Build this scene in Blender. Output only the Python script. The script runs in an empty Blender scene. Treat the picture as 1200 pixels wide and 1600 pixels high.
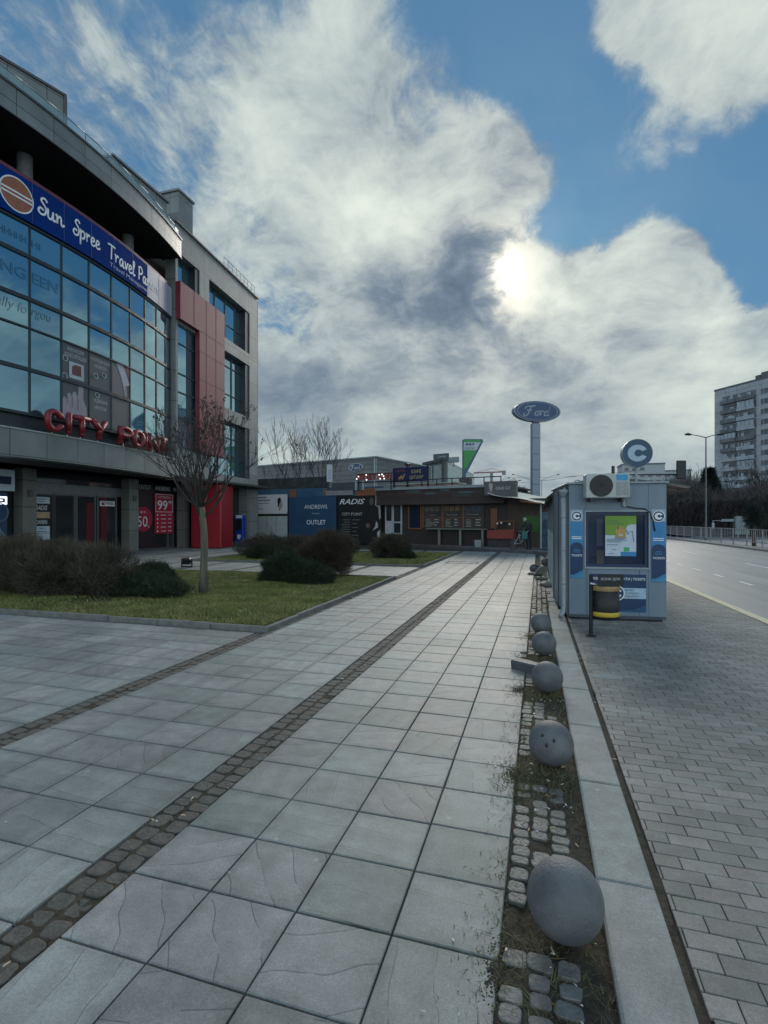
import bpy, math, random
import numpy as np
from mathutils import Vector, Matrix
random.seed(7); rng = np.random.default_rng(7)
S = bpy.context.scene
COL = S.collection
R_ = math.radians

# ---------------------------------------------------------------- camera
EYE = 1.75; FPX = 800.0; HZ = 812.0; TH = 0.2937
Fv = Vector((-math.sin(TH), math.cos(TH), 0)); Rv = Vector((math.cos(TH), math.sin(TH), 0))
cam = bpy.data.cameras.new('camera'); camo = bpy.data.objects.new('camera', cam); COL.objects.link(camo)
camo.location = (0, 0, EYE); camo.rotation_euler = (R_(90), 0, TH)
cam.sensor_width = 36; cam.lens = FPX/1600*36; cam.shift_y = (HZ-800)/1600.0
cam.clip_start = 0.05; cam.clip_end = 3000
S.camera = camo
S.render.resolution_x = 768; S.render.resolution_y = 1024
S.view_settings.view_transform = 'Standard'; S.view_settings.look = 'None'
S.view_settings.exposure = 0.66; S.view_settings.gamma = 1.0
S.view_settings.use_curve_mapping = False

def PD(px, D, z=0.0):
    """a point D metres ahead, under photo column px"""
    p = Fv*D + Rv*((px-600)/FPX*D); return Vector((p.x, p.y, z))
def G(px, py, z=0.0):
    return PD(px, (EYE-z)*FPX/(py-HZ), z)
def ZH(py, D): return EYE + (HZ-py)*D/FPX
def DIR(px, py):
    return (Fv + Rv*((px-600)/FPX) + Vector((0, 0, (HZ-py)/FPX))).normalized()

# ---------------------------------------------------------------- sun + sky
SUN = DIR(800, 437)
sl = bpy.data.lights.new('sun', 'SUN'); sl.energy = 1.1; sl.angle = R_(26); sl.color = (1.0, .93, .82)
so = bpy.data.objects.new('sun', sl); COL.objects.link(so)
so.rotation_euler = SUN.to_track_quat('Z', 'Y').to_euler(); so.location = (0, 0, 60)

world = bpy.data.worlds.new('World'); S.world = world; world.use_nodes = True
def build_sky():
    nt = world.node_tree; N = nt.nodes; L = nt.links; N.clear()
    def nd(t, **k):
        n = N.new(t)
        for a, b in k.items(): setattr(n, a, b)
        return n
    def ins(sock, v):
        if hasattr(v, 'is_linked') or hasattr(v, 'links'): L.new(v, sock)
        else: sock.default_value = v
    def m(op, a, b=0.0, c=None, clamp=False):
        n = nd('ShaderNodeMath', operation=op, use_clamp=clamp)
        ins(n.inputs[0], a); ins(n.inputs[1], b)
        if c is not None: ins(n.inputs[2], c)
        return n.outputs[0]
    def vm(op, a, b):
        n = nd('ShaderNodeVectorMath', operation=op); ins(n.inputs[0], a); ins(n.inputs[1], b)
        return n.outputs['Value'] if op == 'DOT_PRODUCT' else n.outputs[0]
    def ss(x, a, b):
        n = nd('ShaderNodeMapRange', interpolation_type='SMOOTHSTEP'); ins(n.inputs[0], x)
        n.inputs[1].default_value = a; n.inputs[2].default_value = b; return n.outputs[0]
    def mixc(f, a, b):
        n = nd('ShaderNodeMix', data_type='RGBA'); ins(n.inputs[0], f); ins(n.inputs[6], a); ins(n.inputs[7], b); return n.outputs[2]
    tc = nd('ShaderNodeTexCoord'); d = tc.outputs['Generated']
    sep = nd('ShaderNodeSeparateXYZ'); L.new(d, sep.inputs[0]); z = sep.outputs[2]
    def blob(px, py, r, warped):
        c = DIR(px, py); rr = r/FPX*(1/(1+((px-600)/FPX)**2+((HZ-py)/FPX)**2))**.5
        k = 1.0/(1-math.cos(rr))
        dt = vm('DOT_PRODUCT', warped, tuple(c))
        return m('POWER', 2.718, m('MULTIPLY', m('SUBTRACT', dt, 1.0), k))
    # warp
    w1 = nd('ShaderNodeTexNoise'); w1.inputs['Scale'].default_value = 3.2; w1.inputs['Detail'].default_value = 4; L.new(d, w1.inputs['Vector'])
    wv = vm('SUBTRACT', w1.outputs['Color'], (.5, .5, .5))
    sc = nd('ShaderNodeVectorMath', operation='SCALE'); L.new(wv, sc.inputs[0]); sc.inputs['Scale'].default_value = .20
    dw = vm('ADD', d, sc.outputs[0])
    dwn = nd('ShaderNodeVectorMath', operation='NORMALIZE'); L.new(dw, dwn.inputs[0]); dwn = dwn.outputs[0]
    # plane projected coords
    den = m('ADD', m('MAXIMUM', z, 0.0), 0.42)
    q = nd('ShaderNodeVectorMath', operation='DIVIDE'); L.new(dw, q.inputs[0])
    cb = nd('ShaderNodeCombineXYZ'); [L.new(den, cb.inputs[i]) for i in range(3)]; L.new(cb.outputs[0], q.inputs[1]); q = q.outputs[0]
    def noise(vec, scale, det, rough=.55, dist=0.0, off=(0, 0, 0), st=(1, 1, 1), rot=0):
        mp = nd('ShaderNodeMapping'); L.new(vec, mp.inputs[0]); mp.inputs['Location'].default_value = off
        mp.inputs['Scale'].default_value = st; mp.inputs['Rotation'].default_value = (0, 0, rot)
        n = nd('ShaderNodeTexNoise'); L.new(mp.outputs[0], n.inputs['Vector'])
        n.inputs['Scale'].default_value = scale; n.inputs['Detail'].default_value = det
        n.inputs['Roughness'].default_value = rough; n.inputs['Distortion'].default_value = dist
        return n.outputs['Fac']
    nA = noise(q, 2.3, 9, .60, .35, (3.1, .4, 0))
    nB = noise(q, 7.5, 12, .64, .15, (1.7, 5.2, 2))
    nW = noise(q, 4.2, 12, .68, .35, (7.7, 1.2, 1), (1.0, .45, 1), .5)
    low = ss(z, .40, .14); hi = m('SUBTRACT', 1.0, m('MULTIPLY', low, .62))
    # coverage
    cov = m('MULTIPLY', m('SUBTRACT', nA, .5), 3.2)
    cov = m('ADD', cov, m('MULTIPLY', m('SUBTRACT', nB, .5), 1.7))
    cov = m('ADD', cov, m('MULTIPLY', m('SUBTRACT', nW, .5), 3.5))
    for px, py, r, a in COVER:
        cov = m('ADD', cov, m('MULTIPLY', blob(px, py, r, dwn), a))
    cov = m('ADD', cov, m('MULTIPLY', low, 1.9))
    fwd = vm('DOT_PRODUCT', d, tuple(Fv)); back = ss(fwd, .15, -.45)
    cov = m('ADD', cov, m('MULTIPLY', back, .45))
    cov = m('SUBTRACT', cov, .38)
    alpha = ss(cov, -.32, .62)
    # cloud shade: billows lit from the sun's side, thick parts dark
    nC = noise(q, 4.0, 12, .60, .15, (9, 9, 3)); nD = noise(q, 17, 8, .62, .1, (2, 4, 8))
    sh = m('ADD', m('MULTIPLY', m('SUBTRACT', nB, .5), 1.5), m('MULTIPLY', m('SUBTRACT', nC, .5), 2.1))
    sh = m('ADD', sh, m('MULTIPLY', m('SUBTRACT', nD, .5), .45))
    sh = m('MULTIPLY', sh, hi)
    nL = noise(d, 3.4, 5, .5, .3, (4, 2, 1), (1, 1, 2.6)); sh = m('ADD', sh, m('MULTIPLY', low, m('MULTIPLY', m('SUBTRACT', nL, .5), 1.1)))
    for px, py, r, a in SHADE:
        sh = m('ADD', sh, m('MULTIPLY', blob(px, py, r, dwn), a))
    sh = m('ADD', sh, .56)
    sh = m('SUBTRACT', sh, m('MULTIPLY', ss(z, .45, .1), .14))
    sh = m('SUBTRACT', sh, m('MULTIPLY', m('SUBTRACT', 1.0, alpha), .25))
    rp = nd('ShaderNodeValToRGB'); L.new(m('MULTIPLY', m('ADD', sh, .5), 1/1.9), rp.inputs[0]); cr = rp.color_ramp
    cr.elements[0].position = 0.0; cr.elements[0].color = (.058, .090, .132, 1)
    cr.elements[1].position = 1.0; cr.elements[1].color = (.50, .55, .505, 1)
    for ps, cc in ((.26, (.118, .160, .210)), (.447, (.195, .243, .278)), (.59, (.285, .338, .348)), (.79, (.40, .455, .435))):
        e = cr.elements.new(ps); e.color = (*cc, 1)
    # clear blue
    sky = nd('ShaderNodeTexSky', sky_type='NISHITA'); sky.sun_disc = False
    sky.sun_elevation = math.asin(SUN.z); sky.sun_rotation = math.atan2(SUN.x, SUN.y)
    sky.air_density = 1.0; sky.dust_density = .6; sky.ozone_density = 3.0
    SK = nd('ShaderNodeVectorMath', operation='MULTIPLY'); L.new(sky.outputs[0], SK.inputs[0]); SK.inputs[1].default_value = (.050*.55, .050*1.0, .050*1.15)
    base = mixc(.8, SK.outputs[0], (.062, .150, .265, 1))
    bright = nd('ShaderNodeVectorMath', operation='SCALE'); L.new(rp.outputs[0], bright.inputs[0]); L.new(m('ADD', m('ADD', m('MULTIPLY', back, FILL_BACK), m('MULTIPLY', ss(z, .80, .97), FILL_ZEN)), 1.0), bright.inputs['Scale'])
    colr = mixc(alpha, base, bright.outputs[0])
    # glow of the veiled sun: forward scattering in cloud
    ds = vm('DOT_PRODUCT', dwn, tuple(SUN)); d0 = vm('DOT_PRODUCT', d, tuple(SUN))
    def ex(dt, rdeg): return m('POWER', 2.718, m('MULTIPLY', m('SUBTRACT', dt, 1.0), 1/(1-math.cos(R_(rdeg)))))
    dark = ss(sh, -.05, .6)
    thin = m('MULTIPLY', dark, m('ADD', m('MULTIPLY', alpha, .75), .25))
    dk2 = ss(m('ADD', sh, m('MULTIPLY', m('SUBTRACT', nD, .5), 2.2)), .05, .75); g1 = m('MULTIPLY', ex(ds, .9), m('ADD', m('MULTIPLY', dk2, 1.5), .12)); g2 = m('MULTIPLY', ex(ds, 3.2), m('MULTIPLY', .48, m('MULTIPLY', thin, dk2))); g3 = m('MULTIPLY', ex(d0, 18), m('MULTIPLY', thin, .09))
    def glow(f, c):
        n = nd('ShaderNodeVectorMath', operation='SCALE'); n.inputs[0].default_value = c; L.new(f, n.inputs['Scale']); return n.outputs[0]
    tot = vm('ADD', vm('ADD', colr, glow(g1, (1, .97, .88))), vm('ADD', glow(g2, (1, .84, .58)), glow(g3, (1, .82, .56))))
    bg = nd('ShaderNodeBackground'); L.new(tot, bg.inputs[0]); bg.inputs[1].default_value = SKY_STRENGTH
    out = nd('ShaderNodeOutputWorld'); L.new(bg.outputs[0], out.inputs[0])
FILL_BACK = 2.4; FILL_ZEN = 1.1  # extra cloud brightness behind the camera and overhead, added as unseen fill light
SKY_STRENGTH = .94
COVER = [(420,60,160,.50),(330,60,80,.1),(560,230,150,.65),(400,300,140,.6),(700,330,110,.4),(520,420,200,.9),(300,380,100,.6),
         (790,440,100,.8),(700,540,210,1.2),(960,450,90,1.0),(1050,480,100,1.1),(1020,380,50,.9),(900,560,150,.8),(1000,580,170,.8),(1100,85,115,1.9),(985,20,55,.8),(1000,20,70,1.1),(1180,70,90,1.0),(1150,560,70,.7),
         (840,70,150,-1.05),(900,180,80,-.5),(930,320,80,-1.05),(1080,260,110,-.9),(1180,340,90,-1.1),(1190,440,40,-.8),(640,30,60,-.3),(60,120,150,.30),(190,190,60,-.15),(330,120,60,-.25),(150,300,80,.2),(60,30,120,.3),(1190,220,120,-1.0),(750,180,55,1.3),(790,240,50,1.0),(840,280,45,.9),(230,180,60,.1),(700,120,50,.4),(230,30,60,.1)]
SHADE = [(735,470,55,-.62),(650,490,80,-.46),(760,400,25,-.3),(560,540,120,-.14),(790,525,40,-.25),(600,620,120,-.06),(720,700,120,-.04),(560,300,170,.30),(420,60,150,.02),(640,360,90,.26),(1000,400,55,.34),(1080,470,60,.30),(930,520,60,.24),(1010,480,50,-.12),(1120,540,50,.22),
         (1090,90,110,.34),(850,395,50,.34),(900,480,80,.14),(880,610,70,-.12),(980,690,110,.04),(480,620,110,-.16),(1000,570,70,.16),(750,570,45,.30),(640,590,40,.20),(560,580,40,.1),(430,745,50,.34),(600,670,50,.14),(1080,640,80,.20),(1150,600,120,.25),(1350,600,200,.3),(1500,500,200,.2)]
build_sky()

# ---------------------------------------------------------------- materials
MATS = {}
def _nodes(name):
    m = bpy.data.materials.new(name); m.use_nodes = True
    nt = m.node_tree; b = nt.nodes['Principled BSDF']; return m, nt, b
def mat(name, col, rough=.6, metal=0.0, var=.18, scale=6.0, bump=.0, bscale=60., spec=.5, streak=False, coat=0.0):
    """painted / mineral surface with noise in its colour, roughness and relief"""
    if name in MATS: return MATS[name]
    m, nt, b = _nodes(name); N = nt.nodes; L = nt.links
    tc = N.new('ShaderNodeTexCoord'); mp = N.new('ShaderNodeMapping'); L.new(tc.outputs['Object'], mp.inputs[0])
    if streak: mp.inputs['Scale'].default_value = (1, 1, .12) if streak is True else streak
    n = N.new('ShaderNodeTexNoise'); n.inputs['Scale'].default_value = scale; n.inputs['Detail'].default_value = 6; n.inputs['Roughness'].default_value = .65
    L.new(mp.outputs[0], n.inputs['Vector'])
    r = N.new('ShaderNodeValToRGB'); L.new(n.outputs['Fac'], r.inputs[0])
    r.color_ramp.elements[0].position = .3; r.color_ramp.elements[1].position = .7
    r.color_ramp.elements[0].color = (*[c*(1-var) for c in col], 1); r.color_ramp.elements[1].color = (*[min(1, c*(1+var)) for c in col], 1)
    L.new(r.outputs[0], b.inputs['Base Color'])
    mr = N.new('ShaderNodeMapRange'); L.new(n.outputs['Fac'], mr.inputs[0]); mr.inputs[3].default_value = max(0.02, rough-.12*rough); mr.inputs[4].default_value = min(1, rough+.12*rough)
    L.new(mr.outputs[0], b.inputs['Roughness'])
    b.inputs['Metallic'].default_value = metal; b.inputs['Specular IOR Level'].default_value = spec
    b.inputs['Coat Weight'].default_value = coat
    if bump:
        n2 = N.new('ShaderNodeTexNoise'); n2.inputs['Scale'].default_value = bscale; n2.inputs['Detail'].default_value = 4; L.new(tc.outputs['Object'], n2.inputs['Vector'])
        bp = N.new('ShaderNodeBump'); bp.inputs['Strength'].default_value = bump; bp.inputs['Distance'].default_value = .01
        L.new(n2.outputs['Fac'], bp.inputs['Height']); L.new(bp.outputs[0], b.inputs['Normal'])
    MATS[name] = m; return m
def panelmat(name, col, w, h, rough=.4, metal=.0, gap=.012, var=.12, offs=0.0, gapc=(.02, .02, .022)):
    """cladding in panels: joints from a brick texture laid over the UVs (metres)"""
    if name in MATS: return MATS[name]
    m, nt, b = _nodes(name); N = nt.nodes; L = nt.links
    uv = N.new('ShaderNodeUVMap')
    br = N.new('ShaderNodeTexBrick'); br.offset = offs; br.offset_frequency = 2; L.new(uv.outputs[0], br.inputs['Vector'])
    br.inputs['Scale'].default_value = 1.0; br.inputs['Brick Width'].default_value = w; br.inputs['Row Height'].default_value = h
    br.inputs['Mortar Size'].default_value = gap; br.inputs['Mortar Smooth'].default_value = .1; br.inputs['Bias'].default_value = 0
    br.inputs['Color1'].default_value = (*[c*(1-var) for c in col], 1); br.inputs['Color2'].default_value = (*[c*(1+var) for c in col], 1)
    br.inputs['Mortar'].default_value = (*gapc, 1)
    n = N.new('ShaderNodeTexNoise'); n.inputs['Scale'].default_value = 1.3; n.inputs['Detail'].default_value = 7
    tc = N.new('ShaderNodeTexCoord'); L.new(tc.outputs['Object'], n.inputs['Vector'])
    mx = N.new('ShaderNodeMix'); mx.data_type = 'RGBA'; mx.blend_type = 'MULTIPLY'; mx.inputs[0].default_value = .5
    L.new(br.outputs['Color'], mx.inputs[6]); L.new(n.outputs['Fac'], mx.inputs[7])
    mu = N.new('ShaderNodeMix'); mu.data_type = 'RGBA'; mu.blend_type = 'MULTIPLY'; mu.inputs[0].default_value = 1; mu.inputs[7].default_value = (1.35, 1.35, 1.35, 1)
    L.new(mx.outputs[2], mu.inputs[6]); L.new(mu.outputs[2], b.inputs['Base Color'])
    b.inputs['Roughness'].default_value = rough; b.inputs['Metallic'].default_value = metal
    bp = N.new('ShaderNodeBump'); bp.invert = True; bp.inputs['Strength'].default_value = .6; bp.inputs['Distance'].default_value = .01
    L.new(br.outputs['Fac'], bp.inputs['Height']); L.new(bp.outputs[0], b.inputs['Normal'])
    MATS[name] = m; return m
def slabmat(name, c1, c2, rough=.55, lines=True, spec=.5):
    """one slab or brick per mesh island: own tint, cast ripple lines and grain"""
    if name in MATS: return MATS[name]
    m, nt, b = _nodes(name); N = nt.nodes; L = nt.links
    geo = N.new('ShaderNodeNewGeometry'); rnd = geo.outputs['Random Per Island']
    tc = N.new('ShaderNodeTexCoord')
    mixi = N.new('ShaderNodeMix'); mixi.data_type = 'RGBA'; L.new(rnd, mixi.inputs[0]); mixi.inputs[6].default_value = (*c1, 1); mixi.inputs[7].default_value = (*c2, 1)
    n = N.new('ShaderNodeTexNoise'); n.inputs['Scale'].default_value = 240; n.inputs['Detail'].default_value = 3; L.new(tc.outputs['Object'], n.inputs['Vector'])
    n3 = N.new('ShaderNodeTexNoise'); n3.inputs['Scale'].default_value = 1.1; n3.inputs['Detail'].default_value = 8; n3.inputs['Roughness'].default_value = .65; L.new(tc.outputs['Object'], n3.inputs['Vector'])
    def mul(a, lo, hi, colin):
        mr = N.new('ShaderNodeMapRange'); L.new(a, mr.inputs[0]); mr.inputs[1].default_value = .3; mr.inputs[2].default_value = .7; mr.inputs[3].default_value = lo; mr.inputs[4].default_value = hi
        v = N.new('ShaderNodeVectorMath'); v.operation = 'SCALE'; L.new(colin, v.inputs[0]); L.new(mr.outputs[0], v.inputs['Scale']); return v.outputs[0]
    c = mul(n.outputs['Fac'], .80, 1.20, mixi.outputs[2]); c = mul(n3.outputs['Fac'], .66, 1.22, c)
    hh_ = N.new('ShaderNodeMath'); hh_.operation = 'FRACT'; h2_ = N.new('ShaderNodeMath'); h2_.operation = 'MULTIPLY'; h2_.inputs[1].default_value = 37.7; L.new(rnd, h2_.inputs[0]); L.new(h2_.outputs[0], hh_.inputs[0])
    c = mul(hh_.outputs[0], .90, 1.07, c)
    n4 = N.new('ShaderNodeTexNoise'); n4.inputs['Scale'].default_value = 7; n4.inputs['Detail'].default_value = 9; n4.inputs['Roughness'].default_value = .72; L.new(tc.outputs['Object'], n4.inputs['Vector'])
    c = mul(n4.outputs['Fac'], .80, 1.13, c)
    n6 = N.new('ShaderNodeTexNoise'); n6.inputs['Scale'].default_value = 75; n6.inputs['Detail'].default_value = 4; n6.inputs['Roughness'].default_value = .8; L.new(tc.outputs['Object'], n6.inputs['Vector'])
    c = mul(n6.outputs['Fac'], .80, 1.18, c)
    n5 = N.new('ShaderNodeTexNoise'); n5.inputs['Scale'].default_value = .45; n5.inputs['Detail'].default_value = 3; L.new(tc.outputs['Object'], n5.inputs['Vector'])
    c = mul(n5.outputs['Fac'], .84, 1.10, c)
    h = n.outputs['Fac']
    if lines:
        uv = N.new('ShaderNodeUVMap')
        rot = N.new('ShaderNodeVectorRotate'); rot.rotation_type = 'Z_AXIS'; L.new(uv.outputs[0], rot.inputs['Vector'])
        sn = N.new('ShaderNodeMath'); sn.operation = 'MULTIPLY'; L.new(rnd, sn.inputs[0]); sn.inputs[1].default_value = 4.0
        rd = N.new('ShaderNodeMath'); rd.operation = 'ROUND'; L.new(sn.outputs[0], rd.inputs[0])
        an = N.new('ShaderNodeMath'); an.operation = 'MULTIPLY_ADD'; L.new(rd.outputs[0], an.inputs[0]); an.inputs[1].default_value = 1.35; an.inputs[2].default_value = .25
        L.new(an.outputs[0], rot.inputs['Angle'])
        # offset every slab's pattern
        off = N.new('ShaderNodeCombineXYZ'); L.new(sn.outputs[0], off.inputs[0]); L.new(sn.outputs[0], off.inputs[1])
        ad = N.new('ShaderNodeVectorMath'); ad.operation = 'ADD'; L.new(rot.outputs[0], ad.inputs[0]); L.new(off.outputs[0], ad.inputs[1])
        wv = N.new('ShaderNodeTexWave'); wv.wave_type = 'BANDS'; wv.wave_profile = 'SAW'; wv.inputs['Scale'].default_value = 1.9; wv.inputs['Distortion'].default_value = 3.2
        wv.inputs['Detail'].default_value = 2.0; wv.inputs['Detail Scale'].default_value = 1.1; L.new(ad.outputs[0], wv.inputs['Vector'])
        rp = N.new('ShaderNodeValToRGB'); L.new(wv.outputs['Fac'], rp.inputs[0]); rp.color_ramp.elements[0].position = 0; rp.color_ramp.elements[0].color = (.0, .0, .0, 1)
        rp.color_ramp.elements[1].position = .045; rp.color_ramp.elements[1].color = (1, 1, 1, 1)
        # break the lines up
        nb = N.new('ShaderNodeTexNoise'); nb.inputs['Scale'].default_value = 5.0; L.new(tc.outputs['Object'], nb.inputs['Vector'])
        mrb = N.new('ShaderNodeMapRange'); L.new(nb.outputs['Fac'], mrb.inputs[0]); mrb.inputs[1].default_value = .50; mrb.inputs[2].default_value = .62
        mm = N.new('ShaderNodeMath'); mm.operation = 'MAXIMUM'; L.new(rp.outputs[0], mm.inputs[0]); L.new(mrb.outputs[0], mm.inputs[1])
        c = mul(mm.outputs[0], .55, 1.0, c); c = mul(wv.outputs['Fac'], .96, 1.03, c)
        # grime gathered along the joints
        sx = N.new('ShaderNodeSeparateXYZ'); L.new(uv.outputs[0], sx.inputs[0])
        def M_(op, a, b_):
            q = N.new('ShaderNodeMath'); q.operation = op
            for i_, t_ in enumerate((a, b_)):
                if isinstance(t_, float): q.inputs[i_].default_value = t_
                else: L.new(t_, q.inputs[i_])
            return q.outputs[0]
        e_ = M_('MINIMUM', M_('MINIMUM', sx.outputs[0], M_('SUBTRACT', .438, sx.outputs[0])), M_('MINIMUM', sx.outputs[1], M_('SUBTRACT', .405, sx.outputs[1])))
        ng = N.new('ShaderNodeTexNoise'); ng.inputs['Scale'].default_value = 9; ng.inputs['Detail'].default_value = 5; L.new(tc.outputs['Object'], ng.inputs['Vector'])
        ee = M_('SUBTRACT', M_('MULTIPLY', e_, 22.0), M_('MULTIPLY', M_('SUBTRACT', ng.outputs['Fac'], .42), 3.5))
        mg = N.new('ShaderNodeMapRange'); L.new(ee, mg.inputs[0]); mg.inputs[1].default_value = .2; mg.inputs[2].default_value = 1.0; mg.inputs[3].default_value = .86; mg.inputs[4].default_value = 1.0
        vg = N.new('ShaderNodeVectorMath'); vg.operation = 'SCALE'; L.new(c, vg.inputs[0]); L.new(mg.outputs[0], vg.inputs['Scale']); c = vg.outputs[0]
        ma = N.new('ShaderNodeMath'); ma.operation = 'MULTIPLY_ADD'; L.new(mm.outputs[0], ma.inputs[0]); ma.inputs[1].default_value = 1.5; L.new(n.outputs['Fac'], ma.inputs[2]); h = ma.outputs[0]
        ma2 = N.new('ShaderNodeMath'); ma2.operation = 'MULTIPLY_ADD'; L.new(wv.outputs['Fac'], ma2.inputs[0]); ma2.inputs[1].default_value = .35; L.new(h, ma2.inputs[2]); h = ma2.outputs[0]
    # small pale and dark spots (gum, grit)
    vo = N.new('ShaderNodeTexVoronoi'); vo.inputs['Scale'].default_value = 3.1; L.new(tc.outputs['Object'], vo.inputs['Vector'])
    sp = N.new('ShaderNodeMapRange'); L.new(vo.outputs['Distance'], sp.inputs[0]); sp.inputs[1].default_value = .035; sp.inputs[2].default_value = .055; sp.inputs[3].default_value = .5; sp.inputs[4].default_value = 0
    ms = N.new('ShaderNodeMix'); ms.data_type = 'RGBA'; L.new(sp.outputs[0], ms.inputs[0]); L.new(c, ms.inputs[6]); ms.inputs[7].default_value = (.42, .43, .42, 1) 
    L.new(ms.outputs[2], b.inputs['Base Color'])
    bp = N.new('ShaderNodeBump'); bp.inputs['Strength'].default_value = .35; bp.inputs['Distance'].default_value = .0022
    L.new(h, bp.inputs['Height']); L.new(bp.outputs[0], b.inputs['Normal'])
    mrr = N.new('ShaderNodeMapRange'); L.new(n3.outputs['Fac'], mrr.inputs[0]); mrr.inputs[3].default_value = rough-.1; mrr.inputs[4].default_value = rough+.15; L.new(mrr.outputs[0], b.inputs['Roughness'])
    b.inputs['Specular IOR Level'].default_value = spec
    MATS[name] = m; return m
def leafmat(name, c1, c2, rough=.7, trans=.0):
    if name in MATS: return MATS[name]
    m, nt, b = _nodes(name); N = nt.nodes; L = nt.links
    geo = N.new('ShaderNodeNewGeometry'); mx = N.new('ShaderNodeMix'); mx.data_type = 'RGBA'
    tc = N.new('ShaderNodeTexCoord'); n = N.new('ShaderNodeTexNoise'); n.inputs['Scale'].default_value = 1.6; n.inputs['Detail'].default_value = 4; L.new(tc.outputs['Object'], n.inputs['Vector'])
    a = N.new('ShaderNodeMath'); a.operation = 'MULTIPLY_ADD'; L.new(n.outputs['Fac'], a.inputs[0]); a.inputs[1].default_value = 1.8; a.inputs[2].default_value = -.65
    a2 = N.new('ShaderNodeMath'); a2.operation = 'MULTIPLY_ADD'; a2.use_clamp = True; L.new(geo.outputs['Random Per Island'], a2.inputs[0]); a2.inputs[1].default_value = .5; L.new(a.outputs[0], a2.inputs[2])
    L.new(a2.outputs[0], mx.inputs[0]); mx.inputs[6].default_value = (*c1, 1); mx.inputs[7].default_value = (*c2, 1)
    L.new(mx.outputs[2], b.inputs['Base Color']); b.inputs['Roughness'].default_value = rough; b.inputs['Specular IOR Level'].default_value = .25
    MATS[name] = m; return m
def glassmat(name, tint, rough=.03, metal=.75, base_spec=.8):
    """coated architectural glass: a tinted mirror, slightly wavy"""
    if name in MATS: return MATS[name]
    m, nt, b = _nodes(name); N = nt.nodes; L = nt.links
    geo = N.new('ShaderNodeNewGeometry'); tc = N.new('ShaderNodeTexCoord')
    n = N.new('ShaderNodeTexNoise'); n.inputs['Scale'].default_value = .55; n.inputs['Detail'].default_value = 1; L.new(tc.outputs['Object'], n.inputs['Vector'])
    bp = N.new('ShaderNodeBump'); bp.inputs['Strength'].default_value = .18; bp.inputs['Distance'].default_value = .05; L.new(n.outputs['Fac'], bp.inputs['Height']); L.new(bp.outputs[0], b.inputs['Normal'])
    mr = N.new('ShaderNodeMapRange'); L.new(geo.outputs['Random Per Island'], mr.inputs[0]); mr.inputs[3].default_value = .88; mr.inputs[4].default_value = 1.1
    v = N.new('ShaderNodeVectorMath'); v.operation = 'SCALE'; v.inputs[0].default_value = tint; L.new(mr.outputs[0], v.inputs['Scale']); L.new(v.outputs[0], b.inputs['Base Color'])
    b.inputs['Metallic'].default_value = metal; b.inputs['Roughness'].default_value = rough; b.inputs['Specular IOR Level'].default_value = base_spec
    if metal > .5: b.inputs['Coat Weight'].default_value = .9; b.inputs['Coat IOR'].default_value = 1.9; b.inputs['Coat Roughness'].default_value = .02
    MATS[name] = m; return m
def emis(name, col, s):
    if name in MATS: return MATS[name]
    m, nt, b = _nodes(name); b.inputs['Base Color'].default_value = (*col, 1); b.inputs['Emission Color'].default_value = (*col, 1); b.inputs['Emission Strength'].default_value = s
    MATS[name] = m; return m
def clear(name, col=(.8, .9, .9), rough=.03, alpha=.3):
    if name in MATS: return MATS[name]
    m, nt, b = _nodes(name); b.inputs['Base Color'].default_value = (*col, 1); b.inputs['Roughness'].default_value = rough; b.inputs['Alpha'].default_value = alpha
    n = nt.nodes.new('ShaderNodeTexNoise'); n.inputs['Scale'].default_value = 2; mr = nt.nodes.new('ShaderNodeMapRange'); nt.links.new(n.outputs['Fac'], mr.inputs[0]); mr.inputs[3].default_value = rough; mr.inputs[4].default_value = rough+.06
    nt.links.new(mr.outputs[0], b.inputs['Roughness'])
    MATS[name] = m; return m

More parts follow.
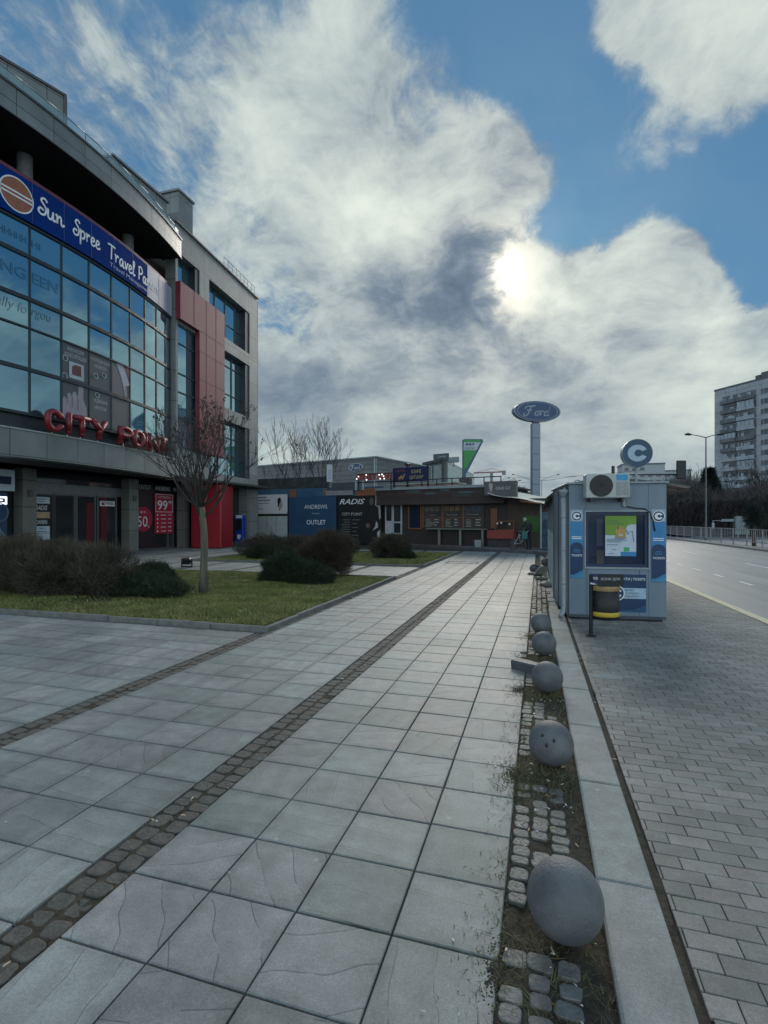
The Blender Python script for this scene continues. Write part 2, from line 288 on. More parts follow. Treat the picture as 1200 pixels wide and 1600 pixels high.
# ---------------------------------------------------------------- mesh building
WL = {}
def tag(o, label=None, cat=None, group=None, kind=None):
    if label: o['label'] = label
    if cat: o['category'] = cat
    if group: o['group'] = group
    if kind: o['kind'] = kind
    return o
def thing(name, label, cat, loc=(0, 0, 0), group=None, rz=0.0):
    o = bpy.data.objects.new(name, None); COL.objects.link(o); o.location = loc; o.rotation_euler = (0, 0, rz); o.empty_display_size = .2
    WL[o.name] = Vector(loc); return tag(o, label, cat, group)
def frame(A, B):
    """X along the wall to the viewer's right, Y into the wall, Z up"""
    A = Vector(A); B = Vector(B); x = (B-A); x.z = 0; x.normalize(); z = Vector((0, 0, 1)); y = z.cross(x)
    M = Matrix((x, y, z)).transposed().to_4x4(); M.translation = A; return M
class MB:
    def __init__(s, M=None): s.v = []; s.f = []; s.uv = []; s.M = M; s.smooth = []
    def _add(s, vs, fs, uvs=None, smooth=False):
        o = len(s.v)
        for p in vs:
            p = Vector(p); s.v.append(s.M @ p if s.M else p)
        for k, f in enumerate(fs):
            s.f.append([i+o for i in f]); s.smooth.append(smooth)
            if uvs: s.uv.append([uvs[i] for i in f])
            else:
                pts = [Vector(vs[i]) for i in f]; n = (pts[1]-pts[0]).cross(pts[2]-pts[0])
                ax = max(range(3), key=lambda i: abs(n[i]))
                s.uv.append([{0: (p.y, p.z), 1: (p.x, p.z), 2: (p.x, p.y)}[ax] for p in pts])
        return s
    def box(s, x0, x1, y0, y1, z0, z1, bev=0.0):
        if x0 > x1: x0, x1 = x1, x0
        if y0 > y1: y0, y1 = y1, y0
        if z0 > z1: z0, z1 = z1, z0
        b = min(bev, (x1-x0)*.45, (y1-y0)*.45, (z1-z0)*.45)
        if b <= 0:
            v = [(x0,y0,z0),(x1,y0,z0),(x1,y1,z0),(x0,y1,z0),(x0,y0,z1),(x1,y0,z1),(x1,y1,z1),(x0,y1,z1)]
            return s._add(v, [(3,2,1,0),(4,5,6,7),(0,1,5,4),(1,2,6,5),(2,3,7,6),(3,0,4,7)])
        X = (x0, x1); Y = (y0, y1); Z = (z0, z1); v = []; idx = {}
        for i in (0, 1):
            for j in (0, 1):
                for k in (0, 1):
                    sx = b*(1-2*i); sy = b*(1-2*j); sz = b*(1-2*k)
                    for a, p in enumerate(((X[i], Y[j]+sy, Z[k]+sz), (X[i]+sx, Y[j], Z[k]+sz), (X[i]+sx, Y[j]+sy, Z[k]))):
                        idx[i, j, k, a] = len(v); v.append(p)
        I = lambda i, j, k, a: idx[i, j, k, a]
        f = [[I(0,0,0,0),I(0,0,1,0),I(0,1,1,0),I(0,1,0,0)],[I(1,0,0,0),I(1,1,0,0),I(1,1,1,0),I(1,0,1,0)],
             [I(0,0,0,1),I(1,0,0,1),I(1,0,1,1),I(0,0,1,1)],[I(0,1,0,1),I(0,1,1,1),I(1,1,1,1),I(1,1,0,1)],
             [I(0,0,0,2),I(0,1,0,2),I(1,1,0,2),I(1,0,0,2)],[I(0,0,1,2),I(1,0,1,2),I(1,1,1,2),I(0,1,1,2)]]
        for i in (0, 1):
            for j in (0, 1): f.append([I(i,j,0,0), I(i,j,0,1), I(i,j,1,1), I(i,j,1,0)])
            for k in (0, 1): f.append([I(i,0,k,0), I(i,0,k,2), I(i,1,k,2), I(i,1,k,0)])
        for j in (0, 1):
            for k in (0, 1): f.append([I(0,j,k,1), I(0,j,k,2), I(1,j,k,2), I(1,j,k,1)])
        for i in (0, 1):
            for j in (0, 1):
                for k in (0, 1): f.append([I(i,j,k,0), I(i,j,k,1), I(i,j,k,2)])
        return s._add(v, f)
    def cyl(s, p0, p1, r0, r1=None, n=12, cap=True, smooth=True):
        r1 = r0 if r1 is None else r1; p0 = Vector(p0); p1 = Vector(p1); d = (p1-p0).normalized()
        a = d.orthogonal().normalized(); b = d.cross(a); v = []
        for p, r in ((p0, r0), (p1, r1)):
            for i in range(n):
                t = 2*math.pi*i/n; v.append(p + (a*math.cos(t)+b*math.sin(t))*r)
        s._add(v, [(i, (i+1) % n, n+(i+1) % n, n+i) for i in range(n)], smooth=smooth)
        if cap:
            s._add(v[:n], [tuple(reversed(range(n)))]); s._add(v[n:], [tuple(range(n))])
        return s
    def tube(s, pts, r, n=8, closed=False):
        P = [Vector(p) for p in pts]; m = len(P); rr = r if isinstance(r, (list, tuple)) else [r]*m; v = []
        up = None
        for i in range(m):
            if closed: d = (P[(i+1) % m]-P[i-1]).normalized()
            else: d = (P[min(i+1, m-1)]-P[max(i-1, 0)]).normalized()
            if up is None: up = d.orthogonal().normalized()
            up = (up - d*up.dot(d)); up = up.normalized() if up.length > 1e-6 else d.orthogonal().normalized()
            b = d.cross(up)
            for k in range(n):
                t = 2*math.pi*k/n; v.append(P[i]+(up*math.cos(t)+b*math.sin(t))*rr[i])
        f = []
        for i in range(m if closed else m-1):
            j = (i+1) % m
            for k in range(n): f.append((i*n+k, i*n+(k+1) % n, j*n+(k+1) % n, j*n+k))
        if not closed: f += [tuple(reversed(range(n))), tuple(range((m-1)*n, m*n))]
        return s._add(v, f, smooth=True)
    def lathe(s, prof, c=(0, 0, 0), n=24, smooth=True):
        c = Vector(c); v = []; f = []
        for r, z in prof:
            for i in range(n):
                t = 2*math.pi*i/n; v.append(c+Vector((r*math.cos(t), r*math.sin(t), z)))
        for j in range(len(prof)-1):
            for i in range(n): f.append((j*n+i, j*n+(i+1) % n, (j+1)*n+(i+1) % n, (j+1)*n+i))
        f += [tuple(reversed(range(n))), tuple(range((len(prof)-1)*n, len(prof)*n))]
        return s._add(v, f, smooth=smooth)
    def ball(s, c, r, nu=24, nv=14, sz=1.0):
        prof = []
        for j in range(nv+1):
            t = -math.pi/2+math.pi*j/nv; prof.append((max(r*math.cos(t), 1e-4), r*math.sin(t)*sz))
        return s.lathe(prof, c, nu)
    def prism(s, poly, y0, y1):
        """poly in (x,z), extruded along y"""
        n = len(poly); v = [(x, y0, z) for x, z in poly]+[(x, y1, z) for x, z in poly]
        f = [tuple(range(n)), tuple(reversed(range(n, 2*n)))]+[(i, n+i, n+(i+1) % n, (i+1) % n) for i in range(n)]
        return s._add(v, f)
    def hprism(s, poly, z0, z1):
        n = len(poly); v = [(x, y, z0) for x, y in poly]+[(x, y, z1) for x, y in poly]
        f = [tuple(reversed(range(n))), tuple(range(n, 2*n))]+[(i, (i+1) % n, n+(i+1) % n, n+i) for i in range(n)]
        return s._add(v, f)
    def quad(s, a, b, c, d, uvs=None): return s._add([a, b, c, d], [(0, 1, 2, 3)], uvs)
    def build(s, name, m, parent=None, label=None):
        me = bpy.data.meshes.new(name); off = WL[parent.name] if parent else Vector((0, 0, 0))
        me.from_pydata([tuple(p-off) for p in s.v], [], s.f)
        me.polygons.foreach_set('use_smooth', s.smooth)
        uvl = me.uv_layers.new(name='UVMap'); flat = [c for f in s.uv for p in f for c in p[:2]]
        uvl.data.foreach_set('uv', flat)
        for mm in (m if isinstance(m, (list, tuple)) else [m]): me.materials.append(mm)
        me.validate(); me.update()
        o = bpy.data.objects.new(name, me); COL.objects.link(o)
        if parent: o.parent = parent; WL[o.name] = off
        if label: o['label'] = label
        return o
def trimesh(name, verts, m, parent=None, n=3):
    """fast soup: verts (k*n,3) -> k faces of n corners"""
    k = len(verts)//n; me = bpy.data.meshes.new(name); off = np.array(WL[parent.name]) if parent else np.zeros(3)
    me.vertices.add(len(verts)); me.vertices.foreach_set('co', (verts-off).astype(np.float32).ravel())
    me.loops.add(k*n); me.loops.foreach_set('vertex_index', np.arange(k*n, dtype=np.int32))
    me.polygons.add(k); me.polygons.foreach_set('loop_start', np.arange(0, k*n, n, dtype=np.int32)); me.polygons.foreach_set('loop_total', np.full(k, n, dtype=np.int32))
    me.materials.append(m); me.update(calc_edges=True); me.validate()
    o = bpy.data.objects.new(name, me); COL.objects.link(o)
    if parent: o.parent = parent; WL[o.name] = Vector(off)
    return o
def struct(o): o['kind'] = 'structure'; return o
def textmesh(txt, size=1.0, width=None, ext=0.0, bold=0.0, shear=0.0, align='CENTER', bevel=0.0, res=3, spacing=1.0):
    cu = bpy.data.curves.new('t', 'FONT'); cu.body = txt; cu.size = 1.0; cu.align_x = align; cu.align_y = 'CENTER'
    cu.offset = bold; cu.extrude = ext/size if size else 0; cu.shear = shear; cu.bevel_depth = bevel/size; cu.resolution_u = res; cu.space_character = spacing
    ob = bpy.data.objects.new('t', cu); COL.objects.link(ob)
    dg = bpy.context.evaluated_depsgraph_get(); dg.update(); me = bpy.data.meshes.new_from_object(ob.evaluated_get(dg))
    vs = [v.co.copy() for v in me.vertices]; fs = [tuple(p.vertices) for p in me.polygons]
    bpy.data.objects.remove(ob); bpy.data.curves.remove(cu); bpy.data.meshes.remove(me)
    if not vs: return [], []
    xs = [v.x for v in vs]; w = max(xs)-min(xs); sx = size if width is None else width/w
    ys = [v.y for v in vs]; cy = (max(ys)+min(ys))/2
    x0 = (max(xs)+min(xs))/2 if align == 'CENTER' else min(xs)
    # to (x, depth, z): text's own z (extrusion) faces the viewer = -y
    return [Vector(((v.x-x0)*sx, -v.z*size, (v.y-cy)*size)) for v in vs], fs
def text(mb, txt, x, z, size, y=-.004, **k):
    vs, fs = textmesh(txt, size, **k)
    if vs: mb._add([v+Vector((x, y, z)) for v in vs], fs)
    return mb
# ================================================================ GROUND
def fbm(x, y, seed=0):
    """cheap smooth noise on numpy arrays"""
    r = np.random.default_rng(seed); out = np.zeros_like(x); a = 1.0
    for o in range(5):
        for k in range(4):
            th = r.uniform(0, 6.28); f = 2**o*r.uniform(.7, 1.3); out += a*np.sin((x*math.cos(th)+y*math.sin(th))*f+r.uniform(0, 6.28))/4
        a *= .55
    return out
def fb1(x, y, seed=0): return float(fbm(np.array([x]), np.array([y]), seed)[0])
M_soil = mat('soil', (.062, .052, .038), .95, var=.55, scale=14, bump=.8, bscale=45, spec=.2)
M_joint = mat('joint_dirt', (.055, .05, .042), .95, var=.35, scale=20, bump=.5, spec=.2)
M_asph = mat('asphalt', (.18, .19, .192), .5, var=.34, scale=2.2, bump=.4, bscale=160, spec=.6, streak=(1, .06, 1))
M_asph2 = mat('far_ground', (.10, .10, .095), .9, var=.3, scale=.2)
M_tile = slabmat('paving_slab', (.262, .296, .270), (.312, .304, .290), .58, True, .36)
M_tilb = slabmat('paving_slab_other_side', (.268, .294, .273), (.308, .302, .289), .58, True, .36)
M_brick = slabmat('paving_brick', (.225, .230, .202), (.295, .268, .248), .6, False, .32)
M_kerb = slabmat('kerb_stone', (.275, .29, .262), (.31, .31, .288), .68, False, .4)
M_cob = mat('cobble', (.10, .092, .078), .8, var=.35, scale=14, bump=.9, bscale=60)
M_cob2 = mat('cobble_pale', (.15, .15, .135), .6, var=.35, scale=14, bump=.9, bscale=60)
M_line = mat('road_paint', (.62, .62, .58), .6, var=.2, scale=12)
M_yline = mat('kerb_paint', (.62, .54, .34), .6, var=.2, scale=8)

g = MB(); g.quad((-900, -300, -.16), (900, -300, -.16), (900, 1800, -.16), (-900, 1800, -.16)); struct(g.build('ground', M_asph2))
g = MB(); g.box(-60, -.14, -12, 60, -.30, -.022); struct(g.build('plaza_bed', M_joint))
g = MB(); g.box(.50, 3.60, -12, 60, -.30, -.016); struct(g.build('pavement_bed', M_joint))

def roadx(y, x0): return x0-.03*(y-10)
def band(name, m, x0, x1, z, ya=-60, yb=420, th=.0, n=24):
    g = MB(); ys = [ya+(yb-ya)*i/n for i in range(n+1)]
    for a, b in zip(ys[:-1], ys[1:]):
        p = [(roadx(a, x0), a, z), (roadx(a, x1), a, z), (roadx(b, x1), b, z), (roadx(b, x0), b, z)]
        if th: 
            q = [(x, y, z-th) for x, y, z in p]
            g._add(p+q, [(0, 1, 2, 3), (4, 7, 6, 5), (0, 4, 5, 1), (2, 6, 7, 3), (1, 5, 6, 2), (3, 7, 4, 0)] if True else [])
        else: g.quad(*p)
    return struct(g.build(name, m))
band('road', M_asph, 3.6, 40, -.10)
band('road_kerb', M_yline, 3.68, 3.86, .0, -30, 150, .2, 90)
band('median', mat('concrete_median', (.25, .25, .24), .85, var=.25, scale=3, bump=.3), 13.3, 14.6, .02, 20, 300, .2)
band('far_pavement', mat('far_pave', (.24, .24, .23), .85, var=.2), 24.5, 31, .02, -60, 300, .2)
# lane marks: only what is painted on the road
g = MB()
for k in range(40):
    y = 10.3+k*2.15
    x = roadx(y, 5.95); g.box(x-.055, x+.055, y, y+1.0, -.098, -.095)
for k in range(14):
    y = 13+k*9.0; x = roadx(y, 8.75); g.box(x-.06, x+.06, y, y+3.2, -.098, -.095)
struct(g.build('lane_marking', M_line))

# ---- slabs
def slab(g, x0, x1, y0, y1, z=0.0, bev=.006, jit=.0018, th=.03):
    zs = [z+random.uniform(-jit, jit) for _ in range(4)]
    c = [(x0, y0), (x1, y0), (x1, y1), (x0, y1)]; t = [(x0+bev, y0+bev), (x1-bev, y0+bev), (x1-bev, y1-bev), (x0+bev, y1-bev)]
    v = [(*p, zz) for p, zz in zip(t, zs)]+[(*p, zz-bev*.8) for p, zz in zip(c, zs)]+[(*p, z-th) for p in c]
    f = [(0, 1, 2, 3)]+[(4+i, 4+(i+1) % 4, (i+1) % 4, i) for i in range(4)]+[(8+i, 8+(i+1) % 4, 4+(i+1) % 4, 4+i) for i in range(4)]
    uv = [(x-x0, y-y0) for x, y, _ in v]
    g._add(v, f, uv)
LAWNS = [((-16.5, -4.05), (7.15, 14.6)), ((-14.2, -4.05), (18.5, 26.0))]
def in_lawn(x, y): return any(a[0] < x < a[1] and b[0] < y < b[1] for a, b in LAWNS)
TW = .445; TL = .412
cols = []; strips = []
x = -.15
for grp in range(11):
    for k in range(4): cols.append((x-TW, x)); x -= TW
    strips.append((x-.25, x)); x -= .25
g = MB(); g2 = MB()
for ci, (a, b) in enumerate(cols):
    for j in range(-12, 70):
        y0 = 2.9+j*TL
        if y0 < -3 or y0 > 28.4: continue
        if in_lawn((a+b)/2, y0+TL/2) or (ci >= 8 and y0+TL/2 < 14.6): continue
        if ci == 0 and -3 < y0 < 8 and random.random() < 0: continue
        w = .0030+random.uniform(0, .0022)
        xb = b-w
        slab(g if ci < 4 or ci > 11 else g2, a+w, xb, y0+w+random.uniform(0, .003), y0+TL-w, 0, .005, .0022)
x = -4.21
while x > -22:
    for j in range(-12, 30):
        y0 = 2.9+j*TL
        if y0 < -3 or y0 > 14.4 or in_lawn(x-TW/2, y0+TL/2): continue
        w = .0030+random.uniform(0, .0022); slab(g2, x-TW+w, x-w, y0+w+random.uniform(0, .003), y0+TL-w, 0, .005, .0022)
    x -= TW
struct(g.build('paving', M_tile)); struct(g2.build('paving', M_tilb))

def stone(g, cx, cy, lx, ly, z, h=.012, n=0, ang=0.0):
    """hand-split sett: a rounded, skewed rectangle with an uneven flat top"""
    a = random.uniform(-.09, .09); rr = .26*min(lx, ly); out = []
    for qx, qy, t0 in ((1, 1, 0), (-1, 1, 90), (-1, -1, 180), (1, -1, 270)):
        kx_r = lx/2*random.uniform(.86, 1.04); ky_r = ly/2*random.uniform(.86, 1.04)
        for t in (10, 45, 80): out.append((qx*(kx_r-rr)+rr*math.cos(R_(t0+t)), qy*(ky_r-rr)+rr*math.sin(R_(t0+t))))
    n = len(out); v = []; tx, ty = random.uniform(-.03, .03), random.uniform(-.03, .03)
    for s, dz in ((1.0, -.02), (.985, h*.72), (.90, h)):
        for x, y in out:
            X = (x*math.cos(a)-y*math.sin(a))*s; Y = (x*math.sin(a)+y*math.cos(a))*s
            v.append((cx+X, cy+Y, z+dz+(X*tx+Y*ty if dz > 0 else 0)+random.uniform(-.0012, .0012)))
    v.append((cx, cy, z+h*random.uniform(.9, 1.1)))
    f = [(q*n+i, q*n+(i+1) % n, (q+1)*n+(i+1) % n, (q+1)*n+i) for q in range(2) for i in range(n)]+[(2*n+i, 2*n+(i+1) % n, 3*n) for i in range(n)]
    g._add(v, f, [(p[0], p[1]) for p in v], smooth=False)
g = MB()
for si, (a, b) in enumerate(strips[:6]):
    for row in (0, 1):
        y = -3.0 if si < 2 else 14.7
        while y < 28.3:
            ly = random.uniform(.085, .125); cx = a+.0625+row*.125+random.uniform(-.006, .006)
            if not in_lawn(cx, y) and random.random() > .04:
                stone(g, cx, y+ly/2, random.uniform(.102, .120), ly-.006, -.017+random.uniform(-.006, .004), .010, 12)
            y += ly
struct(g.build('cobble_strip', M_cob))
# dirt packed between the cobbles
g = MB()
for si, (a, b) in enumerate(strips[:6]):
    n = 220
    for i in range(n):
        y0 = -3+31.3*i/n; y1 = -3+31.3*(i+1)/n
        if in_lawn((a+b)/2, (y0+y1)/2) or (si > 1 and y0 < 14.6): continue
        g.quad((a+.004, y0, -.0135), (b-.004, y0, -.0135), (b-.004, y1, -.0135), (a+.004, y1, -.0135))
struct(g.build('strip_dirt', M_soil))

# ---- kerb between plaza and bus pavement (slightly skewed) and the brick pavement
def kx(y, x0): return x0-.011*(y-2)
g = MB(); y = -3.2
while y < 9.65:
    L_ = .98; z = random.uniform(-.002, .004)
    c = [(kx(y, .275), y+.004), (kx(y, .53), y+.004), (kx(y+L_, .53), y+L_-.004), (kx(y+L_, .275), y+L_-.004)]
    b = .010; v = [(c[0][0]+b, c[0][1]+b, z+.012), (c[1][0]-b, c[1][1]+b, z+.008), (c[2][0]-b, c[2][1]-b, z+.008), (c[3][0]+b, c[3][1]-b, z+.012)]
    v += [(*p, z+.004) for p in c]+[(*p, -.25) for p in c]
    f = [(0, 1, 2, 3)]+[(4+i, 4+(i+1) % 4, (i+1) % 4, i) for i in range(4)]+[(8+i, 8+(i+1) % 4, 4+(i+1) % 4, 4+i) for i in range(4)]
    g._add(v, f, [(p[0], p[1]) for p in v]); y += L_
while y < 26:
    slab(g, kx(y, .285)+random.uniform(-.02, .02), kx(y, .46), y+.01, y+.5, random.uniform(-.02, .0), .01, .006, .15); y += .55
struct(g.build('kerb', M_kerb))
g = MB(); BL = .203; BW = .1035
j = 0; y = -2.6
while y < 27:
    off = (BL/2 if j % 2 else 0)+random.uniform(-.01, .01); x = .585-off-BL
    while x < 3.62:
        xa = max(x, kx(y, .575)); xb = min(x+BL, roadx(y, 3.66))
        if xb-xa > .012:
            w = .0022; s = .030
            slab(g, xa+w, xb-w, y+w, y+BW-w, random.uniform(-.0015, .0015), .003, .0012, .02)
        x += BL
    y += BW; j += 1
pv = g.build('brick_pavement', M_brick); struct(pv)
# ---- soil strip with buried cobbles
nx, ny = 26, 1400
xs = np.linspace(-.20, .30, nx); ys = np.linspace(-3.0, 27, ny); XX, YY = np.meshgrid(xs, ys)
Z = -.017+.009*fbm(XX*7, YY*5, 3)+.005*fbm(XX*30, YY*30, 4)
Z -= .030*np.clip((-.135-XX)/.05, 0, 1)
Z -= np.clip((XX-.24)/.05, 0, 1)*.01
vv = np.stack([XX.ravel(), YY.ravel(), Z.ravel()], 1)
faces = [(j*nx+i, j*nx+i+1, (j+1)*nx+i+1, (j+1)*nx+i) for j in range(ny-1) for i in range(nx-1)]
me = bpy.data.meshes.new('soil_strip'); me.from_pydata(vv.tolist(), [], faces); me.polygons.foreach_set('use_smooth', [True]*len(faces)); me.materials.append(M_soil)
o = bpy.data.objects.new('soil_strip', me); COL.objects.link(o); struct(o)
def cobbled(y): return not any(abs(y-c) < r for c, r in ((2.28, .14), (3.72, .22), (5.35, .28), (6.7, .22), (7.95, .2)))
g = MB(); y = -.5
while y < 16:
    ly = random.uniform(.070, .100)
    for k in range(3):
        if cobbled(y) and random.random() < (.96, .90, .72)[k]:
            stone(g, -.098+k*.104+random.uniform(-.007, .007), y+ly/2+random.uniform(-.01, .01), random.uniform(.084, .100), ly-.009, -.018+random.uniform(-.006, .003), .011, 12)
    y += ly
struct(g.build('cobble_strip', M_cob2))
# dirt spilling over the slabs' edge beside the balls: thin crumbs thinning outwards
g = MB()
for cx, cy, rx, ry, k in ((-.16, 2.02, .07, .26, 420), (-.15, 3.62, .10, .22, 600), (-.16, 5.45, .22, .28, 800), (-.15, 6.7, .20, .2, 600), (-.15, 8.0, .14, .2, 400), (.53, 5.55, .04, .14, 160), (.56, 9.2, .25, .14, 500), (-.16, 1.3, .05, .2, 300)):
    for _ in range(int(k*.55)):
        r = abs(random.gauss(0, .42)); t = random.uniform(0, 6.28); x = cx+rx*r*math.cos(t); y = cy+ry*r*math.sin(t)
        if x > cx+.02 and cx < 0: x = 2*cx-x
        s = random.uniform(.002, .010)*(1.15-min(r, 1)*.85); n = 6; h = s*.28; a0 = random.uniform(0, 1)
        v = [(x+s*math.cos(a0+i*6.283/n)*random.uniform(.7, 1.2), y+s*math.sin(a0+i*6.283/n)*random.uniform(.7, 1.2), .0005) for i in range(n)]+[(x, y, .002+h)]
        g._add(v, [(i, (i+1) % n, n) for i in range(n)], smooth=False)
struct(g.build('spilled_soil', M_soil))
# thin line of dirt and weeds between kerb and bricks
g = MB(); ys = [-3+.05*i for i in range(256)]
for a, b in zip(ys[:-1], ys[1:]):
    w0 = -.002+.012*fb1(a*5, 0, 8); w1 = -.002+.012*fb1(b*5, 0, 8)
    g.quad((kx(a, .528), a, .0015), (kx(a, .565)+w0, a, .0025), (kx(b, .565)+w1, b, .0025), (kx(b, .528), b, .0015))
struct(g.build('dirt_joint', M_soil))

# ---- lawns
M_soil2 = mat('lawn_soil', (.055, .05, .03), .95, var=.4, scale=5, spec=.15)
M_lk = mat('lawn_kerb', (.15, .15, .14), .85, var=.3, scale=7, bump=.4)
gk = MB()
def kerbrun(g, A, B, w=.075, z1=.078):
    A = Vector(A); B = Vector(B); L_ = (B-A).length; n = max(1, round(L_/1.0)); M = frame(A, B)
    for i in range(n):
        mb = MB(M); dz = random.uniform(-.008, .008); mb.box(i*L_/n+.004, (i+1)*L_/n-.004, -w/2+random.uniform(-.004, .004), w/2, -.05, z1+dz, .012)
        o = len(g.v); g.v += mb.v; g.f += [[k+o for k in f] for f in mb.f]; g.uv += mb.uv; g.smooth += mb.smooth
for (xa, xb), (ya, yb) in LAWNS:
    kerbrun(gk, (xa, ya, 0), (xb, ya, 0)); kerbrun(gk, (xb-.05, ya+.06, 0), (xb-.05, yb-.06, 0)); kerbrun(gk, (xa, yb, 0), (xb, yb, 0)); kerbrun(gk, (xa, ya+.06, 0), (xa, yb-.06, 0))
struct(gk.build('lawn_kerb', M_lk))
def lawnz(x, y): return .058+.03*fbm(x*.7, y*.7, 21)+.012*fbm(x*3, y*3, 22)
for li, ((xa, xb), (ya, yb)) in enumerate(LAWNS):
    nx, ny = 110, 80; XX, YY = np.meshgrid(np.linspace(xa+.04, xb-.09, nx), np.linspace(ya+.04, yb-.04, ny)); Z = lawnz(XX, YY)
    edge = np.minimum(np.minimum(XX-xa, xb-XX), np.minimum(YY-ya, yb-YY)); Z = np.where(edge < .25, Z*edge/.25+.05*(1-edge/.25), Z)
    me = bpy.data.meshes.new('lawn_soil'); me.from_pydata(np.stack([XX.ravel(), YY.ravel(), Z.ravel()], 1).tolist(), [], [(j*nx+i, j*nx+i+1, (j+1)*nx+i+1, (j+1)*nx+i) for j in range(ny-1) for i in range(nx-1)])
    me.materials.append(M_soil2); me.polygons.foreach_set('use_smooth', [True]*len(me.polygons)); o = bpy.data.objects.new('lawn_soil', me); COL.objects.link(o); struct(o)
def grass(name, n, xa, xb, ya, yb, h, m, zf, w=.0045, label='', dens=None, lean=.6):
    x = rng.uniform(xa, xb, n); y = rng.uniform(ya, yb, n)
    if dens is not None:
        k = rng.uniform(0, 1, n) < dens(x, y); x = x[k]; y = y[k]; n = len(x)
    z = zf(x, y)-.005; hh = h*rng.uniform(.45, 1.25, n)*(1+.35*fbm(x*1.5, y*1.5, 31)); hh = np.clip(hh, .01, None)
    th = rng.uniform(0, 2*np.pi, n); ln = rng.normal(0, lean, (2, n))*hh; ww = w*rng.uniform(.7, 1.6, n)
    dx = np.cos(th)*ww; dy = np.sin(th)*ww
    a = np.stack([x-dx, y-dy, z], 1); b = np.stack([x+dx, y+dy, z], 1)
    c = np.stack([x+ln[0], y+ln[1], z+hh], 1)
    V = np.stack([a, b, c], 1).reshape(-1, 3)
    o = trimesh(name, V, m); tag(o, label, 'grass', kind='stuff'); return o
M_grass = leafmat('grass_blades', (.105, .130, .034), (.31, .30, .105), .6)
M_dgrass = leafmat('dry_grass', (.10, .10, .045), (.22, .19, .10), .75)
dn = lambda x, y: .55+.45*fbm(x*1.1, y*1.1, 41)
grass('grass', 230000, -13.5, -4.15, 7.22, 14.5, .055, M_grass, lawnz, .007, 'green winter grass of the near lawn around the bare tree', dn)
grass('grass', 110000, -13.8, -4.16, 18.6, 25.9, .065, M_grass, lawnz, .010, 'patchy grass of the far lawn in front of the cafe', dn)
sz = lambda x, y: -.019+.009*fbm(x*7, y*5, 3)
def dstrip(x, y):
    d = np.full(len(x), .22)
    for cy, r in ((1.95, .35), (3.62, .25), (5.45, .35), (6.75, .3), (8.1, .3), (9.7, .5)): d = np.maximum(d, 1.0*np.exp(-((y-cy)/r)**2))
    d = np.where(y > 9.5, .8, d)
    d = np.maximum(d, .9*np.exp(-((x+.0)/.5)**2)*(fbm(x*2, y*1.7, 52) > .35))
    return np.clip(d*(.6+.6*fbm(x*5, y*5, 51)), 0, 1)
grass('weeds', 60000, -.17, .27, 1.0, 13, .028, M_dgrass, sz, .0025, 'dry weeds and moss growing in the soil strip around the stone balls', dstrip, 1.1)
grass('weeds', 11000, -.36, -.14, 1.6, 8.3, .020, M_dgrass, lambda x, y: x*0+.004, .0022, 'dry weed wisps creeping over the edge of the slabs', lambda x, y: dstrip(x, y)*(np.exp(-((x+.15)/.12)**2))*.7, 1.3)

# ---- litter
M_lit = mat('paper_litter', (.62, .61, .57), .8, var=.15)
M_butt = mat('cigarette_filter', (.55, .42, .26), .8, var=.2)
def scrap(g, x, y, z, s, ang):
    c, n = math.cos(ang), math.sin(ang); w = s*random.uniform(.15, .5)
    v = [(x-c*s-n*w, y-n*s+c*w, z), (x+c*s-n*w, y+n*s+c*w, z+.002), (x+c*s+n*w, y+n*s-c*w, z), (x-c*s+n*w, y-n*s-c*w, z+.002)]
    v += [(a, b, q+.0012) for a, b, q in v]; g._add(v, [(0, 3, 2, 1), (4, 5, 6, 7), (0, 1, 5, 4), (1, 2, 6, 5), (2, 3, 7, 6), (3, 0, 4, 7)])
g = MB()
for _ in range(120):
    y = random.choice((random.uniform(1.2, 2.6), random.uniform(3, 4.6), random.uniform(4.8, 8), random.uniform(8, 13)))
    x = random.uniform(-.16, .26) if random.random() < .8 else random.uniform(-.4, .26)
    scrap(g, x, y, max(float(sz(np.array([x]), np.array([y]))[0]), -.012 if x < .25 else .012)+.008 if x > -.15 else .006, random.uniform(.003, .010)*(1+.10*y), random.uniform(0, 3.14))
for _ in range(40): 
    y = random.uniform(1.8, 11); scrap(g, random.uniform(.6, 3.4), y, .005, random.uniform(.003, .007)*(1+.1*y), random.uniform(0, 3.14))
for _ in range(45):
    y = random.uniform(1.5, 14); scrap(g, random.uniform(-3.9, -.3), y, .006, random.uniform(.003, .007)*(1+.1*y), random.uniform(0, 3.14))
for _ in range(16):
    y = random.uniform(7.4, 13); scrap(g, random.uniform(-10, -4.4), y, .14, random.uniform(.02, .03), random.uniform(0, 3.14))
tag(g.build('litter', M_lit), 'scraps of pale litter scattered over soil strip, slabs and lawn', 'litter', kind='stuff')
g = MB()
for _ in range(60):
    y = random.uniform(1.2, 9); x = random.uniform(-.15, .25) if random.random() < .6 else random.choice((kx(y, .55), random.uniform(-2.15, -1.95)))
    a = random.uniform(0, 3.14); d = Vector((math.cos(a), math.sin(a), 0))*.013; p = Vector((x, y, .008 if x > .3 or x < -.15 else -.008)); g.cyl(p-d, p+d, .0038, n=6)
tag(g.build('cigarette_butts', M_butt), 'cigarette butts trodden into the soil strip and cobbles', 'litter', kind='stuff')

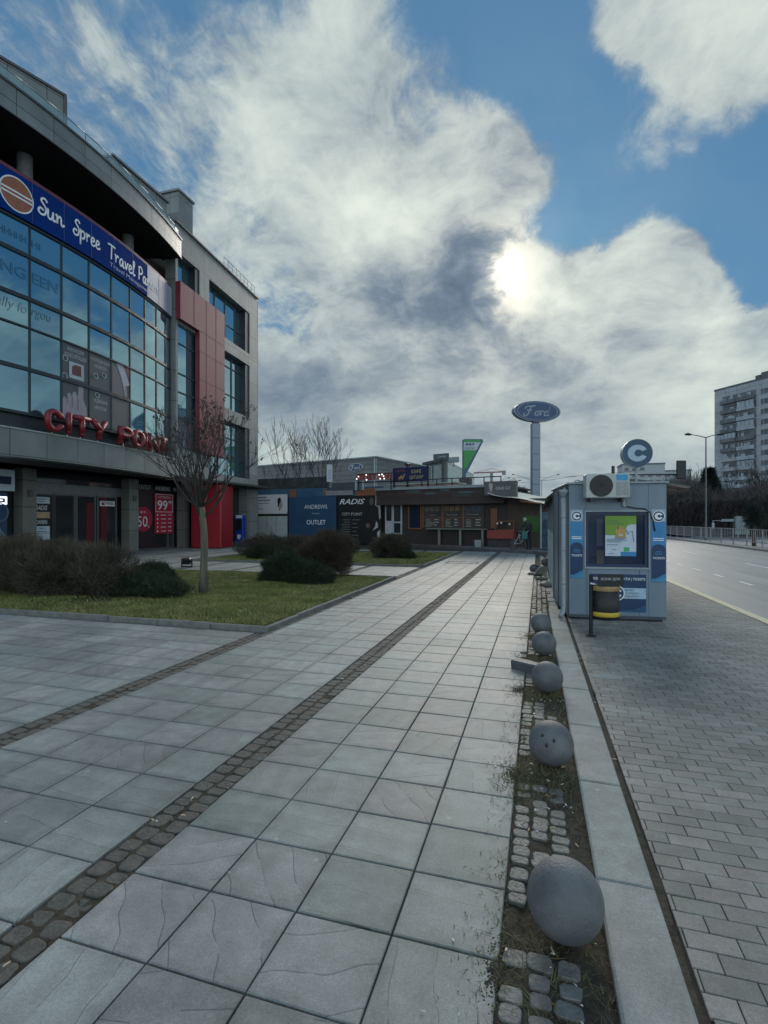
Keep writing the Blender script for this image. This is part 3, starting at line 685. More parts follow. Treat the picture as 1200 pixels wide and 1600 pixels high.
# ================================================================ STONE BALLS
M_ball = mat('ball_stone', (.115, .118, .124), .62, var=.34, scale=5.5, bump=.5, bscale=90)
def ball(cx, cy_px, lab, px=None, r=.155):
    D = (EYE-r*.96)*FPX/(cy_px-HZ); p = PD(px, D, 0)
    g = MB(); g.ball((p.x, p.y, r*.93), r, 40, 24)
    for i in range(len(g.v)):
        v = g.v[i]; d = (v-Vector((p.x, p.y, r*.93))).normalized(); k = 1+.006*fb1(d.x*3+cx, d.y*3+d.z*2, 61); g.v[i] = Vector((p.x, p.y, r*.93))+d*r*k
    o = g.build('stone_ball', M_ball); tag(o, lab, 'bollard', 'stone ball bollards along the kerb'); return p
BALLS = [(1403, 883, 'nearest and largest-looking stone ball, plain grey, at the bottom of the photo'),
 (1160, 861, 'second stone ball from the camera, with small dark chips on its face'),
 (1057, 855, 'third stone ball from the camera, behind the broken kerb stone'),
 (1005, 850, 'fourth stone ball from the camera, just beyond the broken kerb stone'),
 (973, 845, 'fifth stone ball from the camera, smallest of the near row before the kiosk corner'),
 (878, 852, 'far stone ball beside the kiosk back, right one of the distant pair'),
 (888, 835, 'far dark stone ball beside the kiosk back, left one of the distant pair')]
bp_ = []
for i, (cy, px, lab) in enumerate(BALLS): bp_.append(ball(i*3.3, cy, lab, px))
# chips on the second ball
M_chip = mat('chip_dark', (.03, .03, .032), .9)
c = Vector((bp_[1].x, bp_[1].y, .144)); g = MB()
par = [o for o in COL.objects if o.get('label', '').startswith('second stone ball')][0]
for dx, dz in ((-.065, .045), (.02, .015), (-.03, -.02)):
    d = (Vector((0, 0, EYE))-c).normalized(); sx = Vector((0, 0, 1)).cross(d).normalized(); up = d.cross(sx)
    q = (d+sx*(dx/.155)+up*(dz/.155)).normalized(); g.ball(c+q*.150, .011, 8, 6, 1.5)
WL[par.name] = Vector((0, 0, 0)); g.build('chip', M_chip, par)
# broken kerb stone
A = G(797, 1046); B = G(838, 1056); 
M = frame((A.x+.0, A.y+.05, 0), (B.x+.06, B.y-.02, 0)); g = MB(M); g.box(0, .42, 0, .14, -.02, .10, .015)
for i in range(len(g.v)): g.v[i] += Vector((random.uniform(-.012, .012), random.uniform(-.012, .012), random.uniform(-.008, .012)))
tag(g.build('kerb_stone', mat('dark_stone', (.075, .08, .095), .6, var=.4, scale=8, bump=1, bscale=25)), 'broken dark kerb stone lying across the soil strip by the third ball', 'stone')
# pale slab leaning near far balls
p = G(845, 897); g = MB(Matrix.Translation(p) @ Matrix.Rotation(.4, 4, 'Z') @ Matrix.Rotation(R_(-52), 4, 'X')); g.hprism([(.2*math.cos(t), .33*math.sin(t)) for t in [i*math.pi/8 for i in range(16)]], .0, .04)
tag(g.build('stone_slab', mat('pale_stone', (.42, .42, .38), .8, var=.2, bump=.4)), 'pale rounded stone slab tipped up beside the far stone balls', 'stone')
for (px, py, s, lab) in ((832, 898, .16, 'small pale rubble stone left of the tipped slab'), (846, 905, .2, 'flat grey rubble stone lying in front of the tipped slab'), (856, 915, .22, 'low rubble stone in the soil nearest the kiosk corner'), (818, 1020, .045, 'pebble lying between the fourth ball and the cobbles')):
    p = G(px, py); g = MB(); g.ball((p.x, p.y, s*.12), s, 9, 6, .35)
    for i in range(len(g.v)): g.v[i] += Vector([random.uniform(-.1, .1)*s for _ in range(3)])
    tag(g.build('rubble_stone', M_cob2), lab, 'stone', 'rubble by the kerb')
# pale patch of cement on the bricks
A = G(925, 1055); g = MB(); poly = [(0, 0), (.30, -.02), (.33, .12), (.24, .17), (.02, .15)]; g.hprism([(A.x+x, A.y+y-.08) for x, y in poly], .001, .0055)
struct(g.build('cement_patch', mat('cement', (.27, .28, .27), .7, var=.15, scale=10)))
# manhole frame on plaza
g = MB(); A = G(735, 880); g.box(A.x-1.0, A.x+.3, A.y-.25, A.y-.2, .001, .01); g.box(A.x-1.0, A.x+.3, A.y+.55, A.y+.6, .001, .01); g.box(A.x-1.0, A.x-.95, A.y-.2, A.y+.55, .001, .01); g.box(A.x+.25, A.x+.3, A.y-.2, A.y+.55, .001, .01)
tag(g.build('hatch_frame', mat('rusty_iron', (.13, .11, .10), .8, var=.3)), 'rusty rectangular hatch frame set in the slabs before the cafe', 'hatch')
# ================================================================ CITY POINT BUILDING
def cx_(y): return -17.4-(y-15.5)**2/50
def cp(y, d, z):
    """on the bowed facade: y along, d metres into the building, z up"""
    n = Vector((1, (y-15.5)/25, 0)).normalized(); return Vector((cx_(y), y, z))-n*d
def ray_y(px, d=0):
    u = (px-600)/FPX; dr = Fv+Rv*u; lo, hi = 5.0, 26.0
    # bisection on the side of the bow
    f = lambda y: dr.x*(y/dr.y)-(cx_(y)-d)
    a, b = 8.0, 30.0
    for _ in range(60):
        m = (a+b)/2
        if f(a)*f(m) <= 0: b = m
        else: a = m
    return (a+b)/2
CPROOT = thing('shopping_centre', 'dark grey shopping centre with bowed blue glass front and tall red panel', 'building', (-18.5, 22.9, 0))
GC = (.165, .18, .175)
M_clad = panelmat('grey_cladding', GC, 1.32, 1.0, .38, .0, .012, .10, 0)
M_cladv = panelmat('grey_cladding_wing', (.20, .215, .205), 1.40, 1.62, .42, .0, .014, .10, 0)
M_cladc = panelmat('stone_cladding', (.175, .178, .16), 3.0, 1.15, .7, .0, .012, .06, 0)
M_dark = mat('dark_interior', (.012, .013, .015), .8, var=.3)
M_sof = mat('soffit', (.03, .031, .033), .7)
M_frame = mat('dark_frame', (.018, .024, .032), .4, var=.1)
M_glass = glassmat('curtain_glass', (.155, .34, .42), .03, .86)
M_glassd = glassmat('shop_glass', (.035, .04, .045), .06, .25)
M_red = panelmat('red_panel', (.33, .035, .05), 1.25, 1.0, .45, .0, .0, .1)
M_redg = mat('red_paint', (.27, .008, .015), .38, var=.15, scale=2)
M_trim = mat('roof_trim', (.10, .10, .105), .4, .4)
M_maroon = mat('maroon_trim', (.14, .03, .04), .4)

edges_px = [55, 105, 148, 183, 212, 235, 253, 267]
ye = [ray_y(p) for p in edges_px]
pitch = (ye[4]-ye[0])/4
ys_m = [ye[0]-pitch*k for k in range(5, 0, -1)]+ye
print('mullions', [round(v, 2) for v in ys_m], 'pitch', pitch)
Y0 = ys_m[0]; YE = 22.75
ys_m.append(YE) if YE-ys_m[-1] > .3 else None
rows = [5.58, 7.2, 8.7, 9.76, 11.3, 12.44]
def curved_sheet(mb, y0, y1, d, z0, z1, n=1, flip=False):
    for i in range(n):
        a = y0+(y1-y0)*i/n; b = y0+(y1-y0)*(i+1)/n
        p = [cp(a, d, z0), cp(b, d, z0), cp(b, d, z1), cp(a, d, z1)]
        mb.quad(*p, uvs=[(a, z0), (b, z0), (b, z1), (a, z1)])
def curved_bar(mb, y0, y1, d0, d1, z0, z1, n=30):
    """a solid band following the bow (d0 nearer the street)"""
    ysx = [y0+(y1-y0)*i/n for i in range(n+1)]
    for a, b in zip(ysx[:-1], ysx[1:]):
        A, B = (cp(a, d0, 0), cp(b, d0, 0)); C, D = (cp(b, d1, 0), cp(a, d1, 0))
        q = lambda p, z: (p.x, p.y, z)
        mb.quad(q(A, z0), q(B, z0), q(B, z1), q(A, z1), uvs=[(a, z0), (b, z0), (b, z1), (a, z1)])
        mb.quad(q(A, z1), q(B, z1), q(C, z1), q(D, z1)); mb.quad(q(D, z0), q(C, z0), q(B, z0), q(A, z0))
    for y in (y0, y1):
        A = cp(y, d0, 0); D = cp(y, d1, 0); mb.quad((A.x, A.y, z0), (D.x, D.y, z0), (D.x, D.y, z1), (A.x, A.y, z1))
YL = 6.0
g = MB(); curved_bar(g, YL, YE, .0, .5, 3.95, 4.92); g.build('fascia', M_clad, CPROOT)
g = MB(); curved_bar(g, YL, YE, -.04, .55, 4.92, 4.97); g.build('ledge', mat('pale_metal', (.33, .35, .34), .35, .5), CPROOT)
g = MB(); curved_bar(g, YL, YE, .42, .5, 4.97, 5.58, 30); g.build('spandrel', M_frame, CPROOT)
g = MB(); curved_bar(g, YL, YE, -.35, 3.2, 15.6, 16.55); g.build('roof_edge', M_clad, CPROOT)
g = MB(); curved_bar(g, YL, YE+.02, -.40, -.30, 16.53, 16.61); curved_bar(g, YL, YE+.02, -.38, -.34, 15.56, 15.6); g.build('roof_trim', M_trim, CPROOT)
g = MB(); curved_bar(g, YL, YE-.01, -.28, 3.0, 15.57, 15.597); g.build('soffit', mat('soffit_shade', (.010, .010, .011), .8), CPROOT)  # black sheet: the shade under the overhang put into its colour
g = MB(); curved_bar(g, YL, YE, .2, .45, 14.0, 14.13); g.build('terrace_trim', M_maroon, CPROOT)
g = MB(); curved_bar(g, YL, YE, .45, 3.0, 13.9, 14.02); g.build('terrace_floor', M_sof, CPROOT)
g = MB(); curved_bar(g, YL, YE, 3.0, 3.1, 14.0, 15.6); g.build('terrace_wall', M_dark, CPROOT)
# main body behind
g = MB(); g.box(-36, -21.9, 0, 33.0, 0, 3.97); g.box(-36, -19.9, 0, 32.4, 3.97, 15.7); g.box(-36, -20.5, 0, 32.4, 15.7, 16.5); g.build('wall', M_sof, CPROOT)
# glass panes, each its own
k = 0
for a, b in zip(ys_m[:-1], ys_m[1:]):
    for z0, z1 in zip(rows[:-1], rows[1:]):
        mb = MB(); jt = [random.uniform(-.004, .004) for _ in range(4)]
        A = cp(a+.03, .30, 0); B = cp(b-.03, .30, 0)
        p = [(A.x+jt[0], A.y, z0+.03), (B.x+jt[1], B.y, z0+.03), (B.x+jt[2], B.y, z1-.03), (A.x+jt[3], A.y, z1-.03)]
        mb.quad(*p); mb.build('window_pane', M_glass, CPROOT)
g = MB()
for y in ys_m:
    for z0, z1 in ((5.58, 12.44),):
        A = cp(y-.03, .26, 0); B = cp(y+.03, .26, 0); C = cp(y+.03, .42, 0); D = cp(y-.03, .42, 0)
        g.hprism([(A.x, A.y), (D.x, D.y), (C.x, C.y), (B.x, B.y)][::-1], z0, z1)
for z, w in zip(rows, (.05, .065, .03, .065, .065, .04)): curved_bar(g, YL, YE, .235, .43, z-w, z+w, 30)
g.build('mullion', M_frame, CPROOT)
# blue banner along the top of the glass
BN = thing('banner', 'long blue travel agency banner with white handwriting above the bowed glass', 'banner', tuple(cp(15, .2, 12.5)))
M_ban = mat('banner_blue', (.003, .030, .17), .8, var=.12, scale=1.2, spec=.08)
M_banp = mat('banner_pale', (.34, .34, .42), .45, var=.1)
M_white = mat('white_vinyl', (.72, .74, .76), .5, var=.08)
ypal = ye[5]
g = MB(); curved_bar(g, YL, ypal, .16, .3, 12.50, 13.98, 30); g.build('blue_sheet', M_ban, BN)
g = MB(); curved_bar(g, ypal+.01, YE, .16, .3, 12.50, 13.98, 6); g.build('pale_sheet', M_banp, BN)
for y in ys_m:
    if y > YL: g = MB(); curved_bar(g, y-.008, y+.008, .15, .155, 12.5, 13.98, 1); g.build('seam', mat('banner_seam', (.05, .09, .24), .5), BN)
# handwriting strokes (unit box, x right, y up)
GL = {
 'S': (.62, [[(.62,.86),(.5,1),(.3,.98),(.22,.8),(.42,.62),(.55,.4),(.45,.1),(.2,.0),(.02,.15),(.15,.36),(.38,.30)]]),
 'u': (.62, [[(.0,.5),(.06,.5),(.06,.12),(.2,.0),(.36,.16),(.42,.5),(.42,.1),(.5,.0),(.62,.12)]]),
 'n': (.62, [[(.0,.42),(.08,.5),(.1,.0),(.12,.3),(.28,.5),(.38,.4),(.4,.08),(.5,.0),(.64,.14)]]),
 'p': (.6, [[(.02,.5),(.1,.46),(.06,-.42),(.1,.3),(.3,.52),(.48,.36),(.38,.06),(.12,.06)]]),
 'r': (.5, [[(.0,.46),(.1,.5),(.1,.0),(.12,.3),(.28,.52),(.42,.44)]]),
 'e': (.52, [[(.04,.26),(.3,.3),(.36,.46),(.2,.54),(.06,.34),(.08,.08),(.26,.0),(.5,.14)]]),
 'T': (.7, [[(-.05,.93),(.25,.98),(.75,.95)], [(.36,.97),(.33,.5),(.30,.0)]]),
 'a': (.6, [[(.42,.42),(.24,.52),(.06,.3),(.1,.04),(.28,.06),(.42,.44),(.42,.1),(.5,.0),(.6,.1)]]),
 'v': (.5, [[(.0,.48),(.08,.46),(.2,.02),(.36,.48),(.46,.46)]]),
 'l': (.36, [[(.04,.3),(.22,.8),(.18,1.02),(.08,.9),(.08,.2),(.16,.0),(.32,.12)]]),
 'P': (.62, [[(.1,.94),(.08,.5),(.06,.0)], [(.0,.86),(.2,1.0),(.46,.96),(.56,.74),(.4,.52),(.1,.5)]]),
 't': (.42, [[(.16,.9),(.14,.3),(.2,.02),(.36,.1)], [(.0,.6),(.34,.62)]]),
 's': (.4, [[(.3,.46),(.14,.5),(.08,.36),(.26,.2),(.2,.02),(.02,.06)]]),
}
def smooth(pts, n=6):
    P = [Vector((*p, 0)) for p in pts]; out = []
    for i in range(len(P)-1):
        p0 = P[max(i-1, 0)]; p1 = P[i]; p2 = P[i+1]; p3 = P[min(i+2, len(P)-1)]
        for k in range(n):
            t = k/n; out.append(.5*((2*p1)+(-p0+p2)*t+(2*p0-5*p1+4*p2-p3)*t*t+(-p0+3*p1-3*p2+p3)*t**3))
    out.append(P[-1]); return out
def hand(mb, word, x0, z0, h, w, fn, sx=1.0):
    x = x0
    for ch in word:
        if ch == ' ': x += .4*h*sx; continue
        adv, sts = GL[ch]
        for st in sts:
            q = smooth(st); L_ = []; Rr = []
            for i, p in enumerate(q):
                d = (q[min(i+1, len(q)-1)]-q[max(i-1, 0)]); d = d.normalized() if d.length else Vector((1, 0, 0)); nn = Vector((-d.y, d.x, 0))*w/2
                c = Vector((p.x*h*sx, p.y*h, 0)); L_.append(c+nn); Rr.append(c-nn)
            for i in range(len(q)-1):
                mb.quad(*[fn(x+v.x, z0+v.y) for v in (L_[i], Rr[i], Rr[i+1], L_[i+1])])
        x += adv*h*sx
    return x
fn = lambda x, z: cp(x, .145, z)
g = MB(); sy = ray_y(64)
x = hand(g, 'Sun', sy, 13.03, .62, .075, fn, .92); hand(g, 'Spree', ray_y(119), 13.03, .62, .072, fn, .80)
hand(g, 'Travel', ray_y(174), 12.98, .62, .075, fn, .90); hand(g, 'Par', ray_y(221), 12.98, .62, .075, fn, .86)
g.build('lettering', M_white, BN)
g = MB(); hand(g, 'tners', ypal+.06, 12.98, .62, .06, fn, .62); g.build('lettering', mat('faded_white', (.60, .60, .64), .5), BN)
g = MB(); vs, fs = textmesh('Travel Management', .26, width=2.9, align='LEFT'); ox = ray_y(176); g._add([cp(ox+v.x, .145, 12.72+v.z) for v in vs], fs); g.build('small_lettering', mat('pale_blue_vinyl', (.30, .36, .52), .5), BN)
yc = ray_y(31); g = MB()
def disc(g, yc, zc, r, d, n=40, f=1.0):
    g._add([cp(yc+r*math.cos(2*math.pi*i/n)*f, d, zc+r*math.sin(2*math.pi*i/n)) for i in range(n)], [tuple(range(n))])
disc(g, yc, 13.22, .60, .150); g.build('logo_ring', M_white, BN)
g = MB(); disc(g, yc, 13.22, .55, .146); g.build('logo_disc', mat('logo_brown', (.28, .10, .05), .5), BN)
g = MB()
for dz in (.07, -.07): curved_bar(g, yc-.53, yc+.53, .138, .142, 13.22+dz-.03, 13.22+dz+.03, 4)
g.build('logo_stripe', M_white, BN)
# round columns on the terrace
for px in (40, 208):
    y = ray_y(px, 1.2); p = cp(y, 1.3, 14.0); g = MB(); g.cyl((p.x, p.y, 14.02), (p.x, p.y, 15.6), .26, n=20); g.build('column', mat('column_grey', (.14, .145, .15), .6), CPROOT)
# roof railing (glass) above the bowed edge
RL = MB(); GP = MB()
yy = [YL+1.25*i for i in range(int((YE-YL)/1.25)+1)]+[YE]
for y in yy:
    p = cp(y, -.2, 0); RL.box(p.x-.02, p.x+.02, p.y-.02, p.y+.02, 16.61, 17.08)
for a, b in zip(yy[:-1], yy[1:]):
    RL.tube([cp(a, -.2, 17.08), cp(b, -.2, 17.08)], .022, 6)
    A = cp(a+.05, -.2, 0); B = cp(b-.05, -.2, 0); GP.quad((A.x, A.y, 16.64), (B.x, B.y, 16.64), (B.x, B.y, 17.05), (A.x, A.y, 17.05))
r_ = RL.build('railing', mat('rail_metal', (.30, .36, .38), .35, .6), CPROOT); GP.build('railing_glass', clear('rail_glass', (.25, .42, .45), .04, .5), CPROOT)
# rooftop boxes
P1 = PD(101, 21.0); P0 = PD(0, 19.25); P0 = P0-(P1-P0).normalized()*9; MP = frame(P0, P1); LP = (P1-P0).length
g = MB(MP); g.box(0, LP, 0, 5, 16.5, 19.1); g.build('penthouse', M_clad, CPROOT)
g = MB(MP); g.box(-.1, LP+.06, -.06, 5.1, 19.1, 19.2); g.box(LP-.05, LP+.08, -.05, .03, 16.55, 19.1); g.build('penthouse_trim', M_trim, CPROOT)
g = MB(); g.box(-24, -20.5, 20.7, 24.6, 16.7, 20.0); g.box(-24.1, -20.4, 20.6, 24.7, 20.0, 20.12); g.build('lift_housing', M_clad, CPROOT)
g = MB(); g.box(-22.5, -20.5, 25.6, 26.9, 16.7, 21.3); g.box(-22.6, -20.42, 25.5, 27.0, 21.3, 21.42); g.build('chimney', M_clad, CPROOT)
# ---- flat wing at the right
W0 = Vector((-18.5, 22.85, 0)); W1 = Vector((-19.37, 32.6, 0)); WM = frame(W0, W1); WLn = (W1-W0).length
def ws(px, dep=0.0):
    """metres along the wing under photo column px (dep = set back)"""
    u = (px-600)/FPX; dr = Fv+Rv*u; A = WM @ Vector((0, dep, 0)); X = (W1-W0).normalized()
    # A + s X = t dr
    det = X.x*(-dr.y)+dr.x*X.y; s = (-A.x*(-dr.y)-dr.x*A.y)/det; return s
HT = 17.6
s276, s281, s308, s315, s351, s326, s387 = ws(276), ws(281), ws(308), ws(315), ws(352), ws(327), ws(390)
g = MB(WM); T = .6
def wall(x0, x1, z0, z1): 
    if x1-x0 > .005: g.box(x0, x1, 0, T, z0, z1)
xa, xb = ws(278), s308+.25
wall(0, xa, 3.9, 16.1); wall(-.0, WLn, 16.1, HT)
wall(xa, xb, 3.9, 5.6); wall(xb, s326, 3.9, 16.1)
xc = ws(351)+.0
wall(s326, s387, 12.45, 13.26); wall(s326, s387, 8.04, 8.84); wall(s326, s387, 3.9, 4.56); wall(s387, WLn, 0, 16.1)
wall(xa, xb, 12.3, 14.6)
g.build('facade', M_cladv, CPROOT)
g = MB(WM); g.box(WLn, WLn+.3, .1, 12, 0, HT-.1); g.build('end_wall', M_cladc, CPROOT)
g = MB(WM); g.box(-.05, WLn+.08, -.10, .5, HT, HT+.1); g.box(-.3, 0, .0, 4, 16.8, HT); g.build('roof_trim', M_trim, CPROOT)
def window(x0, x1, z0, z1, vs, hs, dep=.45, gm=None, frm=.05):
    mb = MB(WM); mb.quad((x0, dep, z0), (x1, dep, z0), (x1, dep, z1), (x0, dep, z1)); w = mb.build('window', gm or M_glass, CPROOT)
    mb = MB(WM)
    for v in [x0+frm]+[x0+(x1-x0)*t for t in vs]+[x1-frm]: mb.box(v-frm*.6, v+frm*.6, dep-.06, dep+.02, z0, z1)
    for h in [z0+frm]+[z0+(z1-z0)*t for t in hs]+[z1-frm]: mb.box(x0, x1, dep-.05, dep+.015, h-frm*.7, h+frm*.7)
    mb.build('frame', mat('window_frame', (.05, .075, .09), .4), w)
    return w
window(xa, xb, 5.6, 7.24, (.5,), (), gm=glassmat('lattice_glass', (.20, .22, .26), .15, .6), dep=.12); window(xa, xb, 7.24, 12.3, (.5,), (.28, .48, .8), dep=.12)
window(xa, xb, 14.6, 16.1, (.55,), ())
window(s326, s387, 13.26, 16.1, (.25, .5, .75), (.42,)); window(s326, s387, 8.84, 12.45, (.33, .66), (.3, .8)); window(s326, s387, 4.56, 8.04, (.33, .66), (.33, .72))
for z0, z1 in ((13.26, 16.1), (8.84, 12.45), (4.56, 8.04)): g = MB(WM); g.box(s387-.55, s387-.002, .05, .44, z0+.002, z1-.002); g.build('reveal', M_frame, CPROOT)
g = MB(WM); g.box(xb-.2, xb-.002, .02, .11, 5.602, 12.298); g.build('reveal', M_frame, CPROOT); g = MB(WM); g.box(xb-.4, xb-.002, .04, .44, 14.602, 16.098)
g.build('reveal', M_frame, CPROOT)
# red L-shaped panel
r0, r1, r2 = ws(282, -.28), ws(312, -.28), ws(351, -.28)
g = MB(WM); g.prism([(r0, 12.45), (r1, 12.45), (r1, 5.6), (r2, 5.6), (r2, 14.45), (r0, 14.45)], -.28, -.003); rp = g.build('red_panel', mat('red_cladding', (.19, .028, .045), .42, var=.12, scale=1.2, streak=True), CPROOT)
g = MB(WM); jt = mat('red_joint', (.10, .012, .02), .6)
def jl(x0, x1, z0, z1): g.box(x0, x1, -.286, -.278, z0, z1)
for t in (.28, .55, .78): 
    xx = r0+(r2-r0)*t; jl(xx-.015, xx+.015, 12.45 if xx < r1 else 5.6, 14.45)
for z in (12.47, 11.3, 9.7, 8.6, 7.3): jl(r1, r2, z-.015, z+.015)
g.build('panel_joint', jt, rp)
# rail on the wing roof
g = MB(WM); n = 8
for i in range(n+1):
    x = 5.2+(WLn-.3-5.2)*i/n; g.box(x-.015, x+.015, .05, .08, HT+.1, HT+.75)
g.box(5.2, WLn-.3, .05, .08, HT+.72, HT+.76); g.box(5.2, WLn-.3, .055, .075, HT+.42, HT+.45); g.build('railing', mat('rail_metal', (.30, .36, .38), .35, .6), CPROOT)
g = MB(WM); g.box(0, WLn, 0, .05, 3.9, 3.95); g.build('soffit_edge', M_sof, CPROOT)
# soffit under the overhang and the ground floor
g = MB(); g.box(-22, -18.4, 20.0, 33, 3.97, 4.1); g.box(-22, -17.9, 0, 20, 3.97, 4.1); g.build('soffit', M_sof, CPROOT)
XS = -21.6
def fy(px, X=XS):
    u = (px-600)/FPX; dr = Fv+Rv*u; D = X/dr.x; return (Fv*D+Rv*u*D).y, D
def shopbox(mb, pa, pb, z0, z1, d0=0.0, d1=.06, X=XS):
    a, _ = fy(pa, X); b, _ = fy(pb, X); mb.box(X-d1, X+d0, a, b, z0, z1)
# columns
for pa, pb in ((22, 52), (194, 212)):
    a, D = fy(pa, -21.2); b, _ = fy(pb, -21.2); 
    g = MB(); g.box(-21.55, -21.0, b-.62 if pa < 100 else b-.66, b, .0, 3.96, .01); g.build('pillar', M_cladc, CPROOT)
    y = b-.33; m = MB(); m.box(-21.0, -20.9, y-.10, y+.10, 2.75, 3.05, .01); m.build('wall_lamp', mat('lamp_grey', (.10, .10, .10), .5), CPROOT)
g = MB(); a, _ = fy(287, -20.9); b, _ = fy(296, -20.9); g.box(-21.4, -20.9, a, b, 0, 3.96); g.build('pillar', M_cladc, CPROOT)
# entrance: lintel, glass doors
g = MB(); shopbox(g, 50, 193, 2.98, 3.42, .06, .12); g.build('lintel', mat('brushed_metal', (.22, .235, .25), .35, .6), CPROOT)
g = MB(); shopbox(g, 50, 193, 3.42, 3.96, .0, .05); g.build('fanlight', M_glassd, CPROOT)
for pa, pb, nm in ((50, 83, 'side_light'), (84, 116, 'door'), (119, 148, 'door'), (152, 181, 'door')):
    g = MB(); shopbox(g, pa, pb, .05, 2.98, .0, .04); w = g.build(nm, M_glassd, CPROOT)
    m = MB(); a, _ = fy(pa); b, _ = fy(pb)
    for y in (a, b): m.box(XS-.03, XS+.04, y-.045, y+.045, .0, 2.98)
    m.box(XS-.03, XS+.035, a, b, .0, .10); m.box(XS-.03, XS+.035, a, b, 2.9, 2.98); m.build('frame', mat('door_metal', (.17, .18, .19), .35, .6), w)
g = MB(); shopbox(g, 157, 166, .1, 2.9, .041, .048); g.build('red_door_strip', mat('door_red', (.10, .008, .012), .5), CPROOT)
g = MB(); shopbox(g, 134, 146, .1, 2.6, .041, .048); g.build('red_door_strip', mat('door_red', (.10, .008, .012), .5), CPROOT)
g = MB(); shopbox(g, 212, 287, .1, 3.96, .0, .04); g.build('shop_window', M_glassd, CPROOT)
g = MB(); shopbox(g, 212, 287, .0, .1, .03, .05); 
for px in (213, 262, 270, 286): shopbox(g, px-1, px+1, .1, 3.3, .03, .04)
g.build('shop_window_frame', mat('door_metal', (.17, .18, .19), .35, .6), CPROOT)
# dark mannequin shapes behind: none; left shop (partly out of frame)
g = MB(); shopbox(g, -120, 21, .05, 3.2, .0, .04); g.build('shop_window', M_glassd, CPROOT)
# wing ground floor recess
g = MB(WM); x0 = ws(346); g.box(x0, s387+.0, .75, .8, .05, 3.9); g.build('shop_window', M_glassd, CPROOT)
g = MB(WM); g.box(s387-.12, s387-.003, .1, .75, 0, 3.9); g.build('pier', M_cladc, CPROOT)
# pavement step
# ---- signs on the ground floor
def yframe(y, X, z=0): return frame((X, y, z), (X, y+1, z))
def signthing(name, lab, cat, pa, pb, z0, z1, X=XS, dep=.05, m=None, off=.05):
    a, _ = fy(pa, X); b, _ = fy(pb, X); t = thing(name, lab, cat, (X+off, a, z0)); g = MB(yframe(a, X+off)); g.box(0, b-a, 0, dep-.01, z0, z1, .004); g.build('board', m, t); return t, yframe(a, X+off), b-a
M_blk = mat('black_board', (.012, .012, .014), .35, var=.1)
t, F, w = signthing('tenant_board', 'tall black board of shop names beside the entrance doors', 'sign', 49, 80, .75, 2.82, m=M_blk)
def pane(F, x0, x1, z0, z1, m, par, name='plate', y=-.008):
    g = MB(F); g.box(x0, x1, y, y+.006, z0, z1); return g.build(name, m, par)
def lett(F, txt, x, z, size, m, par, y=-.012, name='lettering', **k):
    g = MB(F); text(g, txt, x, z, size, y=y, **k); 
    return g.build(name, m, par) if g.f else None
M_pb = mat('pale_blue_board', (.50, .60, .66), .5, var=.08); M_or = mat('tan_board', (.48, .34, .20), .5, var=.25, scale=3); M_navy = mat('navy', (.01, .02, .08), .5)
pane(F, .03, w-.12, 2.48, 2.78, M_pb, t); lett(F, 'KAVARNA', w/2-.05, 2.63, .13, M_navy, t) if False else None
pane(F, .03, w-.12, 1.82, 2.10, M_or, t); pane(F, .03, w-.12, 1.15, 1.46, M_pb, t); pane(F, .03, w-.12, .83, 1.13, M_pb, t)
lett(F, 'RADIS', w/2-.05, 2.29, .30, M_white, t, shear=.3, width=w*.62, bold=.01); lett(F, 'DANINI', w/2-.05, 1.64, .27, M_white, t, width=w*.56, bold=.01); 
g = MB(F)
for z, wd in ((2.68, .7), (2.57, .5), (1.36, .35), (1.22, .8), (1.0, .3), (.9, .12)): g.box(w/2-.05-wd*w*.33, w/2-.05+wd*w*.33, -.013, -.009, z-.015, z+.015)
g.build('text_line', mat('grey_ink', (.12, .18, .25), .5), t)
t, F, w = signthing('door_notice', 'small white notice with red mark at the top of the right door', 'sign', 155, 178, 2.45, 2.72, m=M_white, off=.06)
pane(F, w*.1, w*.3, 2.5, 2.62, M_redg, t, 'red_mark'); g = MB(F); g.box(w*.38, w*.9, -.012, -.008, 2.55, 2.6); g.box(w*.1, w*.9, -.012, -.008, 2.65, 2.68); g.build('text_line', M_blk, t)
# Andrews outlet lettering over the shop window
t = thing('shop_lettering', 'grey capital letters over the shop window behind the bare tree', 'sign', (XS+.1, fy(214)[0], 3.4))
F = yframe(fy(214)[0], XS+.1); w = fy(285)[0]-fy(214)[0]; M_grl = mat('grey_letters', (.50, .52, .52), .5)
lett(F, 'OUTLET', w*.13, 3.62, .34, M_grl, t, width=w*.24, ext=.012); lett(F, 'ANDREWS', w*.5, 3.6, .36, M_grl, t, width=w*.33, ext=.012); lett(F, 'OUTLET', w*.87, 3.6, .34, M_grl, t, width=w*.24, ext=.012)
# round 50 sticker
yy0, D0 = fy(222); t = thing('discount_sticker', 'round red shop window sticker with a white 50', 'sign', (XS+.06, yy0-.5, 1.05))
F = yframe(yy0, XS+.06); g = MB(F); g.prism([(.72*math.cos(i*math.pi/20), 1.78+.72*math.sin(i*math.pi/20)) for i in range(40)], -.01, 0); g.build('disc', mat('sticker_red', (.36, .02, .05), .5), t)
lett(F, '50', -.05, 1.65, .85, M_white, t, y=-.016, bold=-.005); lett(F, 'up to', 0, 2.17, .22, M_white, t, y=-.016); lett(F, '%', .42, 1.35, .2, M_white, t, y=-.016)
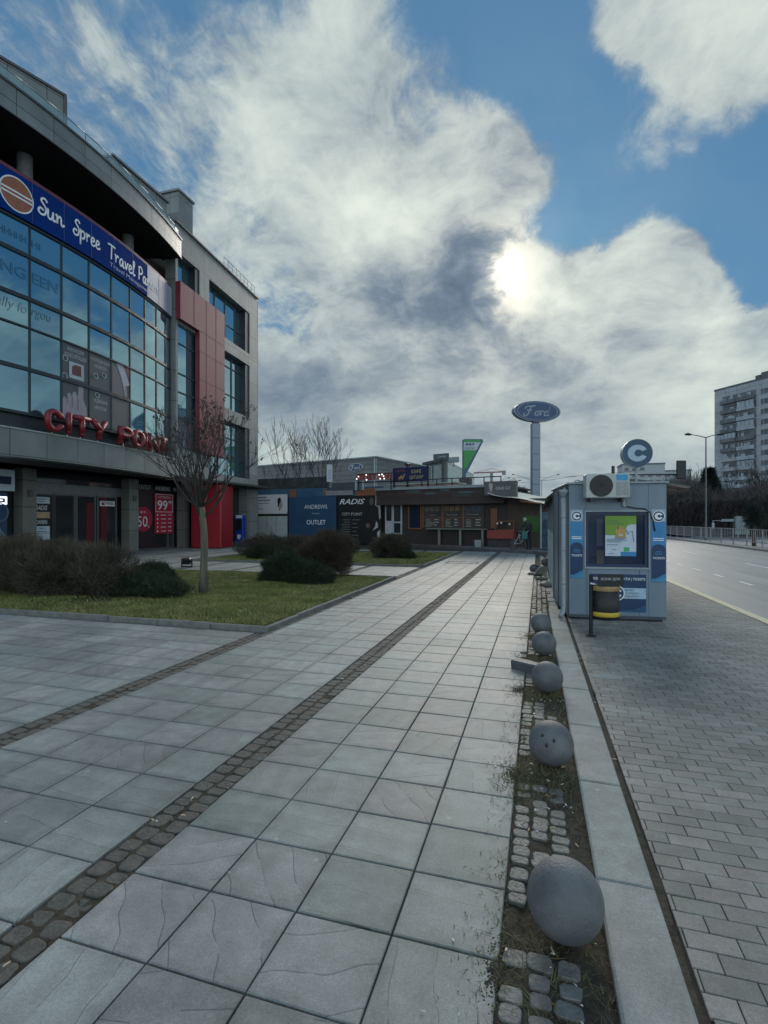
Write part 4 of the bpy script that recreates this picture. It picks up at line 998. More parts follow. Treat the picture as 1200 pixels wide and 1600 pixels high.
# price board
t, F, w = signthing('price_poster', 'tall red price poster reading 99.99 in the shop window', 'poster', 240, 268, .92, 3.3, m=mat('poster_red', (.38, .018, .045), .5, var=.1), off=.10)
g = MB(F)
for a, b, c, d in ((.04, w-.04, 3.24, 3.27), (.04, w-.04, 2.2, 2.23), (.04, .07, 2.23, 3.24), (w-.07, w-.04, 2.23, 3.24)): g.box(a, b, -.014, -.01, c, d)
g.build('border', M_white, t)
lett(F, '99', w*.40, 2.62, .78, M_white, t, y=-.016, width=w*.55, bold=.012); lett(F, '99', w*.82, 2.80, .30, M_white, t, y=-.016, bold=.01); lett(F, 'ОТСТЪПКИ', w/2, 3.08, .2, M_white, t, y=-.016, width=w*.7)
g = MB(F)
for i in range(5):
    z = 2.03-i*.24; g.box(w*.10, w*.16, -.014, -.01, z-.05, z+.05); g.box(w*(.3+.02*(i % 3)), w*.6, -.014, -.01, z-.02, z+.02); g.box(w*.72, w*.9, -.014, -.01, z-.01, z+.03)
g.build('text_line', M_white, t)
# blue-white shop sign at far left, with bright symbol
t, F, w = signthing('shop_sign', 'white sign with a blue block at the left edge of the ground floor', 'sign', -70, 21, 2.93, 3.80, X=-20.9, m=M_pb, off=.08)
pane(F, 0, w*.93, 3.2, 3.52, M_navy, t, 'blue_block')
t, F, w = signthing('shop_poster', 'dark blue window poster with a lit white outline symbol at the left edge', 'poster', -70, 9, .6, 2.85, X=-21.1, m=mat('poster_blue', (.02, .05, .13), .5), off=.08)
g = MB(F); zc = 2.52; x1 = w; g.box(x1-1.2, x1-.02, -.02, -.005, 2.63, 2.70); g.box(x1-1.2, x1-.02, -.02, -.005, 2.38, 2.45); g.box(x1-.09, x1-.02, -.02, -.005, 2.45, 2.63); g.box(x1-.6, x1-.2, -.02, -.005, 2.52, 2.57)
g.build('lit_symbol', emis('lit_white', (.9, .92, 1), 1.2), t); g = MB(F); g.prism([(w, .6), (w, .95), (w-.35, 1.5), (w-.9, 1.5), (w-.9, .6)], -.014, -.004); g.build('light_shape', mat('poster_lightblue', (.12, .26, .36), .5), t)
g = MB(F); g.tube([(w-.35+.38*math.cos(i*math.pi/12), -.006, 2.05+.38*math.sin(i*math.pi/12)) for i in range(24)], .028, 6, True); g.build('ring', mat('ring_grey', (.15, .17, .2), .5), t)
# red booth
A = PD(298, 31.2); B = PD(345, 31.0); M = frame(A, B); wd = (B-A).length
t = thing('red_booth', 'tall plain red booth standing under the overhang behind the tree', 'booth', tuple(A)); g = MB(M); g.box(0, wd, 0, 1.9, .0, 3.9, .06); g.build('body', M_redg, t)
g = MB(M); 
for x in (wd*.28, wd*.56): g.box(x-.01, x+.01, -.004, .0, .05, 3.85)
g.build('joint', jt, t)
# lettering on the wing's dark window, ATM
t = thing('shop_lettering', 'white outlet lettering on the dark window beside the cash machine', 'sign', tuple(WM @ Vector((x0, .7, 1.5)))); 
F = WM; xl = ws(358); lett(F, 'OUTLET', xl-.05, 2.25, .36, M_white, t, y=.735, width=.95); lett(F, 'ANDREWS', xl, 3.4, .34, M_grl, t, y=.735, width=1.25); lett(F, 'OUTLET', xl-.05, 1.83, .14, M_grl, t, y=.735, width=.6)
A = PD(368, 34.6); B = PD(379, 34.4); M = frame(A, B); wd = .55; t = thing('cash_machine', 'narrow blue cash machine by the right pier of the shopping centre', 'cash machine', tuple(A))
g = MB(M); g.box(0, wd, 0, .4, .05, 2.1, .02); g.build('body', mat('atm_blue', (.01, .04, .30), .4), t)
g = MB(M); g.box(.03, wd-.03, -.01, .0, 1.85, 2.06); g.build('top_sign', M_white, t); g = MB(M); g.box(.06, wd-.06, -.012, .0, 1.05, 1.75); g.build('screen_recess', M_blk, t)
g = MB(M); g.prism([(.14, .75), (.41, .75), (.41, .55), (.275, .40), (.14, .55)], -.012, -.002); g.build('emblem', M_white, t)
# ---- CITY POINT letters on the ledge
CPL = thing('letter_sign', 'large dark red balloon-like letters CITY POINT on the ledge of the bowed front', 'sign', tuple(cp(17, -.1, 4.97)))
M_let = mat('red_letters', (.17, .006, .014), .42, var=.15, coat=.12); M_tube = mat('letter_tube', (.34, .04, .055), .35)
marks = [('C', 63, 96), ('I', 97, 110), ('T', 108, 139), ('Y', 137, 164), ('P', 178, 203), ('O', 201, 221), ('I', 219, 227), ('N', 226, 246), ('T', 244, 257)]
SK_ = {'C': [[(.92,.8),(.7,.98),(.4,1),(.12,.8),(.05,.5),(.12,.2),(.4,.0),(.7,.02),(.92,.2)]], 'I': [[(.5,1),(.5,0)]], 'T': [[(.05,.97),(.95,.97)], [(.5,.97),(.5,0)]],
       'Y': [[(.05,1),(.5,.5)], [(.95,1),(.5,.5),(.5,0)]], 'P': [[(.15,0),(.15,1),(.6,1),(.9,.85),(.9,.62),(.6,.48),(.15,.48)]], 'O': [[(.5,1),(.18,.88),(.05,.5),(.18,.12),(.5,0),(.82,.12),(.95,.5),(.82,.88),(.5,1)]],
       'N': [[(.1,0),(.1,1)], [(.1,1),(.9,0)], [(.9,0),(.9,1)]]}
for ch, pa, pb in marks:
    a = ray_y(pa, .0); b = ray_y(pb, .0); r = .118; zb = 5.12; H = .64; lw = b-a-2*r
    if ch == 'I': lw = .01
    g = MB(); g2 = MB()
    for st in SK_[ch]:
        q = smooth(st, 5) if ch in 'CO' or (ch == 'P') else [Vector((*p, 0)) for p in st]
        if ch == 'P': q = [Vector((*p, 0)) for p in st[:2]]+smooth(st[2:], 4) if len(st) > 3 else q
        P3 = [cp(a+r+p.x*max(lw, .01) if ch != 'I' else (a+b)/2, -.12-.05*math.sin(p.y*3), zb+p.y*H) for p in q]
        g.tube(P3, r, 12); g2.tube([p+Vector((r*.92, 0, 0)) for p in P3], .014, 6)
        for p in (P3[0], P3[-1]): g.ball(p, r, 12, 8)
    lt = g.build('letter', M_let, CPL); g2.build('neon_tube', M_tube, lt)
    g = MB()
    p = cp((a+b)/2, -.05, 0); g.box(p.x-.015, p.x+.015, p.y-.015, p.y+.015, 4.97, 5.1); g.build('letter_mount', M_white, CPL)
# ---- posters behind the panes (grey service poster)
PO = thing('window_poster', 'grey window poster with a pointing hand and white Cyrillic text on the bowed glass', 'poster', tuple(cp(ye[1], .29, 5.6)))
M_pg = mat('poster_grey', (.075, .085, .095), .4, var=.1, scale=1)
px3 = [ye[1], ye[2], ye[3], ye[4]]
for a, b in zip(px3[:-1], px3[1:]):
    for z0, z1 in ((5.66, 7.12), (7.28, 8.66)):
        mb = MB(); A = cp(a+.035, .285, 0); B = cp(b-.035, .285, 0); mb.quad((A.x, A.y, z0), (B.x, B.y, z0), (B.x, B.y, z1), (A.x, A.y, z1)); mb.build('sheet', M_pg, PO)
def ctext(txt, a, b, fx, z, size, wfrac, m, par, d=.278, **k):
    A = cp(a, d, 0); B = cp(b, d, 0); F = frame((A.x, A.y, 0), (B.x, B.y, 0)); return lett(F, txt, (B-A).length*fx, z, size, m, par, y=0, width=(B-A).length*wfrac, **k)
M_pt = mat('poster_text', (.36, .40, .42), .5)
ctext('ФИНАНСОВИ', px3[0], px3[1], .5, 8.48, .2, .6, M_pt, PO, bold=.01); ctext('КОНСУЛТАЦИИ', px3[0], px3[1], .5, 8.22, .22, .78, M_pt, PO, bold=.01)
ctext('КОНСУЛТАЦИЯ ОЦЕНКА', px3[1], px3[2], .5, 8.42, .17, .88, M_pt, PO, bold=.01); ctext('НА ИМОТИ', px3[1], px3[2], .5, 8.18, .2, .5, M_pt, PO, bold=.01)
ctext('НЕДВИЖИМИ', px3[1], px3[2], .5, 6.72, .2, .6, M_pt, PO, bold=.01); ctext('ИМОТИ', px3[1], px3[2], .5, 6.45, .2, .5, M_pt, PO, bold=.01)
def cpoly(pts, a, b, m, name, d=.276):
    A = cp(a, d, 0); B = cp(b, d, 0); F = frame((A.x, A.y, 0), (B.x, B.y, 0)); L_ = (B-A).length; g = MB(F); g._add([(x*L_, 0, z) for x, z in pts], [tuple(range(len(pts)))]); return g.build(name, m, PO)
cpoly([(.26, 7.36), (.80, 7.36), (.80, 8.0), (.26, 8.0)], px3[0], px3[1], mat('poster_white', (.36, .42, .46), .5), 'white_card')
cpoly([(.36, 7.5), (.70, 7.5), (.70, 7.92), (.48, 7.92), (.36, 7.82)], px3[0], px3[1], mat('poster_darkred', (.12, .03, .03), .5), 'red_picture', .272)
hand_p = [(.03,5.7),(.0,6.15),(.04,6.5),(.10,6.56),(.16,6.46),(.2,6.7),(.28,6.76),(.36,6.64),(.4,6.82),(.5,6.84),(.57,6.66),(.6,7.1),(.68,7.12),(.78,7.1),(.78,6.6),(.9,6.3),(.93,6.0),(.85,5.7)]
cpoly(hand_p, px3[0], px3[1], mat('poster_hand', (.30, .26, .30), .5), 'hand_picture')
for q in (((.18,6.3),(.21,6.3),(.2,6.66),(.17,6.5)), ((.36,6.2),(.39,6.2),(.38,6.6),(.35,6.6)), ((.56,6.1),(.6,6.15),(.59,6.6),(.56,6.62))): cpoly(q, px3[0], px3[1], mat('poster_finger', (.14, .10, .13), .5), 'finger_line', .270)
cpoly([(.25,8.66),(.62,8.66),(.98,7.9),(.62,7.72),(.55,8.0)], px3[2], px3[3], mat('poster_shirt', (.32, .35, .40), .5), 'shirt_picture'); cpoly([(.60,7.72),(.75,7.8),(.83,7.3),(.72,7.3)], px3[2], px3[3], mat('poster_tie', (.22, .24, .29), .5), 'sleeve_picture')
cpoly([(.7,8.66),(.98,8.66),(.98,8.2)], px3[2], px3[3], mat('poster_skin', (.20, .10, .08), .5), 'skin_picture')
for fx, zz, (a, b) in ((.12, 8.05, px3[:2]), (.1, 7.35, px3[:2]), (.28, 7.75, px3[1:3]), (.65, 7.9, px3[1:3]), (.35, 6.98, px3[1:3])):
    A = cp(a, .274, 0); B = cp(b, .274, 0); F = frame((A.x, A.y, 0), (B.x, B.y, 0)); g = MB(F); x = (B-A).length*fx; g.tube([(x+.11*math.cos(i*math.pi/8), 0, zz+.11*math.sin(i*math.pi/8)) for i in range(16)], .018, 5, True); g.build('icon_ring', M_pt, PO)
# faint ghost lettering in the top left panes
M_gh = glassmat('ghost_letter', (.10, .24, .31), .05, .86)
GHO = thing('window_lettering', 'faint dark lettering on the upper left panes of the bowed glass', 'lettering', tuple(cp(ye[0]-1, .29, 9.8)))
a0 = ye[0]-pitch; ctext('EHHHHH', a0, ye[0], .48, 11.85, .36, .86, M_gh, GHO, .285, bold=.01); ctext('HI', ye[0], ye[1], .2, 11.85, .36, .26, M_gh, GHO, .285, bold=.01)
ctext('ING', a0, ye[0], .5, 10.6, .55, .8, M_gh, GHO, .285, bold=.015); ctext('EEN', ye[0], ye[1], .48, 10.6, .55, .8, M_gh, GHO, .285, bold=.015)
ctext('ially fo', a0, ye[0], .48, 9.3, .5, .9, M_gh, GHO, .285, shear=.2); ctext('rgou', ye[0], ye[1], .36, 9.28, .5, .6, M_gh, GHO, .285, shear=.2)
# ================================================================ TICKET KIOSK
KA = G(889, 967); KB = G(1041.5, 972.5); KM = frame(KA, KB); KW = (KB-KA).length; KH = 2.37
print('kiosk', KA, KB, KW)
M_kios = mat('kiosk_paint', (.16, .21, .26), .45, var=.13, scale=2.2, bump=.12, bscale=30, streak=True)
M_kios2 = mat('kiosk_trim', (.26, .30, .33), .45, var=.15)
M_kdark = mat('kiosk_side', (.10, .13, .15), .5, var=.15)
M_stblue = mat('sticker_blue', (.03, .20, .42), .4, var=.12, scale=3); M_stdark = mat('sticker_navy', (.008, .035, .10), .4, var=.1); M_stmid = mat('sticker_midblue', (.05, .22, .38), .4)
def kz(py): return ZH(py, 8.9)
def kx_(px): return (px-889)/(1041.5-889)*KW
t = thing('ticket_kiosk', 'grey blue public transport ticket kiosk with poster window and air conditioner', 'kiosk', tuple(KA))
g = MB(KM)
wx0, wx1, wz0, wz1 = kx_(916), kx_(1014), kz(886), kz(800)
g.box(0, wx0, 0, .05, .04, KH, .006); g.box(wx1, KW, 0, .05, .04, KH, .006); g.box(wx0, wx1, 0, .05, .04, wz0, .004); g.box(wx0, wx1, 0, .05, wz1, KH, .004)
g.box(0, .05, .05, 2.2, .04, KH); g.box(KW-.05, KW, .05, 2.2, .04, KH); g.box(.05, KW-.05, 2.15, 2.2, .04, KH)
g.build('wall', M_kios, t)
g = MB(KM); g.box(.06, KW-.06, .03, 2.15, -.02, .04); g.build('base', M_blk, t)
g = MB(KM); g.box(-.04, KW+.03, -.04, 2.25, KH, KH+.035, .008); 
rf = g.build('roof', M_kios2, t)
g = MB(KM); [g.box(-.012, -.002, y, y+.03, .06, KH-.02) for y in (.02, .55, 1.3, 2.0)]; g.build('side_seam', mat('seam_dark', (.05, .065, .08), .5), t)
g = MB(KM); [g.box(x, x+.006, -.004, .0, .06, z) for x, z in ((.30, .9), (1.15, .9))]; g.box(.01, KW-.01, -.006, 0, .05, .09); g.build('front_seam', mat('seam_dark', (.05, .065, .08), .5), t)
for x in (kx_(908), kx_(1026)):
    g = MB(KM); g.tube([(x-.05, .3, KH+.035), (x-.045, .3, KH+.08), (x, .3, KH+.1), (x+.045, .3, KH+.08), (x+.05, .3, KH+.035)], .012, 6); g.build('lifting_eye', M_kios2, rf)
# window recess: frame, glass, interior
g = MB(KM)
for a in ((wx0-.02, wx1+.02, wz0-.035, wz0), (wx0-.02, wx1+.02, wz1, wz1+.03), (wx0-.025, wx0, wz0, wz1), (wx1, wx1+.025, wz0, wz1)): g.box(a[0], a[1], -.02, .04, a[2], a[3], .004)
wf = g.build('window_frame', M_kios2, t)
g = MB(KM); f2 = .05
for a in ((wx0, wx1, wz0, wz0+f2), (wx0, wx1, wz1-f2, wz1), (wx0, wx0+f2, wz0+f2, wz1-f2), (wx1-f2, wx1, wz0+f2, wz1-f2)): g.box(a[0], a[1], .03, .07, a[2], a[3])
g.build('inner_frame', mat('navy_frame', (.012, .03, .09), .4), wf)
g = MB(KM); g.quad((wx0+f2, .055, wz0+f2), (wx1-f2, .055, wz0+f2), (wx1-f2, .055, wz1-f2), (wx0+f2, .055, wz1-f2)); g.build('glass', clear('kiosk_glass', (.05, .07, .12), .03, .35), wf)
g = MB(KM); g.box(wx0-.02, wx1+.02, .45, .47, wz0-.1, wz1+.1); g.build('interior_panel', mat('kiosk_interior', (.03, .045, .10), .6, var=.4, scale=5), t)
g = MB(KM); g.box(wx0+.05, wx1-.05, .08, .44, wz0+.0, wz0+.03); g.build('inner_shelf', mat('shelf_grey', (.10, .11, .12), .6), t)
for a in ((.10, .26, .44, .45, wz0+.15, wz1-.2, (.07, .09, .17)), (.24, .34, .30, .31, wz0+.35, wz1-.12, (.16, .18, .24)), (.24, .36, .3, .31, wz0+.03, wz0+.28, (.22, .17, .10))):
    g = MB(KM); g.box(wx0+a[0], wx0+a[1], a[2], a[3], a[4], a[5]); g.build('paper_notice', mat('notice%.2f' % a[6][0], a[6], .6), t)
# the poster inside the glass
pp = thing('bus_poster', 'green and white poster with a bus drawing in the kiosk window', 'poster', tuple(KM @ Vector((kx_(948), .05, kz(869)))))
def KR(par, x0, x1, z0, z1, y, m, name): g = MB(KM); g.box(x0, x1, y-.002, y, z0, z1); return g.build(name, m, par)
qx0, qx1, qz0, qz1 = kx_(948), kx_(996.5), kz(869), kz(806)
KR(pp, qx0, qx1, qz0, qz1, .054, mat('poster_sheet', (.50, .56, .64), .5, var=.05), 'sheet'); zz = qz0+(qz1-qz0)*.52; W = qx1-qx0; Hq = qz1-qz0
M_gr = mat('poster_green', (.16, .30, .03), .5, var=.08)
g = MB(KM); c0 = qx0+W*.62; g.prism([(qx0, zz), (qx0+W*.62, zz), (qx0+W*.66, qz0+Hq*.66), (qx0+W*.72, qz0+Hq*.76), (qx0+W*.82, qz0+Hq*.79), (qx1, qz0+Hq*.79), (qx1, qz1), (qx0, qz1)], .048, .0515); g.build('green_field', M_gr, pp)
g = MB(KM); g.prism([(qx0+W*(.33+.0), qz0+Hq*.46), (qx0+W*.66, qz0+Hq*.46), (qx0+W*.66, qz0+Hq*.70), (qx0+W*.62, qz0+Hq*.73), (qx0+W*.37, qz0+Hq*.73), (qx0+W*.33, qz0+Hq*.70)], .043, .0475); g.build('bus_picture', mat('bus_ochre', (.42, .27, .08), .5), pp)
g = MB(KM); text(g, 'А6', qx0+W*.5, qz0+Hq*.53, .07, y=.041); g.build('lettering', M_white, pp)
g = MB(KM); g.box(qx0+W*.39, qx0+W*.43, .040, .0425, qz0+Hq*.66, qz0+Hq*.73); g.tube([(qx0+W*(.3+.4*i/10), .044, qz0+Hq*(.45-.01*i/10)) for i in range(11)], .004, 4)
g.tube([(qx0+W*(.66+.1*i/8), .047, qz0+Hq*(.6+.06*math.sin(i*.8))) for i in range(9)]+[(qx0+W*.88, .047, qz0+Hq*.62), (qx0+W*.9, .047, qz0+Hq*.5), (qx0+W*.92, .047, qz0+Hq*.36)], .0035, 4)
for i, (z, a, b) in enumerate(((.87, .06, .45), (.80, .06, .62), (.42, .05, .6), (.385, .05, .68), (.35, .05, .5), (.28, .05, .42), (.16, .22, .35), (.06, .1, .3))): g.box(qx0+W*a, qx0+W*b, .044, .047, qz0+Hq*z-.004, qz0+Hq*z+.004)
g.build('text_line', mat('poster_ink', (.03, .10, .16), .5), pp)
KR(pp, qx0+W*.5, qx1, qz0, qz0+Hq*.11, .050, M_stblue, 'blue_field'); KR(pp, qx0+W*.6, qx0+W*.78, qz0+Hq*.12, qz0+Hq*.22, .050, mat('poster_green2', (.05, .33, .12), .5), 'green_square')
# side stickers with the C emblem
def cemblem(F, x, z, r, par, y, m_out, m_c, m_bg=None):
    def dsk(rr, yy, m, nm): g = MB(F); g.prism([(x+rr*math.cos(i*math.pi/16), z+rr*math.sin(i*math.pi/16)) for i in range(32)], yy-.003, yy); return g.build(nm, m, par)
    if m_bg: dsk(r, y, m_bg, 'emblem_disc'); dsk(r*.86, y-.004, m_out, 'emblem_ring')
    else: dsk(r, y, m_out, 'emblem_ring')
    g = MB(F); n = 22; a0 = .42
    pts = [(x+r*.66*math.cos(a0+(2*math.pi-2*a0)*i/n), z+r*.60*math.sin(a0+(2*math.pi-2*a0)*i/n)) for i in range(n+1)]; inn = [(x+r*.06+r*.27*math.cos(a0*1.2+(2*math.pi-2.4*a0)*i/n), z+r*.25*math.sin(a0*1.2+(2*math.pi-2.4*a0)*i/n)) for i in range(n+1)]
    for i in range(n): g.prism([pts[i], inn[i], inn[i+1], pts[i+1]], y-.010, y-.0045)
    g.build('emblem_letter', m_c, par)
for (a, b, lab) in ((891, 911.5, 'left tall blue sticker reading TICKETS on the kiosk front'), (1018.5, 1040, 'right tall blue sticker reading TICKETS on the kiosk front')):
    x0, x1 = kx_(a), kx_(b); z0, z1 = kz(904 if a < 900 else 908), kz(796); s = thing('ticket_sticker', lab, 'sticker', tuple(KM @ Vector((x0, -.01, z0))), 'ticket stickers on the kiosk'); H = z1-z0; w = x1-x0
    KR(s, x0, x1, z0+H*.0, z1, -.002, M_stblue, 'sheet')
    KR(s, x0, x1, z1-H*.17, z1, -.0045, mat('sticker_pale', (.28, .38, .48), .4), 'top_field')
    g = MB(KM); cxx = (x0+x1)/2; g.prism([(x0, z0+H*.02), (x1, z0+H*.12), (x1, z0+H*.45)]+[(cxx+w/2*math.cos(i*math.pi/10), z0+H*.45+H*.07*math.sin(i*math.pi/10)) for i in range(1, 10)]+[(x0, z0+H*.45)], -.0075, -.005); g.build('navy_field', M_stdark, s)
    g = MB(KM); g.prism([(x0, z0), (x1, z0), (x1, z0+H*.10), (x0+w*.6, z0+H*.05), (x0, z0+H*.045)], -.0095, -.0078); g.build('wave', M_stmid, s)
    cemblem(KM, cxx, z1-H*.095, w*.44, s, -.008, M_stdark, M_white, M_white)
    g = MB(KM); text(g, 'TICKETS', cxx, z0+H*.33, .052, y=-.012, width=w*.84, bold=.012)
    for q in (.60, .575): g.box(cxx-w*.38, cxx+w*.38, -.008, -.005, z0+H*q-.007, z0+H*q+.007)
    g.build('lettering', M_white, s)
    g = MB(KM)
    for q, ww in ((.42, .2), (.40, .3), (.38, .25), (.74, .3), (.71, .34), (.68, .3), (.65, .26)): g.box(cxx-w*ww, cxx+w*ww, -.0105, -.005, z0+H*q-.004, z0+H*q+.004)
    g.build('text_line', M_stmid, s)
# lower sign
x0, x1, z0, z1 = kx_(921.5), kx_(1010.5), kz(955.5), kz(897); s = thing('ticket_sign', 'wide navy sign reading travel documents and tickets, low on the kiosk', 'sign', tuple(KM @ Vector((x0, -.01, z0)))); W = x1-x0; H = z1-z0
KR(s, x0, x1, z0, z1, -.002, M_stdark, 'sheet'); KR(s, x0+W*.3, x1-.003, z0+H*.36, z0+H*.64, -.0045, mat('sign_paleblue', (.34, .46, .56), .4), 'pale_strip')
g = MB(KM); text(g, 'ПРЕВОЗНИ ДОКУМЕНТИ | TICKETS', (x0+x1)/2, z1-H*.13, .06, y=-.006, width=W*.97, bold=.012); g.build('lettering', M_white, s)
g = MB(KM)
for k, wd in enumerate(('ЦЕНТЪР', 'ЗА ГРАДСКА', 'МОБИЛНОСТ')): text(g, wd, x0+W*.62, z0+H*(.58-.08*k), .038, y=-.008, align='LEFT', bold=.01)
g.build('small_lettering', M_stdark, s); cemblem(KM, x0+W*.48, z0+H*.5, H*.21, s, -.009, M_stdark, M_white, M_white)
g = MB(KM); g.prism([(x0+W*.35, z0), (x1, z0), (x1, z0+H*.2), (x0+W*.8, z0+H*.07)], -.006, -.004); g.build('wave', mat('sign_wave', (.02, .08, .17), .4), s)
# air conditioner
ax0, ax1, az0, az1 = kx_(911), kx_(978), ZH(778, 8.65), ZH(740, 8.65)
t = thing('air_conditioner', 'white air conditioner unit hanging on the top of the kiosk front', 'air conditioner', tuple(KM @ Vector((ax0, -.3, az0)))); M_ac = mat('ac_white', (.40, .43, .42), .45, var=.1)
g = MB(KM); g.box(ax0, ax1, -.30, -.03, az0, az1, .015); g.build('casing', M_ac, t)
fc = (ax0+(ax1-ax0)*.35, (az0+az1)/2); rr = (az1-az0)*.45
g = MB(KM); g.prism([(fc[0]+rr*math.cos(i*math.pi/18), fc[1]+rr*math.sin(i*math.pi/18)) for i in range(36)], -.306, -.301); g.build('fan_opening', M_blk, t)
g = MB(KM)
for q in range(2, 9): g.tube([(fc[0]+rr*q/8*math.cos(i*math.pi/14), -.312, fc[1]+rr*q/8*math.sin(i*math.pi/14)) for i in range(28)], .0018, 4, True)
for i in range(12): a = i*math.pi/6; g.tube([(fc[0], -.312, fc[1]), (fc[0]+rr*math.cos(a), -.31, fc[1]+rr*math.sin(a))], .0022, 4)
g.build('fan_grille', mat('grille_dark', (.04, .045, .045), .5), t)
g = MB(KM); g.box(ax0+(ax1-ax0)*.7, ax1-.03, -.304, -.301, az1-.12, az1-.02); g.build('label_plate', mat('ac_blue', (.04, .27, .50), .4), t)
g = MB(KM); g.box(ax0+(ax1-ax0)*.69, ax1-.02, -.3035, -.301, az0+.04, az1-.14); g.box(ax1, ax1+.05, -.2, -.06, az0+.03, az0+.18, .01); g.build('side_cover', mat('ac_grey', (.26, .28, .28), .5), t)
g = MB(KM); g.box(ax0+.08, ax0+.11, -.28, -.0, az0-.06, az0); g.box(ax1-.12, ax1-.09, -.28, -.0, az0-.06, az0); g.build('bracket', M_blk, t)
g = MB(KM); xx = ax1-.03; g.tube([(xx, -.04, az0+.02), (xx, -.03, az0-.10), (xx+.05, -.02, az0-.14), (xx+.2, -.02, az0-.17), (xx+.34, -.02, az0-.18), (xx+.42, -.02, az0-.24), (xx+.47, -.02, az0-.38), (xx+.50, -.02, az0-.56)], .011, 6)
g.build('cable', M_blk, t)
g = MB(KM); g.tube([(xx-.01, -.05, az0), (xx-.005, -.05, az0-.12), (xx+.03, -.04, az0-.14)], .019, 8); g.build('pipe', M_ac, t)
# round C sign on the roof
c = kx_(1003); zc = ZH(710, 9.2); t = thing('round_sign', 'round blue sign with a white C on a short post on the kiosk roof', 'sign', tuple(KM @ Vector((c, .3, KH+.035))))
g = MB(KM); g.cyl((c, .3, KH+.035), (c, .3, zc-.2), .022); g.build('post', M_kios2, t)
g = MB(KM); g._add([], []); M2 = KM @ Matrix.Translation((c, .3, zc)); g = MB(M2); g.cyl((0, -.07, 0), (0, .07, 0), .252, n=40); g.build('rim', M_kios2, t)
Fz = KM @ Matrix.Translation((c, .3, zc)); 
for sgn in (1,):
    cemblem(Fz, 0, 0, .246, t, -.0705, mat('sign_ring_navy', (.02, .06, .11), .4), mat('sign_c_pale', (.34, .43, .50), .4))
# drain pipe on the left corner
t = thing('drainpipe', 'grey drainpipe with a funnel at the left corner of the kiosk', 'pipe', tuple(KM @ Vector((-.04, .1, 0)))); g = MB(KM); x = -.085
g.tube([(x, .05, 2.16), (x, .05, 1.2), (x+.005, .05, .25), (x-.02, -.02, .12), (x-.07, -.10, .05)], .042, 12); g.build('pipe', M_kios2, t)
g = MB(KM); g.lathe([(.042, 2.14), (.06, 2.2), (.085, 2.24), (.085, 2.28), (.03, 2.28)], (x, .05, 0), 18); g.build('funnel', M_kios2, t)
g = MB(KM); g.tube([(x+.03, .12, 2.2), (x+.05, .2, 2.3), (x+.1, .3, 2.33)], .03, 8); g.build('elbow', M_kios2, t)
g = MB(KM)
for z in (.62, 1.22, 1.8): g.lathe([(.046, z-.015), (.05, z), (.046, z+.015)], (x, .05, 0), 14)
g.build('clamp', M_kios2, t)
g = MB(KM); g.tube([(-.02, .3, .95), (-.03, .25, .7), (-.035, .2, .35), (-.03, .2, .02)], .008, 5); tag(g.build('cable', M_blk), 'thin black cable hanging down the kiosk side behind the drainpipe', 'cable')
# ---- bus shelter behind the kiosk
t = thing('bus_shelter', 'long bus shelter with green upper panels and arched roof behind the kiosk', 'bus shelter', (.42, 12.1, 0)); XB = .36
M_post = mat('shelter_post', (.16, .20, .21), .5, var=.15); M_gp = mat('shelter_green', (.06, .13, .07), .35, var=.2); M_stick = mat('pale_post', (.36, .42, .44), .5)
ysh = [12.1+1.28*i for i in range(8)]
for i, y in enumerate(ysh): g = MB(); g.box(XB-.03, XB+.05, y-.04, y+.04, -.02, 2.3, .006); g.build('post', M_post, t)
for a, b in zip(ysh[:-1], ysh[1:]):
    g = MB(); g.box(XB, XB+.02, a+.045, b-.045, 1.42, 2.24); g.build('green_panel', M_gp, t)
    g = MB(); g.box(XB, XB+.02, a+.045, b-.045, .12, 1.38); g.build('lower_panel', M_kdark, t)
    for y in (a+.35, a+.9): g = MB(); g.box(XB-.035, XB-.005, y-.03, y+.03, .0, 1.4); g.build('batten', M_stick, t)
g = MB(); arc = []
for i in range(15):
    u = i/14; x_ = .16+u*2.85; arc.append((x_, float(np.interp(x_, [.16, .35, .6, .9, 1.3, 1.9, 2.6, 3.2, 3.7], [2.22, 2.38, 2.50, 2.58, 2.62, 2.60, 2.50, 2.38, 2.26]))))
for a, b in zip(arc[:-1], arc[1:]):
    v = [(a[0], 12.0, a[1]), (b[0], 12.0, b[1]), (b[0], 21.3, b[1]), (a[0], 21.3, a[1])]; v += [(x, y, z+.03) for x, y, z in v]
    g._add(v, [(3, 2, 1, 0), (4, 5, 6, 7), (0, 1, 5, 4), (2, 3, 7, 6), (1, 2, 6, 5), (3, 0, 4, 7)])
g.build('roof', mat('shelter_roof', (.07, .09, .08), .4, var=.2), t)
for y in [12.1+1.3*i for i in range(8)]:
    g = MB(); g.tube([(x, y, z-.05) for x, z in arc], .03, 6); g.tube([(.44, y, 2.2), (1.6, y, 2.34), (2.95, y, arc[-1][1]-.06)], .025, 6); g.build('rib', mat('rib_brown', (.075, .05, .036), .5), t)
g = MB(); g.box(1.2, 1.25, 12.1, 21.2, 2.48, 2.56); g.box(2.6, 2.65, 12.1, 21.2, 2.38, 2.46); g.build('purlin', mat('rib_brown', (.075, .05, .036), .5), t)
